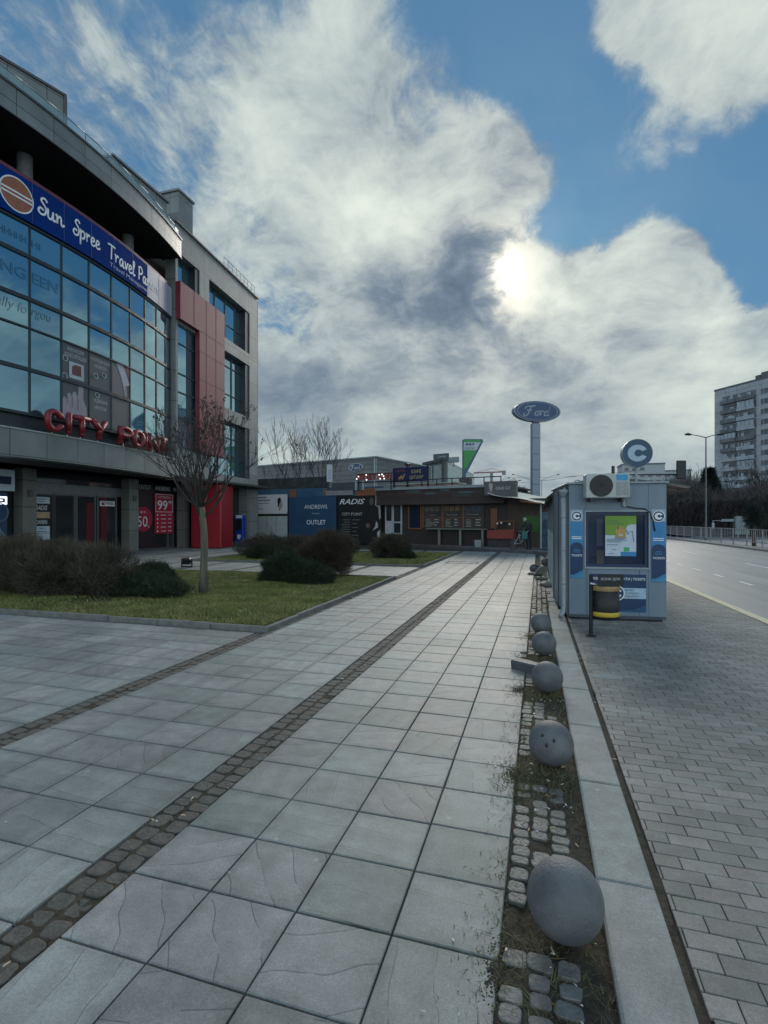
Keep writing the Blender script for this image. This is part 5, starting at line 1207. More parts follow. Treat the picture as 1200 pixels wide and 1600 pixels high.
# ---- litter bin
P = G(923.5, 994); D = (P-Vector((0, 0, 0))).dot(Fv); t = thing('litter_bin', 'black cylindrical litter bin with gold and yellow bands on a dark post', 'litter bin', tuple(P))
M = frame(P, P+Rv); s_ = D/FPX; M_binb = mat('bin_black', (.010, .010, .011), .5, var=.35, scale=9, bump=.15); M_gold = mat('bin_gold', (.33, .21, .09), .45, var=.2, scale=15); M_yel = mat('bin_yellow', (.50, .36, .03), .4, var=.12)
def bz(py): return EYE+(HZ-py)*s_
g = MB(M); g.cyl((0, 0, -.02), (0, 0, bz(899)), .028, n=14); g.ball((0, 0, bz(899)), .03, 12, 6, .5); g.cyl((0, 0, 0), (0, 0, .012), .075, n=18); g.build('post', M_binb, t)
r = 21.0*s_; bx = (947-923.5)*s_; g = MB(M); prof = [(r*.93, bz(967)), (r, bz(965)), (r, bz(914)), (r*.92, bz(914)), (r*.90, bz(955))]
g.lathe(prof, (bx, .04, 0), 36); brr = g.build('barrel', M_binb, t)
g = MB(M); g.lathe([(r+.001, bz(922.5)), (r+.006, bz(922)), (r+.006, bz(915)), (r+.001, bz(914.5))], (bx, .04, 0), 36); g.build('gold_band', M_gold, t)
g = MB(M); g.lathe([(r+.001, bz(962)), (r+.005, bz(961.5)), (r+.005, bz(955.5)), (r+.001, bz(955))], (bx, .04, 0), 36); g.build('yellow_band', M_yel, t)
g = MB(M); g.box(bx-r*.93, bx+r*.93, -.165, -.15, bz(914), bz(895.5), .003); hd = g.build('hood', M_binb, t)
g = MB(M); text(g, 'ЮЗНИ ДОК.', bx-.0, bz(903), .05, y=-.168, width=r*1.45, bold=.012); g.build('lettering', mat('dull_white', (.40, .43, .45), .5), t)
g = MB(M); g.cyl((bx+r*.97, -.10, bz(914)), (bx+r*.97, -.10, bz(899)), .009, n=8); g.tube([(0, 0, bz(912)), (-.02, -.03, bz(911)), (.05, -.05, bz(912.5))], .014, 8); g.build('lock_bar', M_white, t)
g = MB(M); g.box(.0, bx-r+.03, -.02, .04, bz(935), bz(932)); g.box(.0, bx-r+.03, -.02, .04, bz(952), bz(949)); g.build('bracket', M_binb, t)

# ================================================================ CAFE AND STALLS
M_brown = panelmat('brown_boards', (.055, .035, .032), 30, .16, .6, .0, .008, .2, 0, (.012, .009, .008)); M_brown2 = mat('dark_brown', (.035, .026, .024), .6, var=.3, scale=4)
M_wood = mat('orange_wood', (.20, .075, .035), .5, var=.25, scale=6, streak=True); M_lwood = mat('weathered_wood', (.19, .185, .16), .75, var=.3, scale=9, streak=True)
CA = PD(598, 34.6); CB = PD(790, 30.4); CM = frame(CA, CB); CW = (CB-CA).length
def cs(px, dep=0.0):
    u = (px-600)/FPX; dr = Fv+Rv*u; A = CM @ Vector((0, dep, 0)); X = CM.col[0].to_3d()
    det = X.x*(-dr.y)+dr.x*X.y; s = (-A.x*(-dr.y)-dr.x*A.y)/det; D = (A+X*s).dot(Fv); return s, D
def cxz(px, py, dep=0.0): s, D = cs(px, dep); return s, ZH(py, D)
t = thing('cafe', 'dark brown timber cafe with menu boards, counter and roof rail', 'building', tuple(CA))
g = MB(CM); g.box(0, CW, .25, 6, 0, 2.75); g.build('wall', M_brown2, t)
g = MB(CM); g.box(-.3, CW+.0, -.35, .25, 2.72, 3.75); g.box(-.35, CW+.05, -.4, 5.9, 3.75, 3.85); g.build('fascia', M_brown, t)
g = MB(CM); g.box(-.35, CW+.05, -.42, -.40, 3.70, 3.86); g.build('roof_edge', M_kios2, t)
g = MB(CM); g.box(.4, 5.4, -.2, 1.9, 4.05, 4.1); 
for v in range(4): pass
g.build('skylight', mat('skylight_white', (.45, .48, .48), .4), t)
g = MB(CM)
for i in range(8): x = 1.0+i*(CW-1.2)/7; g.box(x-.025, x+.025, -.3, -.25, 3.85, 4.32)
g.box(1, CW-.2, -.3, -.25, 4.28, 4.34); g.build('roof_rail', M_blk, t)
x0 = cs(600)[0]; x1 = cs(626)[0]
g = MB(CM); 
def ring(g, x0, x1, z0, z1, y0, y1, w): g.box(x0, x1, y0, y1, z0, z0+w); g.box(x0, x1, y0, y1, z1-w, z1); g.box(x0, x0+w, y0, y1, z0+w, z1-w); g.box(x1-w, x1, y0, y1, z0+w, z1-w)
zb = ZH(835, 34); zt = ZH(787, 34); xm = x0+(x1-x0)*.45
ring(g, x0, xm, zb, zt, .15, .24, .07); ring(g, xm, x1, zb, zt, .15, .24, .09); g.box(xm, x1, .15, .24, zb+.75, zb+.85); g.box(x0, xm, .16, .23, zb+.05, zb+.9); d = g.build('door', mat('white_frame', (.42, .44, .46), .5), t)
g = MB(CM); g.box(x0+.05, x1-.07, .2, .245, zb+.05, zt-.05); g.build('door_glass', M_glassd, d)
x0 = cs(636)[0]; x1 = cs(657)[0]; zb, zt = ZH(827, 33.5), ZH(787, 33.5); g = MB(CM); ring(g, x0, x1, zb, zt, .14, .24, .09); w = g.build('window', M_wood, t); g = MB(CM); g.box(x0+.07, x1-.07, .2, .24, zb+.07, zt-.07); g.build('pane', mat('bluish_dark', (.012, .02, .045), .2), w)
mb0, mb1 = cs(659)[0], cs(756)[0]; zb, zt = ZH(825, 32.2), ZH(786, 32.2)
n = 3; wdt = (mb1-mb0)/n
for i in range(n):
    xa_, xb_ = mb0+i*wdt+.05, mb0+(i+1)*wdt-.05; g = MB(CM); g.box(xa_, xb_, .16, .22, zb, zt); b = g.build('menu_board', mat('menu_brown', (.05, .04, .035), .5, var=.5, scale=2.5), t)
    g = MB(CM); g.box(xa_-.09, xa_-.0, .14, .24, zb, zt); g.box(xa_, xb_, .15, .159, zb+.62, zb+.66); g.build('board_frame', M_wood, b)
    g = MB(CM); g.box(xa_+.3, xb_-.4, .153, .159, zt-.85+.02*i, zt-.68+.02*i); g.build('title_plate', M_blk, b)
    g = MB(CM); text(g, 'ПАЛАЧИНКИ' if i else 'НАПИТКИ', (xa_+xb_)/2-.05, zt-.765+.02*i, .11, y=.150, bold=.01)
    for k in range(6):
        yy_ = zb+.1+.085*k; a_ = xa_+.1+random.uniform(0, .1); g.box(a_, a_+random.uniform(.25, .6), .153, .159, yy_-.013, yy_+.013)
        if k % 2: a_ = xa_+.75; g.box(a_, a_+random.uniform(.15, .35), .153, .159, yy_-.03, yy_+.03)
    g.build('lettering', mat('menu_text', (.36, .35, .33), .6), b)
    g = MB(CM)
    for k in range(3): a_ = xa_+.1+k*.35; g.box(a_, a_+.27, .153, .159, zt-.5, zt-.2)
    g.build('food_picture', mat('food_pic%d' % i, [(.13, .10, .09), (.16, .10, .05), (.04, .06, .11)][i], .5, var=.6, scale=5), b)
g = MB(CM); g.box(cs(668)[0], cs(762)[0], -.30, .12, zb-.09, zb-.02, .01); g.build('counter', M_lwood, t)
for px in (686, 719, 754): x = cs(px, -.2)[0]; g = MB(CM); g.box(x-.06, x+.06, -.24, -.12, .15, zb-.09); g.build('counter_post', M_lwood, t)
# boards' faint letters on the fascia
g = MB(CM)
for px, py, w_ in ((645, 768, 1.0), (672, 771, .7), (728, 769, .9), (695, 766, .6)): s_x, z_ = cxz(px, py, -.35); g.box(s_x-w_/2, s_x+w_/2, -.357, -.351, z_-.06, z_+.06)
g.build('sign_strip', mat('faded_teal', (.06, .10, .11), .6), t)
g = MB(CM); a_, z_ = cxz(716, 770, -.35); text(g, 'ПАЛАЧИНКИ', a_+.2, z_-.15, .2, y=-.36); g.build('lettering', mat('faded_teal', (.06, .10, .11), .6), t)
# right end of the cafe: red counter, sign, green wall, awning
x0 = cs(764)[0]; x1 = cs(800)[0]
g = MB(CM); g.box(x0, x1+.2, -.35, .15, ZH(842, 30), ZH(829, 30)); g.build('red_counter', mat('counter_red', (.27, .045, .035), .5, var=.2), t)
g = MB(CM); g.box(x0, x1+.2, -.25, .15, .15, ZH(842, 30)); g.build('counter_base', mat('stone_dark', (.05, .048, .05), .8, var=.4, scale=6), t)
g = MB(CM); xw = cs(774)[0]; ring(g, xw, cs(804)[0], ZH(829, 30), ZH(814, 30), -.1, -.02, .05); g.box(cs(766)[0], cs(776)[0], .1, .2, ZH(826, 30), ZH(794, 30)); g.build('hatch_frame', M_wood, t)
g = MB(CM)
for px, py in ((778, 818), (784, 817), (797, 819)): a_, z_ = cxz(px, py); g.ball((a_, -.12, z_), .07, 8, 6)
g.build('light_bulb', mat('bulb_white', (.7, .68, .6), .4), t)
g = MB(CM); g.box(CW, CW+3.4, .3, .4, 0, 3.0); g.build('side_wall', mat('side_brown', (.07, .05, .04), .7, var=.3, scale=3), t)
g = MB(CM); a_ = cs(816, .25)[0]; b_ = cs(842, .25)[0]; g.box(a_, b_, .22, .29, 1.0, ZH(806, 30)); g.build('green_sheet', mat('green_sheet', (.035, .12, .025), .6, var=.25, scale=2), t)
A = PD(757, 29.9); B = PD(806, 28.6); M = frame(A, B); wd = (B-A).length; s = thing('cafe_sign', 'grey sign board GRAB GO with an ice cream emblem on the cafe roof edge', 'sign', tuple(A)+()); 
g = MB(M); z0, z1 = ZH(773.5, 29.5), ZH(752, 29.5); g.prism([(0, z0), (wd, z0-.15), (wd, z1-.02), (0, z1)], 0, .25); g.build('board', mat('sign_grey', (.12, .115, .12), .6, var=.15), s)
g = MB(M); text(g, 'GRAB GO', wd*.60, (z0+z1)/2-.02, .24, y=-.01, bold=.02, width=wd*.46); g.prism([(wd*.22, z0+.12), (wd*.27, z0+.48), (wd*.26, z1-.12), (wd*.20, z1-.08), (wd*.14, z1-.14), (wd*.15, z0+.48)], -.012, -.004); g.build('lettering', mat('cream_letters', (.44, .43, .42), .5), s)
# awning (slightly sagging cloth)
s = thing('awning', 'pale cream awning cloth stretched from the cafe towards the kiosk', 'awning', tuple(PD(800, 29)))
g = MB(); nu, nv = 10, 5; grid = []
for i in range(nu+1):
    for j in range(nv+1):
        u, v = i/nu, j/nv; px = 762+(859-762)*u; D0 = 29.3-1.2*u; p = PD(px, D0+v*3.2, 0); zt = ZH(770.5+(787-770.5)*u**.9, D0)+v*.5-.10*math.sin(u*math.pi)*math.sin(v*math.pi)-.04*math.sin(u*9); grid.append((p.x, p.y, zt))
for i in range(nu):
    for j in range(nv): a = i*(nv+1)+j; g.quad(grid[a], grid[a+nv+1], grid[a+nv+2], grid[a+1])
o = g.build('cloth', mat('awning_cloth', (.55, .54, .47), .8, var=.1, scale=3), s); md = o.modifiers.new('t', 'SOLIDIFY'); md.thickness = .02
for px, D0 in ((845, 29.0), (843, 31.5)): 
    p = PD(px, D0); g = MB(); g.cyl((p.x, p.y, 0), (p.x, p.y, ZH(785, D0)), .05, n=8); g.build('pole', M_stick, s)
g = MB(); p = PD(812, 28.4); q = PD(847, 28.0); g.tube([(p.x, p.y, ZH(783, 28.4)), (q.x, q.y, ZH(787, 28))], .05, 6); g.build('beam', M_wood, s)
# cooler / blue advert box at the right
A = PD(846.5, 27.5); B = PD(862, 27.0); M = frame(A, B); wd = (B-A).length; s = thing('drinks_fridge', 'tall blue grey drinks fridge standing under the awning next to the shelter', 'fridge', tuple(A)); g = MB(M); g.box(0, wd, 0, .5, .15, 2.15, .03); g.build('body', mat('fridge_blue', (.10, .15, .20), .4, var=.3, scale=3), s); g = MB(M); g.box(.06, wd-.06, -.01, 0, .3, 1.75); g.build('door', mat('fridge_glass', (.06, .10, .15), .15, var=.5, scale=5), s); g = MB(M); g.box(wd-.1, wd-.07, -.04, -.01, .8, 1.3); g.build('handle', M_blk, s)
# low platform in front of the cafe
A = G(560, 848); B = G(868, 868); M = frame(A, B); L_ = (B-A).length
g = MB(M); g.box(-2, L_, 0, 5, -.1, .13); struct(g.build('terrace', mat('terrace_stone', (.14, .135, .135), .8, var=.3, scale=2.5, bump=.3)))
g = MB(M); g.box(-2, L_, -.12, 0, -.1, .16, .02); struct(g.build('terrace_edge', mat('terrace_edge', (.10, .098, .10), .8, var=.3, scale=3)))
g = MB(M)
for i in range(16): x = -.5+i*.35; g.box(x, x+.2, -.13, -.12, -.02, .10)
struct(g.build('edge_block', mat('pale_block', (.22, .23, .23), .8)))
p = PD(746, 30.3); g = MB(frame(p, p+Rv)); g.prism([(-.17, .14), (.17, .14), (.2, .55), (-.2, .55)], -.15, .15); tag(g.build('crate', mat('crate_grey', (.20, .24, .23), .6, var=.2)), 'small pale grey tub under the cafe counter', 'tub')
# pallet piece leaning by the fridge
# ---- pavilion and its banners
VA = PD(380, 40); VB = PD(598, 35.2); VM = frame(VA, VB); VW = (VB-VA).length
def vs_(px, dep=0.0):
    u = (px-600)/FPX; dr = Fv+Rv*u; A = VM @ Vector((0, dep, 0)); X = VM.col[0].to_3d()
    det = X.x*(-dr.y)+dr.x*X.y; s = (-A.x*(-dr.y)-dr.x*A.y)/det; D = (A+X*s).dot(Fv); return s, D
t = thing('pavilion', 'low dark market pavilion hung with shop banners between shopping centre and cafe', 'building', tuple(VA))
g = MB(VM); g.box(0, VW, .2, 6, 0, 3.55); g.build('wall', M_brown2, t)
g = MB(VM); g.box(0, VW, .0, .2, 3.45, 4.05); g.build('fascia', mat('fascia_blue', (.035, .10, .17), .6, var=.3, scale=1.5), t)
g = MB(VM); s0 = vs_(453)[0]; g.box(s0, s0+.55, -.02, -.003, 3.4, 4.0); s0 = vs_(505)[0]; g.box(s0, s0+.3, -.02, -.003, 3.5, 4.0); s0 = vs_(555)[0]; g.box(s0, VW, -.02, -.003, 3.4, 3.95); g.build('fascia_patch', mat('orange_patch', (.26, .10, .05), .6, var=.3), t)
g = MB(VM); g.box(0, VW*.62, .3, .5, 4.05, 4.9); g.build('roof_clutter', mat('roof_clutter', (.04, .045, .045), .8, var=.6, scale=2.5), t)
def banner(name, lab, pa, pb, ya, yb, m, y0=-.08, cat='banner'):
    a, Da = vs_(pa); b, Db = vs_(pb); D = (Da+Db)/2; z1, z0 = ZH(ya, D), ZH(yb, D); s = thing(name, lab, cat, tuple(VM @ Vector((a, y0, z0)))); g = MB(VM); g.box(a, b, y0, y0+.06, z0, z1, .01); g.build('sheet', m, s); return s, a, b, z0, z1
s, a, b, z0, z1 = banner('banner', 'white banner with a dark-haired woman profile and faint blue text left of the blue banner', 397, 449.5, 773, 803, mat('banner_white', (.58, .59, .60), .6, var=.08)); W = b-a; H = z1-z0
g = MB(VM)
for k, (wd, hh) in enumerate(((.35, .05), (.45, .05), (.42, .03), (.1, .03), (.2, .03))): g.box(a+W*.05+(.1 if k > 2 else 0), a+W*(.05+wd)+(.1 if k > 2 else 0), -.088, -.082, z1-H*(.14+.15*k)-hh, z1-H*(.14+.15*k)+hh)
g.build('text_line', mat('faint_blue', (.16, .20, .27), .6), s)
g = MB(VM); fx = a+W*.80; zz_ = z0+H*.5; pr = [(-.12,.42),(-.2,.38),(-.24,.2),(-.2,.0),(-.22,-.15),(-.14,-.2),(-.10,-.05),(-.02,.1),(.08,.3),(.02,.42)]; g.prism([(fx+x*1.0, zz_+z*1.15) for x, z in pr], -.09, -.082); g.build('hair_picture', M_blk, s)
g = MB(VM); pr = [(-.05,.2),(.08,.3),(.17,.2),(.20,.0),(.24,-.08),(.18,-.14),(.17,-.28),(.04,-.34),(-.1,-.48),(-.14,-.3),(-.1,-.05)]; g.prism([(fx+x*1.0, zz_+z*1.1) for x, z in pr][::-1], -.088, -.081); g.build('face_picture', mat('face_beige', (.34, .28, .24), .6), s)
s, a, b, z0, z1 = banner('roller_shutter', 'pale grey panelled shutter under the white banner', 397, 449.5, 806.5, 856, mat('shutter_grey', (.38, .41, .41), .6, var=.15, scale=3), cat='shutter')
g = MB(VM); [g.box(a+(b-a)*q-.012, a+(b-a)*q+.012, -.084, -.081, z0, z1) for q in (.14, .40, .68)]; g.build('joint', M_blk, s)
g = MB(VM); 
for k in range(7): 
    x = a+(b-a)*random.uniform(.4, .62); z = z0+(z1-z0)*random.uniform(.55, .85); g.tube([(x, -.085, z), (x+random.uniform(-.15, .15), -.085, z-.15), (x+random.uniform(-.2, .2), -.085, z-.3)], .012, 4)
g.build('scrawl', mat('scrawl_brown', (.14, .12, .11), .7), s)
s, a, b, z0, z1 = banner('banner', 'large plain blue banner with white serif outlet lettering', 452, 526, 776, 856, mat('banner_steelblue', (.020, .068, .135), .6, var=.15, scale=.8)); W = b-a; H = z1-z0
def vlet(par, txt, fx, fz, size, m, wf, **k):
    g = MB(VM); text(g, txt, a+W*fx, z0+H*fz, size, y=-.086, width=W*wf, **k); g.build('lettering', m, par)
vlet(s, 'ANDREWS', .58, .80, .42, M_white, .48); vlet(s, 'OUTLET', .59, .50, .46, M_white, .40, bold=.012); vlet(s, 'ФАШЪН', .58, .67, .12, M_grl, .16)
s, a, b, z0, z1 = banner('banner', 'black banner with white brush lettering and a model in a dark coat', 528, 597, 774.5, 850, mat('banner_black', (.010, .010, .012), .5)); W = b-a; H = z1-z0
vlet(s, 'RADIS', .34, .88, .52, M_white, .58, shear=.35, bold=.015); vlet(s, 'CITY POINT', .34, .62, .30, M_grl, .46)
g = MB(VM)
for k in range(7): z = z0+H*(.50-.05*k); g.box(a+W*.29-random.uniform(.4, .75), a+W*.29, -.088, -.082, z-.025, z+.025); 
for k in range(5): z = z0+H*(.50-.08*k); g.box(a+W*.34, a+W*.34+random.uniform(.35, .65), -.088, -.082, z-.025, z+.025)
g.build('text_line', mat('grey_ink2', (.15, .15, .155), .6), s)
g = MB(VM); g.prism([(a+W*.87, z1-.02), (a+W*.97, z1-.02), (a+W*.98, z0+H*.55), (a+W*.95, z0+H*.50), (a+W*.93, z0+H*.74), (a+W*.86, z0+H*.80)], -.088, -.082); g.prism([(a+W*.88, z0+H*.48), (a+W*.92, z0+H*.42), (a+W*.92, z0+H*.35), (a+W*.80, z0+H*.28), (a+W*.86, z0+H*.36)], -.088, -.082); g.prism([(a+W*.90, z0+H*.24), (a+W*.97, z0+H*.30), (a+W*.97, z0+H*.05), (a+W*.93, z0+H*.05)], -.088, -.082); g.build('white_shape', M_grl, s)
g = MB(VM); pr = [(.0,.0),(.04,.06),(.09,.03),(.10,-.04),(.06,-.11),(.0,-.08)]; g.prism([(a+W*(.73+x), z0+H*(.90+z)) for x, z in pr], -.088, -.082); g.prism([(a+W*(.70+.05*math.cos(i*.7)), z0+H*(.38+.05*math.sin(i*.7))) for i in range(9)], -.088, -.082); g.build('skin_picture', mat('dim_skin', (.13, .10, .09), .6), s)
# small roof signs
s, a, b, z0, z1 = banner('roof_sign', 'dark sign with tall narrow letters above the pavilion eaves', 519, 556, 754, 767, mat('dark_signboard', (.07, .08, .085), .6, var=.2), y0=-.1, cat='sign'); W = b-a; H = z1-z0
vlet(s, 'КЛИПАТИЦИ', .48, .5, .48, mat('pale_letters', (.36, .39, .39), .5), .92, bold=.0)
s, a, b, z0, z1 = banner('notice_board', 'pale printed notice board under the pavilion roof sign', 510, 552, 766.5, 774, mat('notice_pale', (.26, .25, .27), .6, var=.3, scale=8), y0=-.1, cat='sign'); W = b-a; H = z1-z0
vlet(s, 'СЛАДОЛЕД', .45, .5, .18, M_navy, .6)
a, D = vs_(516); p = VM @ Vector((a, -.1, 0)); z0, z1 = ZH(753, D), ZH(726, D); M = VM @ Matrix.Translation((a, -.1, 0)) @ Matrix.Rotation(R_(35), 4, 'Z'); s = thing('flag_sign', 'narrow upright white sign standing on the pavilion roof', 'sign', (p.x, p.y, z0)); g = MB(M); g.box(-.2, .2, -.03, .03, z0, z1); g.build('board', mat('sign_offwhite', (.42, .45, .48), .5, var=.1), s); g = MB(M); g.box(-.02, .02, -.02, .02, 4.0, z0); g.build('post', M_blk, s)
M_ = M; g = MB(M_); [g.box(-.12, .12, -.04, -.032, z0+.2+.12*k, z0+.24+.12*k) for k in range(6)]; g.build('text_line', mat('faint_blue', (.16, .20, .27), .6), s)
a, D = vs_(556); s = thing('white_panel', 'pair of pale upright panels on the pavilion roof right of the narrow letters', 'panel', tuple(VM @ Vector((a, -.1, ZH(767, D))))); g = MB(VM); g.box(a, a+.12, -.15, -.05, ZH(766, D), ZH(752, D)); g.box(a+.55, a+.67, -.15, -.05, ZH(766, D), ZH(752, D)); g.build('post', mat('sign_offwhite', (.42, .45, .48), .5, var=.1), s); g = MB(VM); g.box(a+.12, a+.55, -.1, -.06, ZH(766, D), ZH(753, D)); g.build('infill', mat('grey_green', (.14, .17, .16), .5, var=.3), s)
# red lit sign STREET GO.. with bulbs
A = PD(557, 34.3); B = PD(613, 33.2); M = frame(A, B); wd = (B-A).length; s = thing('street_food_sign', 'dark red letter sign with white bulbs on the cafe roof, left of the blue billboard', 'sign', (A.x, A.y, 3.9)); z = ZH(745.5, 33.8)
g = MB(M); text(g, 'STREET GOU', wd/2, z, .52, y=-.03, width=wd*.98, ext=.05, bold=.02); g.build('lettering', mat('dull_red', (.26, .02, .02), .5), s); g = MB(M); g.box(0, wd, .06, .1, z-.35, z-.28); g.box(0, wd, .06, .1, z+.2, z+.26); g.box(.1, .16, .06, .12, 3.7, z+.26); g.box(wd-.16, wd-.1, .06, .12, 3.7, z+.26); g.build('frame', M_blk, s)
g = MB(M)
for u, v in ((.03, -.08), (.08, .05), (.30, .12), (.31, -.15), (.66, .1), (.69, -.12), (.74, .12), (.78, .02), (.80, -.12)): g.ball((wd*u, -.12, z+v*1.2), .05, 8, 6)
g.build('bulb', emis('bulb_lit', (.9, .85, .82), .9), s)
# blue billboard
A = PD(613.5, 34.0); B = PD(667, 32.6); M = frame(A, B); wd = (B-A).length; z0, z1 = ZH(752.5, 33.3), ZH(730, 33.3); s = thing('billboard', 'navy billboard with a camel drawing and cream Cyrillic letters on the cafe roof', 'billboard', (A.x, A.y, z0)); g = MB(M); g.box(0, wd, 0, .12, z0, z1, .01); g.build('board', mat('bill_navy', (.014, .018, .075), .5), s)
g = MB(M); text(g, 'КАФЕ', wd*.70, z0+(z1-z0)*.68, .30, y=-.01, width=wd*.28, bold=.02); text(g, 'ЦИГАРИ', wd*.70, z0+(z1-z0)*.27, .30, y=-.01, width=wd*.38, bold=.02); g.build('lettering', mat('cream_yellow', (.40, .33, .16), .5), s)
g = MB(M); text(g, 'CAMEL', wd*.24, z0+(z1-z0)*.78, .2, y=-.01, width=wd*.32); g.build('small_lettering', mat('dusty_red', (.28, .10, .09), .5), s)
g = MB(M); cm = [(.0,.1),(.04,.45),(.1,.6),(.2,.55),(.3,.75),(.42,.8),(.5,.6),(.62,.58),(.66,.85),(.76,.95),(.9,.88),(.88,.78),(.78,.76),(.74,.5),(.64,.38),(.62,.0),(.56,.0),(.54,.3),(.24,.28),(.2,.0),(.14,.0),(.14,.32),(.06,.3),(.04,.1)]
g.prism([(wd*.17+x*.62, z0+.06+z*.5) for x, z in cm], -.012, -.004); g.build('camel_drawing', mat('camel_ochre', (.34, .20, .13), .5), s)
g = MB(M); g.box(wd+.02, wd+.10, 0, .08, 3.8, z1+.1); g.box(.1, .16, .05, .1, 3.8, z0); g.build('post', M_blk, s)

# ---- person with bicycle
def skinned(name, joints, edges, radii, m, parent, off=(0, 0, 0), sub=2):
    me = bpy.data.meshes.new(name); me.from_pydata(joints, edges, []); ob = bpy.data.objects.new(name, me); COL.objects.link(ob)
    sk = ob.modifiers.new('s', 'SKIN'); sb = ob.modifiers.new('u', 'SUBSURF'); sb.levels = sub
    for i, r in enumerate(radii): me.skin_vertices[0].data[i].radius = r if isinstance(r, tuple) else (r, r)
    me.skin_vertices[0].data[0].use_root = True; sk.use_smooth_shade = True
    dg = bpy.context.evaluated_depsgraph_get(); dg.update(); m2 = bpy.data.meshes.new_from_object(ob.evaluated_get(dg)); bpy.data.objects.remove(ob)
    m2.materials.clear(); [m2.materials.append(x) for x in (m if isinstance(m, list) else [m])]; o = bpy.data.objects.new(name, m2); COL.objects.link(o)
    if parent: o.parent = parent; WL[o.name] = WL[parent.name]
    return o
P = PD(825.5, 27.9); t = thing('person', 'person in dark jacket and trousers with pale hair bending over a bicycle outside the cafe', 'person', (P.x, P.y, .13))
J = [(0,0,.92),(0,-.02,1.12),(-.05,-.03,1.32),(-.10,-.02,1.42),(-.14,-.02,1.50),(-.19,0,1.60), (.09,0,.90),(.11,-.02,.50),(.12,0,.08),(.10,-.16,.03), (-.09,0,.90),(-.06,-.08,.50),(-.05,.02,.08),(-.07,-.14,.03),
     (.13,-.02,1.36),(.18,-.08,1.10),(.02,-.24,.98),(-.05,-.29,.97),(-.24,-.02,1.36),(-.34,-.06,1.12),(-.38,-.26,1.0),(-.41,-.32,1.0)]
E = [(0,1),(1,2),(2,3),(3,4),(4,5),(0,6),(6,7),(7,8),(8,9),(0,10),(10,11),(11,12),(12,13),(2,14),(14,15),(15,16),(16,17),(2,18),(18,19),(19,20),(20,21)]
R0 = [.13,.14,.17,.07,.055,.10,.10,.075,.05,.045,.10,.075,.05,.045,.075,.055,.045,.035,.075,.055,.045,.035]
body = skinned('body', J, E, R0, mat('dark_clothes', (.012, .013, .018), .8), t)
g = MB(); 
WL['person_tmp'] = Vector((P.x, P.y, .13)); g = MB(Matrix.Translation((P.x, P.y, .13))); g.ball((-.19, .0, 1.62), .105, 14, 10, 1.15); g.build('hair', mat('grey_hair', (.30, .29, .27), .8), t)
g = MB(Matrix.Translation((P.x, P.y, .13))); g.ball((-.20, -.03, 1.585), .092, 12, 8, 1.1); g.ball((-.21, -.125, 1.58), .018, 6, 5); g.build('face', mat('skin', (.30, .19, .14), .6), t)
g = MB(Matrix.Translation((P.x, P.y, .13)))
for hx, hy, hz in ((-.06, -.31, .97), (-.42, -.34, 1.0)):
    for k in range(4): g.tube([(hx-.03+.02*k, hy, hz), (hx-.03+.02*k, hy-.05, hz-.01), (hx-.03+.02*k, hy-.06, hz-.05)], .009, 5)
    g.tube([(hx-.045, hy+.02, hz), (hx-.06, hy-.02, hz-.03)], .01, 5)
g.build('hand', mat('skin', (.30, .19, .14), .6), t)
# bicycle
P = PD(813, 27.6); Q = PD(825, 27.9); M = frame((P.x, P.y, .13), (Q.x, Q.y, .13)); t = thing('bicycle', 'bicycle with a teal bag parked in front of the cafe counter', 'bicycle', (P.x, P.y, .13)); M_bf = mat('bike_frame', (.30, .32, .33), .35, .3)
for x in (-.45, .55):
    g = MB(M); g.tube([(x+.32*math.cos(i*math.pi/12), 0, .34+.32*math.sin(i*math.pi/12)) for i in range(24)], .022, 6, True); w = g.build('wheel', M_blk, t); g = MB(M); [g.tube([(x, 0, .34), (x+.32*math.cos(i*math.pi/6), 0, .34+.32*math.sin(i*math.pi/6))], .004, 4) for i in range(12)]; g.build('spoke', M_bf, w)
g = MB(M); 
for a_, b_ in (((.55, .34), (.38, .85)), ((.38, .82), (-.1, .78)), ((.40, .74), (.02, .34)), ((-.13, .9), (.02, .34)), ((.02, .34), (-.45, .34)), ((-.45, .34), (-.10, .76))): g.tube([(a_[0], 0, a_[1]), (b_[0], 0, b_[1])], .02, 6)
g.build('frame', M_bf, t); g = MB(M); g.tube([(.34, -.25, 1.0), (.36, -.1, .98), (.38, 0, .92), (.36, .1, .98), (.34, .25, 1.0)], .016, 6); g.build('handlebar', M_bf, t); g = MB(M); g.box(-.28, -.02, -.07, .07, .9, .95, .02); g.build('saddle', M_blk, t)
g = MB(M); g.box(.0, .38, -.2, -.04, .55, .98, .05); g.build('bag', mat('teal_bag', (.02, .13, .12), .7, var=.2), t)

# ================================================================ DISTANT BUILDINGS AND SIGNS
def facade(A, B): return frame(A, B), (B-A).length
A = PD(372, 72.5); B = PD(587.5, 60); M, wd = facade(A, B); HF = 9.05
t = thing('car_showroom', 'low grey ribbed car showroom with a blue oval sign, behind the pavilion', 'building', tuple(A)); M_rib = panelmat('ribbed_grey', (.17, .17, .175), 40, .55, .5, .2, .03, .1, 0, (.08, .08, .08))
g = MB(M); g.box(0, wd, 0, 14, 5.1, HF); g.build('wall', M_rib, t); g = MB(M); g.box(0, wd, .3, 13, 0, 5.1); g.build('glazing', mat('dull_glazing', (.025, .035, .04), .3, var=.4, scale=.5), t)
g = MB(M); g.box(-.2, wd+.15, -.15, 14, HF, HF+.15); g.build('roof_edge', M_kios2, t)
A2 = PD(587.5, 60)+Vector((.05, .05, 0)); B2 = PD(614, 71); M2, wd2 = facade(A2, B2); g = MB(M2); g.box(0, wd2, .0, .3, 5.4, HF-.05); g.build('side_wall', mat('pale_cladding', (.42, .45, .46), .5, var=.06), t)
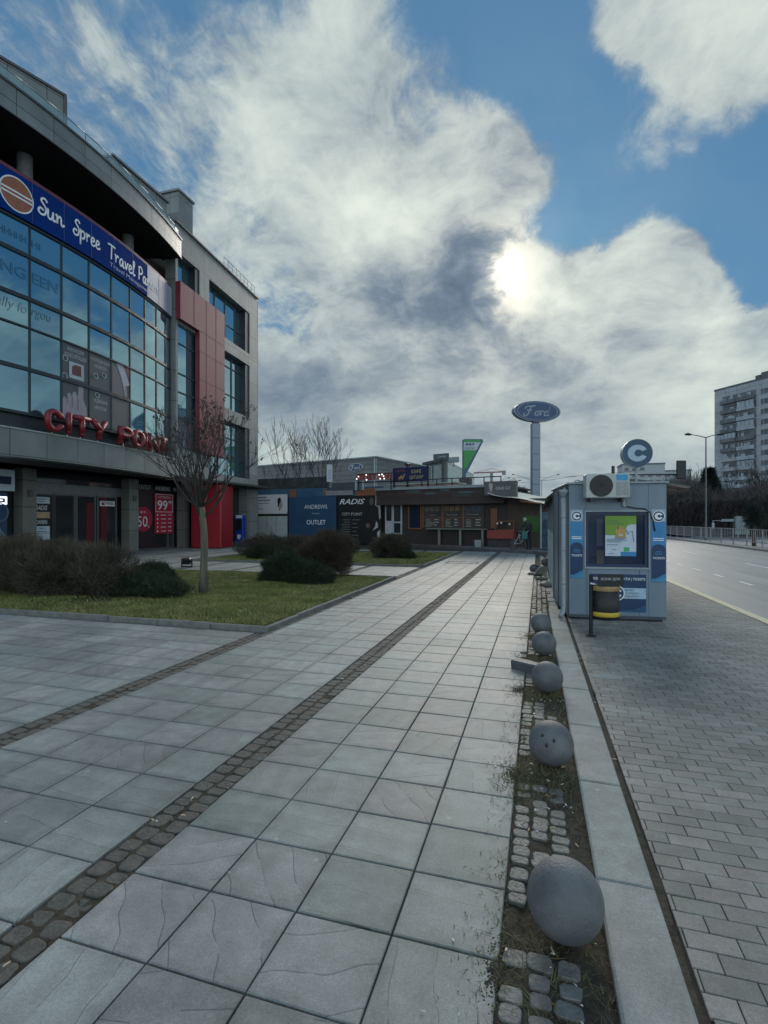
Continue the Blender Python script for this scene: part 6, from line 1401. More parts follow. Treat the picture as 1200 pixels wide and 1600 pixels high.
g = MB(M2); text(g, 'U', wd2*.42, 7.1, 1.6, y=-.05, width=1.3, bold=.01); text(g, 'no', wd2*.68, 6.7, 1.0, y=-.05, width=1.7); text(g, 'auto', wd2*.88, 6.9, .5, y=-.05, width=1.6); g.build('lettering', mat('dark_green_letter', (.03, .08, .08), .5), t)
def oval(M, cx, cz, rx, rz, par, y, dep, m_rim, m_in, txt, tw, m_txt, n=48):
    def e(s, y0, y1, m, nm): g = MB(M); g.prism([(cx+rx*s*math.cos(2*math.pi*i/n), cz+rz*s*math.sin(2*math.pi*i/n)) for i in range(n)], y0, y1); return g.build(nm, m, par)
    e(1.0, y, y+dep, m_rim, 'oval_rim'); e(.93, y-.03, y-.002, m_in, 'oval_face')
    g = MB(M); L = []
    for i in range(n): 
        a0, a1 = 2*math.pi*i/n, 2*math.pi*(i+1)/n; s0, s1 = .87, .84
        g.quad(*[(cx+rx*s*math.cos(a), y-.04, cz+rz*s*1.0*math.sin(a)) for s, a in ((s0, a0), (s0, a1), (s1, a1), (s1, a0))])
    g.build('oval_line', m_txt, par)
    g = MB(M); fnn = lambda x, z: Vector((x, y-.05, z)); h = rz*.95; w_ = h*.10
    # script F o r d
    GLF = {'F': (.9, [[(-.1,.62),(-.02,.8),(.2,.92),(.5,.93),(.9,.98)],[(.45,.93),(.38,.5),(.2,.05),(-.05,-.08),(-.2,.06),(-.08,.2)],[(.1,.5),(.6,.52)]]), 'o': (.5, [[(.25,.45),(.05,.3),(.04,.08),(.2,.0),(.38,.14),(.4,.38),(.25,.46),(.5,.4)]]), 'r': (.42, [[(.0,.44),(.1,.48),(.06,.0)],[(.08,.3),(.24,.48),(.38,.44)]]), 'd': (.6, [[(.36,.4),(.2,.46),(.03,.26),(.06,.04),(.22,.02),(.38,.2),(.50,.95),(.40,.1),(.54,.02)]])}
    x = cx-tw/2; sc_ = tw/(2.42*h)
    for ch in txt:
        adv, sts = GLF[ch]
        for st in sts:
            q = smooth(st, 5)
            for i in range(len(q)-1):
                d = (q[i+1]-q[i]).normalized(); nn = Vector((-d.y, d.x, 0))*w_*.7
                a_, b_ = Vector((q[i].x*h*sc_, q[i].y*h, 0)), Vector((q[i+1].x*h*sc_, q[i+1].y*h, 0))
                g.quad(*[fnn(x+v.x+.12*v.y, cz-rz*.42+v.y) for v in (a_+nn, a_-nn, b_-nn, b_+nn)])
        x += adv*h*sc_
    g.build('script_lettering', m_txt, par)
M_ovb = mat('oval_blue', (.012, .035, .12), .35, var=.08); M_ovp = mat('oval_silver', (.55, .60, .64), .4)
u0 = (556.5-600)/FPX; dr = Fv+Rv*u0; X = M.col[0].to_3d(); A0 = M.translation; det = X.x*(-dr.y)+dr.x*X.y; sx_ = (-A0.x*(-dr.y)-dr.x*A0.y)/det
s = thing('oval_sign', 'small blue oval car brand sign on the grey showroom wall', 'sign', tuple(M @ Vector((sx_, -.1, 6.5)))); oval(M, sx_, ZH(730.5, 61.5), 1.05, .5, s, -.12, .1, M_ovp, M_ovb, 'Ford', 1.3, M_ovp)
# tall pylon
P = PD(836.5, 62); M = frame(P, P+Rv*.98+Fv*.18); t = thing('pylon_sign', 'tall grey pylon carrying a large blue oval car brand sign', 'sign', tuple(P)); s_ = 62/FPX
g = MB(M); w = 6.6*s_
zs = [0, 1.4]+[ZH(y, 62) for y in (757, 734, 710, 685, 662)]
g = MB(M); [g.box(-w, w, -.3, .3, a_+.02, b_-.02, .02) for a_, b_ in zip(zs[:-1], zs[1:])]; g.build('post', mat('pylon_grey', (.20, .235, .29), .4, .1, var=.1), t)
g = MB(M); g.box(-w*.93, w*.93, -.27, .27, .1, zs[-1]+.02); g.box(-w*.75, w*.75, -.2, .2, zs[-1], ZH(655, 62)); g.build('post_core', mat('pylon_dark', (.06, .08, .11), .5), t)
oval(M, 0.1, ZH(643.5, 62), 39*s_, 16*s_, t, -.35, .7, mat('pylon_rim', (.16, .20, .25), .4), mat('pylon_face', (.018, .05, .125), .4, var=.1), 'Ford', 41*s_, mat('pylon_letters', (.23, .29, .34), .4))
# fuel station sign
P = PD(724.5, 58); M = frame(P, P+Rv); s_ = 58/FPX; t = thing('fuel_station_sign', 'angled green and white fuel station totem behind the cafe roof', 'sign', tuple(P)); Z = lambda y: ZH(y, 58); X_ = lambda x: (x-724.5)*s_
g = MB(M); g.prism([(X_(722.5), Z(736)), (X_(722.5), Z(688)), (X_(725), Z(686.5)), (X_(753), Z(686.5)), (X_(754.5), Z(690)), (X_(732), Z(734)), (X_(727.5), Z(741)), (X_(727), 0), (X_(722.5), 0)], -.2, .2); g.build('blue_frame', mat('totem_blue', (.035, .085, .16), .4), t)
g = MB(M); g.prism([(X_(723.8), Z(704)), (X_(744), Z(704)), (X_(729), Z(730)), (X_(723.8), Z(735))][::-1], -.26, -.205); g.prism([(X_(723.8), Z(687.8)), (X_(752), Z(687.8)), (X_(750.5), Z(691.5)), (X_(723.8), Z(691.5))], -.26, -.205); g.build('green_field', mat('totem_green', (.03, .24, .05), .4), t)
g = MB(M); g.prism([(X_(723.8), Z(691.5)), (X_(750.5), Z(691.5)), (X_(744), Z(704)), (X_(723.8), Z(704))], -.26, -.205); g.build('white_field', mat('totem_white', (.38, .45, .47), .4), t)
g = MB(M); text(g, 'OMV', X_(733), Z(701), 5.2*s_, y=-.27, width=15*s_); 
for k in range(3): g.prism([(X_(727+5*k), Z(693)), (X_(731+5*k), Z(693)), (X_(731+5*k-(k == 2)*2), Z(696.5)), (X_(727+5*k+(k == 2)*1), Z(696.5))], -.28, -.265)
g.build('lettering', mat('totem_blue', (.035, .085, .16), .4), t)
g = MB(M); g.box(X_(718.5), X_(736), -.6, .6, 2, Z(748)); g.build('base', M_blk, t)
# pale green glass building
A = PD(663, 84); B = PD(694, 78); M, wd = facade(A, B); t = thing('glass_showroom', 'pale green glass building with a dark framed corner behind the cafe', 'building', tuple(A)); zt = ZH(717.5, 78)
g = MB(M); g.box(0, wd, 0, .6, 0, zt); g.build('corner_block', mat('block_dark', (.05, .07, .075), .4, var=.3, scale=.5), t)
g = MB(M); g.box(wd*.05, wd*.42, -.06, -.0, 5, zt-.9); g.box(wd*.5, wd*.92, -.08, 0, 5, zt-.7); g.build('glass_panel', mat('pale_panel', (.22, .27, .28), .3, var=.3, scale=.8), t)
g = MB(M); g.box(-.2, wd+.1, -.3, .7, zt-.3, zt+.15); g.box(wd-.3, wd+.05, -.3, -.1, 0, zt); g.build('frame', M_blk, t)
A2 = PD(694.5, 78.2); B2 = PD(741, 105); M2, wd2 = facade(A2, B2); g = MB(M2); g.box(0, wd2, 0, .3, 0, zt-.5); g.build('green_wall', panelmat('green_glass_wall', (.30, .42, .37), 2.2, 2.0, .25, .0, .03, .06, 0, (.22, .33, .29)), t)
g = MB(M2); g.box(.5, wd2, .1, .4, zt-.48, zt+.1); g.build('upper_wall', mat('pale_green_up', (.30, .38, .36), .4), t)
A = PD(677, 77); B = PD(700, 75.5); M, wd = facade(A, B); s = thing('roof_sign', 'dark letter sign on the roof of the glass building', 'sign', (A.x, A.y, zt)); g = MB(M); z0, z1 = ZH(717, 76), ZH(708.5, 76); g.box(0, wd, 0, .3, z0, z1); g.build('board', mat('board_slate', (.05, .07, .08), .5), s); g = MB(M); text(g, 'Cortada', wd*.58, (z0+z1)/2, .42, y=-.02, width=wd*.55); g.build('lettering', M_grl, s); g = MB(M); g.box(wd*.3, wd*.35, .1, .2, zt-1, z0); g.box(wd*.7, wd*.75, .1, .2, zt-1, z0); g.build('post', M_blk, s)
A = PD(700, 80); B = PD(716, 79); M, wd = facade(A, B); s = thing('roof_sign', 'blank pale grey board on the roof of the glass building', 'sign', (A.x, A.y, zt)); g = MB(M); g.box(0, wd, 0, .3, ZH(722, 79), ZH(713.5, 79)); g.build('board', mat('board_pale', (.22, .27, .28), .5, var=.15), s); g = MB(M); g.box(wd*.5, wd*.55, .1, .2, zt-1, ZH(722, 79)); g.build('post', M_blk, s)
# roof vents on the cafe side
P = PD(637, 36); g = MB(Matrix.Translation(P)); g.cyl((0, 0, 3.6), (0, 0, ZH(726.5, 36)), .1, n=10); g.lathe([(.10, ZH(728, 36)), (.22, ZH(727, 36)), (.2, ZH(725, 36)), (.05, ZH(724, 36))], (0, 0, 0), 12); tag(g.build('vent_pipe', M_blk), 'dark vent pipe with a cap above the navy billboard', 'vent')
# stay wires and crane
def streetlamp(px, D, ztop, arms, lab, group='street lamps along the boulevard', r=.09):
    P = PD(px, D); t = thing('street_lamp', lab, 'street lamp', tuple(P), group); g = MB(Matrix.Translation(P)); g.cyl((0, 0, -.1), (0, 0, ztop), r, r*.55, 10); g.cyl((0, 0, 0), (0, 0, 1.0), r*1.5, r*1.3, 10); g.build('pole', mat('lamp_pole', (.13, .13, .135), .5, .3, var=.15), t)
    for dx, dz in arms:
        v = Rv*dx; g = MB(Matrix.Translation(P)); g.tube([(0, 0, ztop-.05), (v.x*.5, v.y*.5, ztop+dz*.55), (v.x, v.y, ztop+dz)], [r*.5, r*.42, r*.35], 6); a = g.build('arm', mat('lamp_pole', (.13, .13, .135), .5, .3, var=.15), t)
        g = MB(Matrix.Translation(P)); e = v*1.0; k = 1 if dx > 0 else -1; q = v+Rv*k*.55; g.tube([(v.x, v.y, ztop+dz), ((v.x+q.x)/2, (v.y+q.y)/2, ztop+dz+.04), (q.x, q.y, ztop+dz+.02)], [r*.8, r*1.4, r*.8], 8); g.build('lamp_head', M_blk, a)
    return t
streetlamp(1103, 45, ZH(683, 45), ((-1.3, .22), (1.0, .22)), 'tall double-armed street lamp on the median behind the fence')
streetlamp(829, 105, ZH(750, 105), ((-3.3, 1.1),), 'distant street lamp whose arm reaches left of the tall pylon')
streetlamp(846.5, 108, ZH(750, 108), ((3.2, 1.1),), 'distant street lamp whose arm reaches right of the tall pylon')
for i, (px, py, lab) in enumerate(((776, 752, 'nearest of three small lamp arms above the cafe sign'), (784, 753.5, 'middle of three small lamp arms above the cafe sign'), (793, 756, 'rightmost of three small lamp arms above the cafe sign'))):
    D = 95; streetlamp(px, D, ZH(py, D)-.3, ((2.0, .9),), lab, r=.07)
P = PD(768, 260); t = thing('tower_crane', 'distant tower crane with a reddish jib on the skyline left of the pylon', 'crane', tuple(P)); g = MB(Matrix.Translation(P)); g.box(-.7, .7, -.7, .7, 0, ZH(738, 260)); g.build('mast', mat('crane_grey', (.20, .19, .19), .6), t)
g = MB(Matrix.Translation(P)); a_ = Rv*-9; b_ = Rv*6.3; z = ZH(739, 260); g.tube([(a_.x, a_.y, z), (b_.x, b_.y, z+.6)], .45, 4); g.tube([(a_.x, a_.y, z), (0, 0, z+2.3), (b_.x, b_.y, z+.6)], .12, 4); g.build('jib', mat('crane_red', (.28, .14, .12), .6), t); g = MB(Matrix.Translation(P)); g.box(b_.x-.9, b_.x+.9, b_.y-.5, b_.y+.5, z-1, z+1.2); g.build('counterweight', mat('crane_grey', (.20, .19, .19), .6), t)
for i, (a_, b_, lab) in enumerate((((735, 748, 100), (900, 744, 60), 'upper overhead wire crossing the sky behind the tall pylon'), ((745, 741, 110), (1000, 735, 60), 'lower overhead wire running behind the round roof sign'))):
    p = PD(a_[0], a_[2], ZH(a_[1], a_[2])); q = PD(b_[0], b_[2], ZH(b_[1], b_[2])); g = MB(); n = 16; g.tube([p.lerp(q, k/n)-Vector((0, 0, .8*math.sin(math.pi*k/n))) for k in range(n+1)], .025, 4); tag(g.build('overhead_wire', M_blk), lab, 'wire')
# ---- traffic signal mast arm behind the kiosk
P = PD(958, 30); t = thing('traffic_light', 'dark back of a traffic light hanging on a long horizontal arm above the road', 'traffic light', tuple(P)); M = frame(P, P+Rv); s_ = 30/FPX; z = ZH(741.5, 30)
g = MB(M); g.cyl((0, 0, 0), (0, 0, z+.5), .09, n=10); g.build('mast', M_blk, t); g = MB(M); g.tube([(0, 0, z), ((1058-958)*s_, 0, z)], .045, 8); g.build('arm', M_blk, t)
g = MB(M); x0, x1 = (1056.5-958)*s_, (1072-958)*s_; g.box(x0, x1, -.06, .04, ZH(748.5, 30), ZH(719.5, 30), .09); hd = g.build('backboard', mat('signal_dark', (.008, .014, .012), .5, var=.3), t)
g = MB(M); [g.cyl(((x0+x1)/2, .04, ZH(748.5, 30)+.18+.33*k), ((x0+x1)/2, .3, ZH(748.5, 30)+.18+.33*k), .12, .13, 12) for k in range(3)]; g.build('signal_lens', mat('lens_dark', (.03, .03, .03), .3), t)

# ---- apartment block on the right
A = PD(1116.5, 150); B = PD(1250, 128); M, wd = facade(A, B); zt = ZH(612, 150)
t = thing('apartment_block', 'tall grey panel apartment block with stacked balconies at the right edge', 'building', tuple(A)); M_ap = panelmat('hazed_concrete', (.38, .40, .43), 3.4, 2.72, .8, .0, .04, .08, 0, (.12, .13, .14)); M_apd = mat('balcony_dark', (.14, .155, .17), .7, var=.4, scale=.4); M_apw = mat('balcony_white', (.36, .40, .44), .6, var=.3, scale=.5)  # block colours lightened to stand in for distance haze
g = MB(M); g.box(0, wd, 0, 14, 0, zt); g.build('wall', M_ap, t)
g = MB(M); g.box(-.1, wd, -.1, 14, zt, zt+.5); g.box(10.5, 12, 2, 5, zt+.5, zt+2.0); g.box(12.8, 19, 1.0, 9, zt+.5, zt+2.2); g.build('roof', mat('roof_grey', (.12, .13, .14), .8), t)
FH = 2.74; nf = 13
def as_(px):
    u = (px-600)/FPX; dr = Fv+Rv*u; A_ = M.translation; X = M.col[0].to_3d(); det = X.x*(-dr.y)+dr.x*X.y; return (-A_.x*(-dr.y)-dr.x*A_.y)/det
b0, b1, b2 = as_(1128.5), as_(1154), as_(1183)
for f in range(nf):
    z = zt-2.2-FH*(f+1)+.4
    for k, (x0, x1) in enumerate(((b0, b1), (b1, b2))):
        closed = random.random() < .42
        bb = MB(M); bb.box(x0+.1, x1-.1, -1.1, -.95, z-.0, z+1.0); bb.box(x0+.1, x1-.1, -.95, 0, z-.12, z+.02); b_ = bb.build('balcony', random.choice((M_apd, M_apw, M_ap, M_apd)), t)
        if closed:
            gg = MB(M); gg.box(x0+.2, x1-.2, -1.0, -.9, z+1.0, z+2.4); gg.build('glazing', M_apw, b_); gg = MB(M)
            nn = 4
            for q in range(nn+1): xx = x0+.25+(x1-x0-.5)*q/nn; gg.box(xx-.05, xx+.05, -1.06, -1.0, z+1.0, z+2.4)
            gg.build('glazing_bar', M_apd, b_)
        gg = MB(M); gg.box(x0+.2, x1-.2, -.06, -.003, z+.2, z+2.3); w = gg.build('window', M_apd, t); gg = MB(M)
        if not closed:
            for q in range(random.randint(1, 3)): xx = x0+random.uniform(.4, x1-x0-1.6); gg.box(xx, xx+random.uniform(.5, 1.3), -.5, -.4, z+.8, z+random.uniform(1.5, 2.2))
            gg.build('laundry', M_apw, b_)
    for x in (as_(1189), as_(1197), as_(1212)):
        gg = MB(M); gg.box(x, x+1.5, -.05, .0, z+.7, z+2.1); w = gg.build('window', M_apd, t); gg = MB(M); gg.box(x+.7, x+.78, -.09, -.05, z+.7, z+2.1); gg.box(x, x+1.5, -.09, -.05, z+2.05, z+2.15); gg.box(x, x+1.5, -.09, -.05, z+.65, z+.72); gg.build('frame', M_apw, w)
g = MB(M); g.box(as_(1140), as_(1200), -3, -1.2, ZH(762, 140), ZH(757, 140)); g.build('entrance_canopy', M_apw, t)
# ---- pale far blocks
for i, (pa, pb, yt, D, lab) in enumerate(((972, 1039, 727, 230, 'far pale apartment block behind the round roof sign'), (1036, 1080, 737, 260, 'far lower pale apartment block left of the trees across the road'))):
    A = PD(pa, D); B = PD(pb, D*.98); M, wd = facade(A, B); zt_ = ZH(yt, D); t = thing('apartment_block', lab, 'building', tuple(A)); g = MB(M); g.box(0, wd, 0, 12, 0, zt_); g.build('wall', mat('hazed_block', (.34, .37, .39), .8, var=.06), t)  # wall colour lightened, distance haze painted in
    g = MB(M); g.box(-.2, wd+.2, -.2, 12.2, zt_, zt_+.7); g.build('roof', M_apd, t)
    nfl = 5; nc = int(wd/3.2)
    for f in range(nfl):
        for c in range(nc):
            if random.random() < .15: continue
            x = 1+c*3.2; z = zt_-2.6-f*2.9; gg = MB(M); gg.box(x, x+1.8, -.08, 0, z, z+1.4); gg.build('window', M_apd, t)

# ---- fence on the median
FA = Vector((roadx(34.6, 13.95), 34.6, .02)); FB = Vector((roadx(75, 13.95), 75, .02)); FM = frame(FB, FA); FL = (FB-FA).length
t = thing('median_fence', 'low metal railing fence running along the road median', 'fence', tuple(FA)); M_fen = mat('fence_metal', (.26, .27, .27), .45, .2, var=.2)
n = 19
for i in range(n): x = FL*i/(n-1); g = MB(FM); g.box(x-.04, x+.04, -.03, .03, 0, 1.12, .005); g.build('post', M_fen, t)
g = MB(FM); [g.box(0, FL, -.025, .025, z-.025, z+.025) for z in (1.10, .30)]; g.build('rail', M_fen, t)
g = MB(FM); [g.box(FL*k/140-.012, FL*k/140+.012, -.012, .012, .3, 1.1) for k in range(141)]; bars = g.build('bar', M_fen, t); bars['kind'] = 'stuff'
# bus stop across the road
P = PD(1140, 52); M = frame(P, PD(1160, 50)); t = thing('bus_shelter', 'small glass bus shelter with a white roof across the road', 'bus shelter', tuple(P)); s_ = 51/FPX
g = MB(M); g.prism([(-.55, ZH(815, 51)), (-.3, ZH(811, 51)), (1.3, ZH(811, 51)), (1.05, ZH(815, 51))], -.6, 1.0); g.build('roof', mat('white_roof', (.62, .66, .66), .4), t)
for x in (.55, 1.25): g = MB(M); g.box(x-.04, x+.04, 0, .08, 0, ZH(814, 51)); g.build('post', M_fen, t)
g = MB(M); g.box(.6, 1.2, .02, .05, .3, 2.0); g.build('glass_wall', clear('shelter_glass', (.3, .35, .38), .1, .5), t); g = MB(M); g.box(1.3, 1.45, -.3, 1.0, .3, 2.1); g.build('advert_panel', mat('advert_grey', (.16, .19, .2), .5, var=.4, scale=2), t); g = MB(M); g.box(-.2, .5, .2, .6, .4, .48); g.build('bench', M_apd, t)
P = PD(1114, 47); t = thing('bus_stop_sign', 'thin grey bus stop pole with an angled top bar across the road', 'sign', tuple(P)); M = frame(P, P+Rv); g = MB(M); g.tube([(0, 0, 0), (0, 0, ZH(813.5, 47)), (.65, 0, ZH(813.5, 47))], .04, 6); g.build('pole', M_fen, t); g = MB(M); g.box(-.12, .12, -.05, .0, ZH(826, 47), ZH(817, 47)); g.build('plate', M_kios2, t)
# ================================================================ VEGETATION
M_bark = mat('bark', (.11, .10, .075), .9, var=.35, scale=14, bump=.8, bscale=40, streak=True)
M_twig = mat('twig', (.035, .029, .026), .9, var=.3, scale=20)
M_bleaf = leafmat('bush_brown', (.028, .028, .020), (.120, .105, .074), .85)
M_con = leafmat('conifer_dark', (.016, .026, .016), (.045, .062, .035), .8)
M_far = leafmat('hazed_twigs', (.065, .062, .066), (.15, .135, .130), .9)  # twig colours raised to imitate haze over the far thicket
M_farcon = leafmat('far_conifer', (.014, .022, .020), (.04, .055, .045), .9)
def ellip_points(n, c, r, shell=.55, seed=0, lump=.18, flat=0.0):
    d = rng.normal(size=(n, 3)); d /= np.linalg.norm(d, axis=1)[:, None]; d[:, 2] = np.abs(d[:, 2])*1.0 if flat else d[:, 2]
    rad = shell+(1-shell)*rng.random(n)**.5
    lum = 1+lump*(fbm(d[:, 0]*3.1+d[:, 2]*2, d[:, 1]*3.1-d[:, 2], seed+70)+.5*fbm(d[:, 0]*8, d[:, 1]*8+d[:, 2]*7, seed+71))
    return np.array(c)+d*np.array(r)*(rad*lum)[:, None], d
def spikes(p, d, ln, w, jitter=.5, up=.4):
    """thin triangular twigs pointing outwards"""
    n = len(p); v = d+rng.normal(0, jitter, (n, 3)); v[:, 2] += up; v /= np.linalg.norm(v, axis=1)[:, None]
    L_ = ln*rng.uniform(.5, 1.4, n)[:, None]; s = np.cross(v, rng.normal(size=(n, 3))); s /= np.linalg.norm(s, axis=1)[:, None]+1e-9; s *= w*rng.uniform(.6, 1.5, n)[:, None]
    return np.stack([p-s, p+s, p+v*L_], 1).reshape(-1, 3)
def leaves(p, s):
    n = len(p); a = rng.normal(size=(n, 3)); a /= np.linalg.norm(a, axis=1)[:, None]; b = np.cross(a, rng.normal(size=(n, 3))); b /= np.linalg.norm(b, axis=1)[:, None]
    k = s*rng.uniform(.6, 1.4, n)[:, None]; return np.stack([p-a*k, p+b*k*.5, p+a*k, p-b*k*.5], 1).reshape(-1, 3)
def bush(lab, cat, blobs, tone, n, ln, w, leaf, group=None, name='bush', up=.4):
    c0 = blobs[0][0]; t = thing(name, lab, cat, (c0[0], c0[1], .08), group)
    P_ = []; LQ = []; vol = sum(b[1][0]*b[1][1]*b[1][2] for b in blobs)
    g = MB()
    for bi, (c, r) in enumerate(blobs):
        k = int(n*(r[0]*r[1]*r[2])/vol); p, d = ellip_points(k, c, r, .5, bi*5+int(c[0]*7) % 50, .42); m_ = p[:, 2] > .09; P_.append(spikes(p[m_], d[m_], ln, w, .55, up)); 
        p, d = ellip_points(k, c, r, .5, bi*5+int(c[0]*7) % 50, .42); p = p[p[:, 2] > .09]; LQ.append(leaves(p, leaf))
        ks = k//60; p, d = ellip_points(ks, c, r, .85, bi*5+int(c[0]*7) % 50, .42); p = p[p[:, 2] > .12]; P_.append(spikes(p, d[:len(p)], ln*1.9, w*1.1, .5, up+.2))
        # stems
        for s in range(14):
            a = random.uniform(0, 6.28); q = random.uniform(.2, .75); e = (c[0]+r[0]*q*math.cos(a), c[1]+r[1]*q*math.sin(a), c[2]+r[2]*random.uniform(0, .5)); b0 = (c[0]+(e[0]-c[0])*.35, c[1]+(e[1]-c[1])*.35, .05)
            g.tube([b0, tuple((Vector(b0)+Vector(e))/2+Vector((random.uniform(-.05, .05), random.uniform(-.05, .05), 0))), e], [.016, .011, .005], 5)
        core = MB(); 
        g.ball((c[0], c[1], c[2]*.9), 1, 12, 8) if False else None
    g.build('stem', M_twig, t)
    trimesh('twigs', np.concatenate(P_), tone, t); trimesh('foliage', np.concatenate(LQ), tone, t, 4)
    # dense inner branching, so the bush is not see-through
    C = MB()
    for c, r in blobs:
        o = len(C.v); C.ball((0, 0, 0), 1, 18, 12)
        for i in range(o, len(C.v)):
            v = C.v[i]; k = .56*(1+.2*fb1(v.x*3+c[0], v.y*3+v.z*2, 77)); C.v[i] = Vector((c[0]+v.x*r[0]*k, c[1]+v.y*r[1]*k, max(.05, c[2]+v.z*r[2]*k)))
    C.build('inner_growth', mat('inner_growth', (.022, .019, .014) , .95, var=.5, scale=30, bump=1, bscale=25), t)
    return t
def gp(px, py): return G(px, py)
# near left hedge: clipped brown block
hb = []
for x, y, rx, ry, h in ((-12.4, 9.6, 1.3, 1.1, 1.13), (-11.2, 9.3, 1.1, 1.0, 1.15), (-10.3, 9.1, .9, .9, 1.12), (-9.55, 9.2, .62, .75, 1.02), (-13.6, 10, 1.2, 1.1, 1.2)): hb.append(((x, y, h*.47), (rx, ry, h*.56)))
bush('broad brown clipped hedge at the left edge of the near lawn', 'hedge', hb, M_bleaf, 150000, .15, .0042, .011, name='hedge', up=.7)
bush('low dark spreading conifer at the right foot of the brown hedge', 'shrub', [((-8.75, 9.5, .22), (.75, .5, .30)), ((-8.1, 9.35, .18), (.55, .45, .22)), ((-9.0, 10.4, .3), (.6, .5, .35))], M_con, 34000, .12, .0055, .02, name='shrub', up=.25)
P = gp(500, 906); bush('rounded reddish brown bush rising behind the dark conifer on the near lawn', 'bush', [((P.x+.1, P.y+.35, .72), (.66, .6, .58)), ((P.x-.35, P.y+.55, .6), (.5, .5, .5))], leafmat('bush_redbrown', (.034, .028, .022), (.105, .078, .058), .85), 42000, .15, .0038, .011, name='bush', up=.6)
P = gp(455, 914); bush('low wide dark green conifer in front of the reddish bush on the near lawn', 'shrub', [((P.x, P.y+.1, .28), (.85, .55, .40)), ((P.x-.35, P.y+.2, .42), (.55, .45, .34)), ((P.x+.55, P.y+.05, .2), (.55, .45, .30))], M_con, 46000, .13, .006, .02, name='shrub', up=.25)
# far hedges
def D_(px, D, h, rx, ry): p = PD(px, D); return ((p.x, p.y, h*.48), (rx, ry, h*.55))
bush('long low brown hedge at the back of the far lawn below the blue banner', 'hedge', [D_(405, 24, .95, 1.0, .7), D_(430, 24.2, .95, .9, .7), D_(460, 24.8, .92, 1.0, .7), D_(490, 25, .95, 1.0, .7), D_(520, 25.2, .95, 1.0, .7), D_(540, 25.2, .88, .6, .6)], M_bleaf, 52000, .12, .006, .018, name='hedge', up=.6)
bush('dark low conifer mound before the long hedge at the left of the far lawn', 'shrub', [D_(415, 22.2, .62, .8, .5), D_(440, 22, .5, .6, .5)], M_con, 16000, .13, .009, .028, name='shrub', up=.25)
bush('round brown bush standing alone on the far lawn before the cafe', 'bush', [D_(610, 22.4, 1.02, .74, .65), D_(622, 22.6, .8, .6, .6)], M_bleaf, 32000, .14, .005, .016, name='bush', up=.6)
bush('small dark conifer tuft at the right foot of the round bush', 'shrub', [D_(634, 22.0, .4, .42, .35)], M_con, 6000, .1, .008, .02, name='shrub', up=.25)
# ---- bare tree
def branchy(g, p, d, L_, r, depth, spread, tips, minr=.0022, bend=.22, up=.12, segs=5, shrink=.68, nk=(2, 3)):
    pts = [Vector(p)]; rr = [r]; d = Vector(d).normalized(); q = Vector(p)
    for i in range(segs):
        d = (d+Vector((random.gauss(0, bend), random.gauss(0, bend), random.gauss(0, bend)+up))*.5).normalized(); q = q+d*L_/segs; pts.append(q.copy()); rr.append(max(minr, r*(1-.42*(i+1)/segs)))
    g.tube(pts, rr, 7 if r > .02 else (5 if r > .006 else 3))
    if depth == 0: tips.append((q.copy(), d.copy())); return
    for k in range(random.randint(*nk)):
        i = random.randint(max(1, segs-3), segs) if k else segs; b = pts[i]; a = random.uniform(0, 6.28); o = d.orthogonal().normalized(); o2 = d.cross(o); nd_ = (d+(o*math.cos(a)+o2*math.sin(a))*spread*random.uniform(.6, 1.3)).normalized()
        branchy(g, b, nd_, L_*shrink*random.uniform(.8, 1.2), max(minr, rr[i]*random.uniform(.6, .78)), depth-1, spread, tips, minr, bend, up, segs, shrink, nk)
P = G(318, 931); T0 = Vector((P.x, P.y, .08)); random.seed(11)
t = thing('bare_tree', 'young bare tree with a spreading twiggy crown on the near lawn', 'tree', tuple(T0))
g = MB(); tp = [T0+Vector(v) for v in ((0, 0, -.05), (.0, 0, .4), (.02, 0, .9), (.0, .02, 1.4), (-.03, .0, 1.75), (-.06, 0, 1.95))]; g.tube(tp, [.12, .088, .078, .075, .076, .075], 12); g.tube([T0+Vector(v) for v in ((.06, -.03, .0), (.10, -.04, .6), (.085, -.05, 1.1), (.04, -.03, 1.7))], [.03, .028, .024, .015], 7)
for i in range(len(g.v)): g.v[i] += Vector((random.uniform(-.006, .006), random.uniform(-.006, .006), 0))
g.build('trunk', M_bark, t)
g = MB(); tips = []; top = tp[-1]
nl = 19
for i in range(nl):
    a = i*2.4+random.uniform(-.3, .3); tilt = .15+1.0*((i % 5)/4); d = Vector((math.cos(a)*math.sin(tilt), math.sin(a)*math.sin(tilt), math.cos(tilt)))
    z = -.28+.30*random.random(); b = top+Vector((0, 0, z)); branchy(g, b, d, random.uniform(.92, 1.12), .030, 4, .46, tips, .0032, .17, .15, 5, .66, (2, 3))
g.build('crown', M_twig, t)
g = MB(); print('tree tips', len(tips))
for q, d in tips:
    if random.random() < .30:
        for k in range(random.randint(2, 5)): g.ball(q+Vector([random.uniform(-.035, .035) for _ in range(3)]), random.uniform(.012, .02), 6, 4)
g.build('dry_berries', mat('dry_berries', (.06, .035, .03), .8, var=.4), t)['kind'] = 'stuff'
random.seed(23)
# floodlight on the lawn's edge
P = G(292, 886); M = frame(P, P+Rv); t = thing('floodlight', 'small black floodlight on the ground at the back edge of the near lawn', 'floodlight', tuple(P)); g = MB(M @ Matrix.Rotation(.2, 4, 'X')); g.box(-.16, .16, -.1, .1, .12, .34, .02); g.box(-.13, .13, -.11, -.1, .15, .31); g.build('housing', M_blk, t); g = MB(M); g.box(-.2, -.17, -.03, .03, 0, .26); g.box(.17, .2, -.03, .03, 0, .26); g.box(-.2, .2, -.05, .05, -.0, .04); g.build('bracket', M_blk, t)
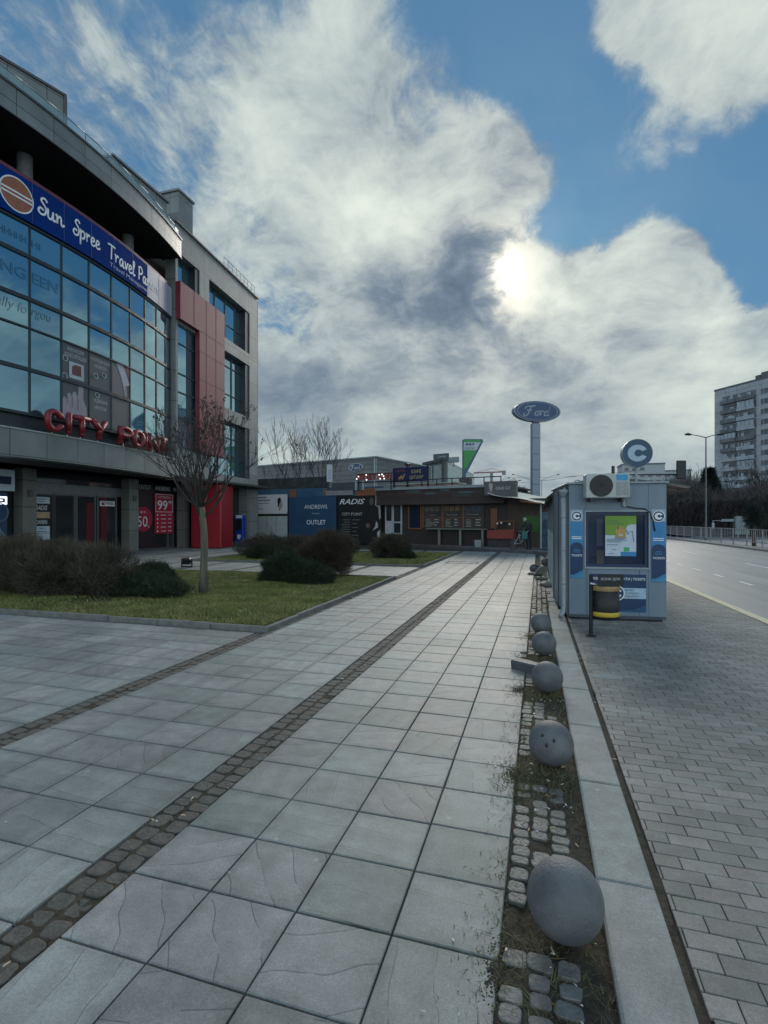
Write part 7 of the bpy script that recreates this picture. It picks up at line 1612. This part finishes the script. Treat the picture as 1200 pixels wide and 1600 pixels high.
# ---- leafless trees behind the pavilion
def fartree(px, D, zt, lab, seed, zb=0, spread=.36, n=9, L0=None, m=None, sub=5, r0=.11):
    random.seed(seed); P = PD(px, D, zb); H = (zt-zb)*.90; t = thing('bare_tree', lab, 'tree', tuple(P)); g = MB(); g.tube([P, P+Vector((.05, 0, H*.22)), P+Vector((0, .05, H*.36))], [r0, r0*.8, r0*.7], 7); g.build('trunk', M_twig, t)
    g = MB(); tips = []; L0 = L0 or H*.27
    for i in range(n):
        a = i*2.4+random.random(); tl = .12+.40*(i/n); branchy(g, P+Vector((0, 0, H*(.28+.1*random.random()))), Vector((math.cos(a)*math.sin(tl), math.sin(a)*math.sin(tl), math.cos(tl))), L0*random.uniform(.85, 1.1), r0*.5, sub, spread, tips, .0105, .14, .18, 4, .72, (2, 2))
    g.build('crown', m or M_twig, t)
fartree(462, 48, ZH(678, 48), 'bare tree left of two behind the pavilion, before the showroom wall', 3)
fartree(505, 47, ZH(672, 47), 'bare tree right of two behind the pavilion, nearest the oval sign', 5)
fartree(432, 50, ZH(735, 50), 'short scrubby bare tree beside the end of the shopping centre', 9, n=8)
# evergreen clump right of the cafe roof sign
def conifer(px, D, zt, w, lab, n=9000, zb=0, name='conifer', m=None, tone=.05, cat='tree'):
    P = PD(px, D, zb); t = thing(name, lab, cat, tuple(P)); g = MB(); g.cyl(P, P+Vector((0, 0, (zt-zb)*.95)), .12, .02, 8); g.build('trunk', M_twig, t)
    u = rng.random(n)**.8; a = rng.uniform(0, 2*np.pi, n); tiers = .62+.38*np.abs(np.sin(u*22+.8*np.sin(a*3))); rad = w*(1-u)*tiers*rng.random(n)**.4
    p = np.stack([P.x+rad*np.cos(a), P.y+rad*np.sin(a), zb+(zt-zb)*(.18+.82*u)-rad*.25], 1); d = np.stack([np.cos(a), np.sin(a), -.1+0*a], 1)
    trimesh('crown', spikes(p, d, w*.22, w*.028, .4, .1), m or M_farcon, t); return t
M_evg = leafmat('evergreen', (.014, .03, .018), (.04, .07, .03), .8)
for i, (px, D, yt, w, lab) in enumerate(((803, 44, 768, .9, 'dark evergreen bush behind the left part of the cafe awning'), (815, 45, 767, 1.1, 'dark evergreen bush peeping over the middle of the awning'), (826, 46, 772, .8, 'small dark evergreen bush right under the tall pylon'))):
    P = PD(px, D); zt = ZH(yt, D); t = thing('evergreen_bush', lab, 'bush', tuple(P)); p, d = ellip_points(5000, (P.x, P.y, zt-1.2), (w, w, 1.3), .4, i*3, .3); trimesh('foliage', leaves(p, .09), M_evg, t, 4); g = MB(); g.cyl(P, (P.x, P.y, zt-1), .1); g.build('stem', M_twig, t)
# ---- thicket over the road
random.seed(5)
g = MB(); n = 40; xs_ = np.linspace(0, 1, n)
bank = struct(MB().build('x', M_asph2)) if False else None
def bankz(x, y): return np.clip((y-64)*.11, 0, 5.2)*np.clip((x-8)/10, 0, 1)
nx, ny = 40, 30; XX, YY = np.meshgrid(np.linspace(6, 130, nx), np.linspace(62, 170, ny)); Z = bankz(XX, YY)+.3*fbm(XX*.1, YY*.1, 91)-.3
me = bpy.data.meshes.new('bank'); me.from_pydata(np.stack([XX.ravel(), YY.ravel(), Z.ravel()], 1).tolist(), [], [(j*nx+i, j*nx+i+1, (j+1)*nx+i+1, (j+1)*nx+i) for j in range(ny-1) for i in range(nx-1)]); me.materials.append(mat('bank_earth', (.05, .048, .04), .95, var=.4, scale=.4)); struct((lambda o: (COL.objects.link(o), o)[1])(bpy.data.objects.new('bank', me)))
def thick(n, pa, pb, Da, Db, yt_f, m, name, lab, ln, w):
    px = rng.uniform(pa, pb, n); D = rng.uniform(Da, Db, n); u = (px-600)/FPX; x = Fv.x*D+Rv.x*u*D; y = Fv.y*D+Rv.y*u*D
    top = EYE+(HZ-yt_f(px))*D/FPX; top *= 1+.07*fbm(px*.12, D*.3, 95)+.035*fbm(px*.5, D*.7, 96); z = np.maximum(top, .5)*(1-rng.random(n)**1.7*.97)
    p = np.stack([x, y, z], 1); d = np.stack([rng.normal(0, .35, n), rng.normal(0, .35, n), np.ones(n)], 1)
    o = trimesh(name, spikes(p, d, ln, w, .45, .3), m); tag(o, lab, 'thicket', kind='stuff')
yt1 = lambda px: np.interp(px, [1030, 1050, 1075, 1095, 1130, 1160, 1185, 1215, 1300], [772, 770, 768, 774, 786, 784, 774, 762, 750])
thick(90000, 1015, 1300, 56, 68, yt1, M_far, 'thicket', 'dense brown leafless thicket along the far side of the road', 1.5, .035)
yt2 = lambda px: np.interp(px, [1030, 1060, 1100, 1200, 1300], [812, 800, 792, 790, 780])
thick(34000, 1015, 1320, 54.5, 56, yt2, leafmat('hedge_dark', (.022, .02, .022), (.06, .05, .05), .9), 'hedge', 'dark clipped hedge band behind the median fence', .7, .05)
random.seed(31)
fartree(1062, 66, ZH(738, 66), 'bare tree beside the far pale block, left of the double lamp post', 12, m=M_twig, r0=.2)
fartree(1082, 70, ZH(736, 70), 'bare tree just left of the double lamp post', 14, m=M_twig, r0=.2)
fartree(1130, 74, ZH(742, 74), 'bare tree in front of the lower left corner of the tall apartment block', 17, m=M_twig, r0=.2)
fartree(1176, 62, ZH(735, 62), 'bare tree in front of the right half of the tall apartment block', 19, m=M_twig, r0=.2)
fartree(1205, 60, ZH(725, 60), 'bare tree at the right edge of the photo before the apartment block', 21, m=M_twig, r0=.22)
conifer(1108, 58, ZH(733, 58), 2.6, 'dark spruce tree directly behind the double lamp post', 16000)
# pine standing at the end of the fence
P = PD(1178, 33.5); zt = ZH(789, 33.5); t = thing('young_pine', 'small dark pine with a bare brown trunk at the near end of the median fence', 'tree', tuple(P)); g = MB(); g.tube([P, P+Vector((.03, 0, .9)), P+Vector((0, .02, zt*.85))], [.13, .11, .04], 8); g.build('trunk', mat('pine_bark', (.12, .085, .06), .9, var=.3), t)
p, d = ellip_points(2600, (P.x, P.y, zt-.75), (.52, .52, .75), .2, 4, .35); trimesh('crown', spikes(p, d, .28, .018, .6, .2), M_farcon, t)
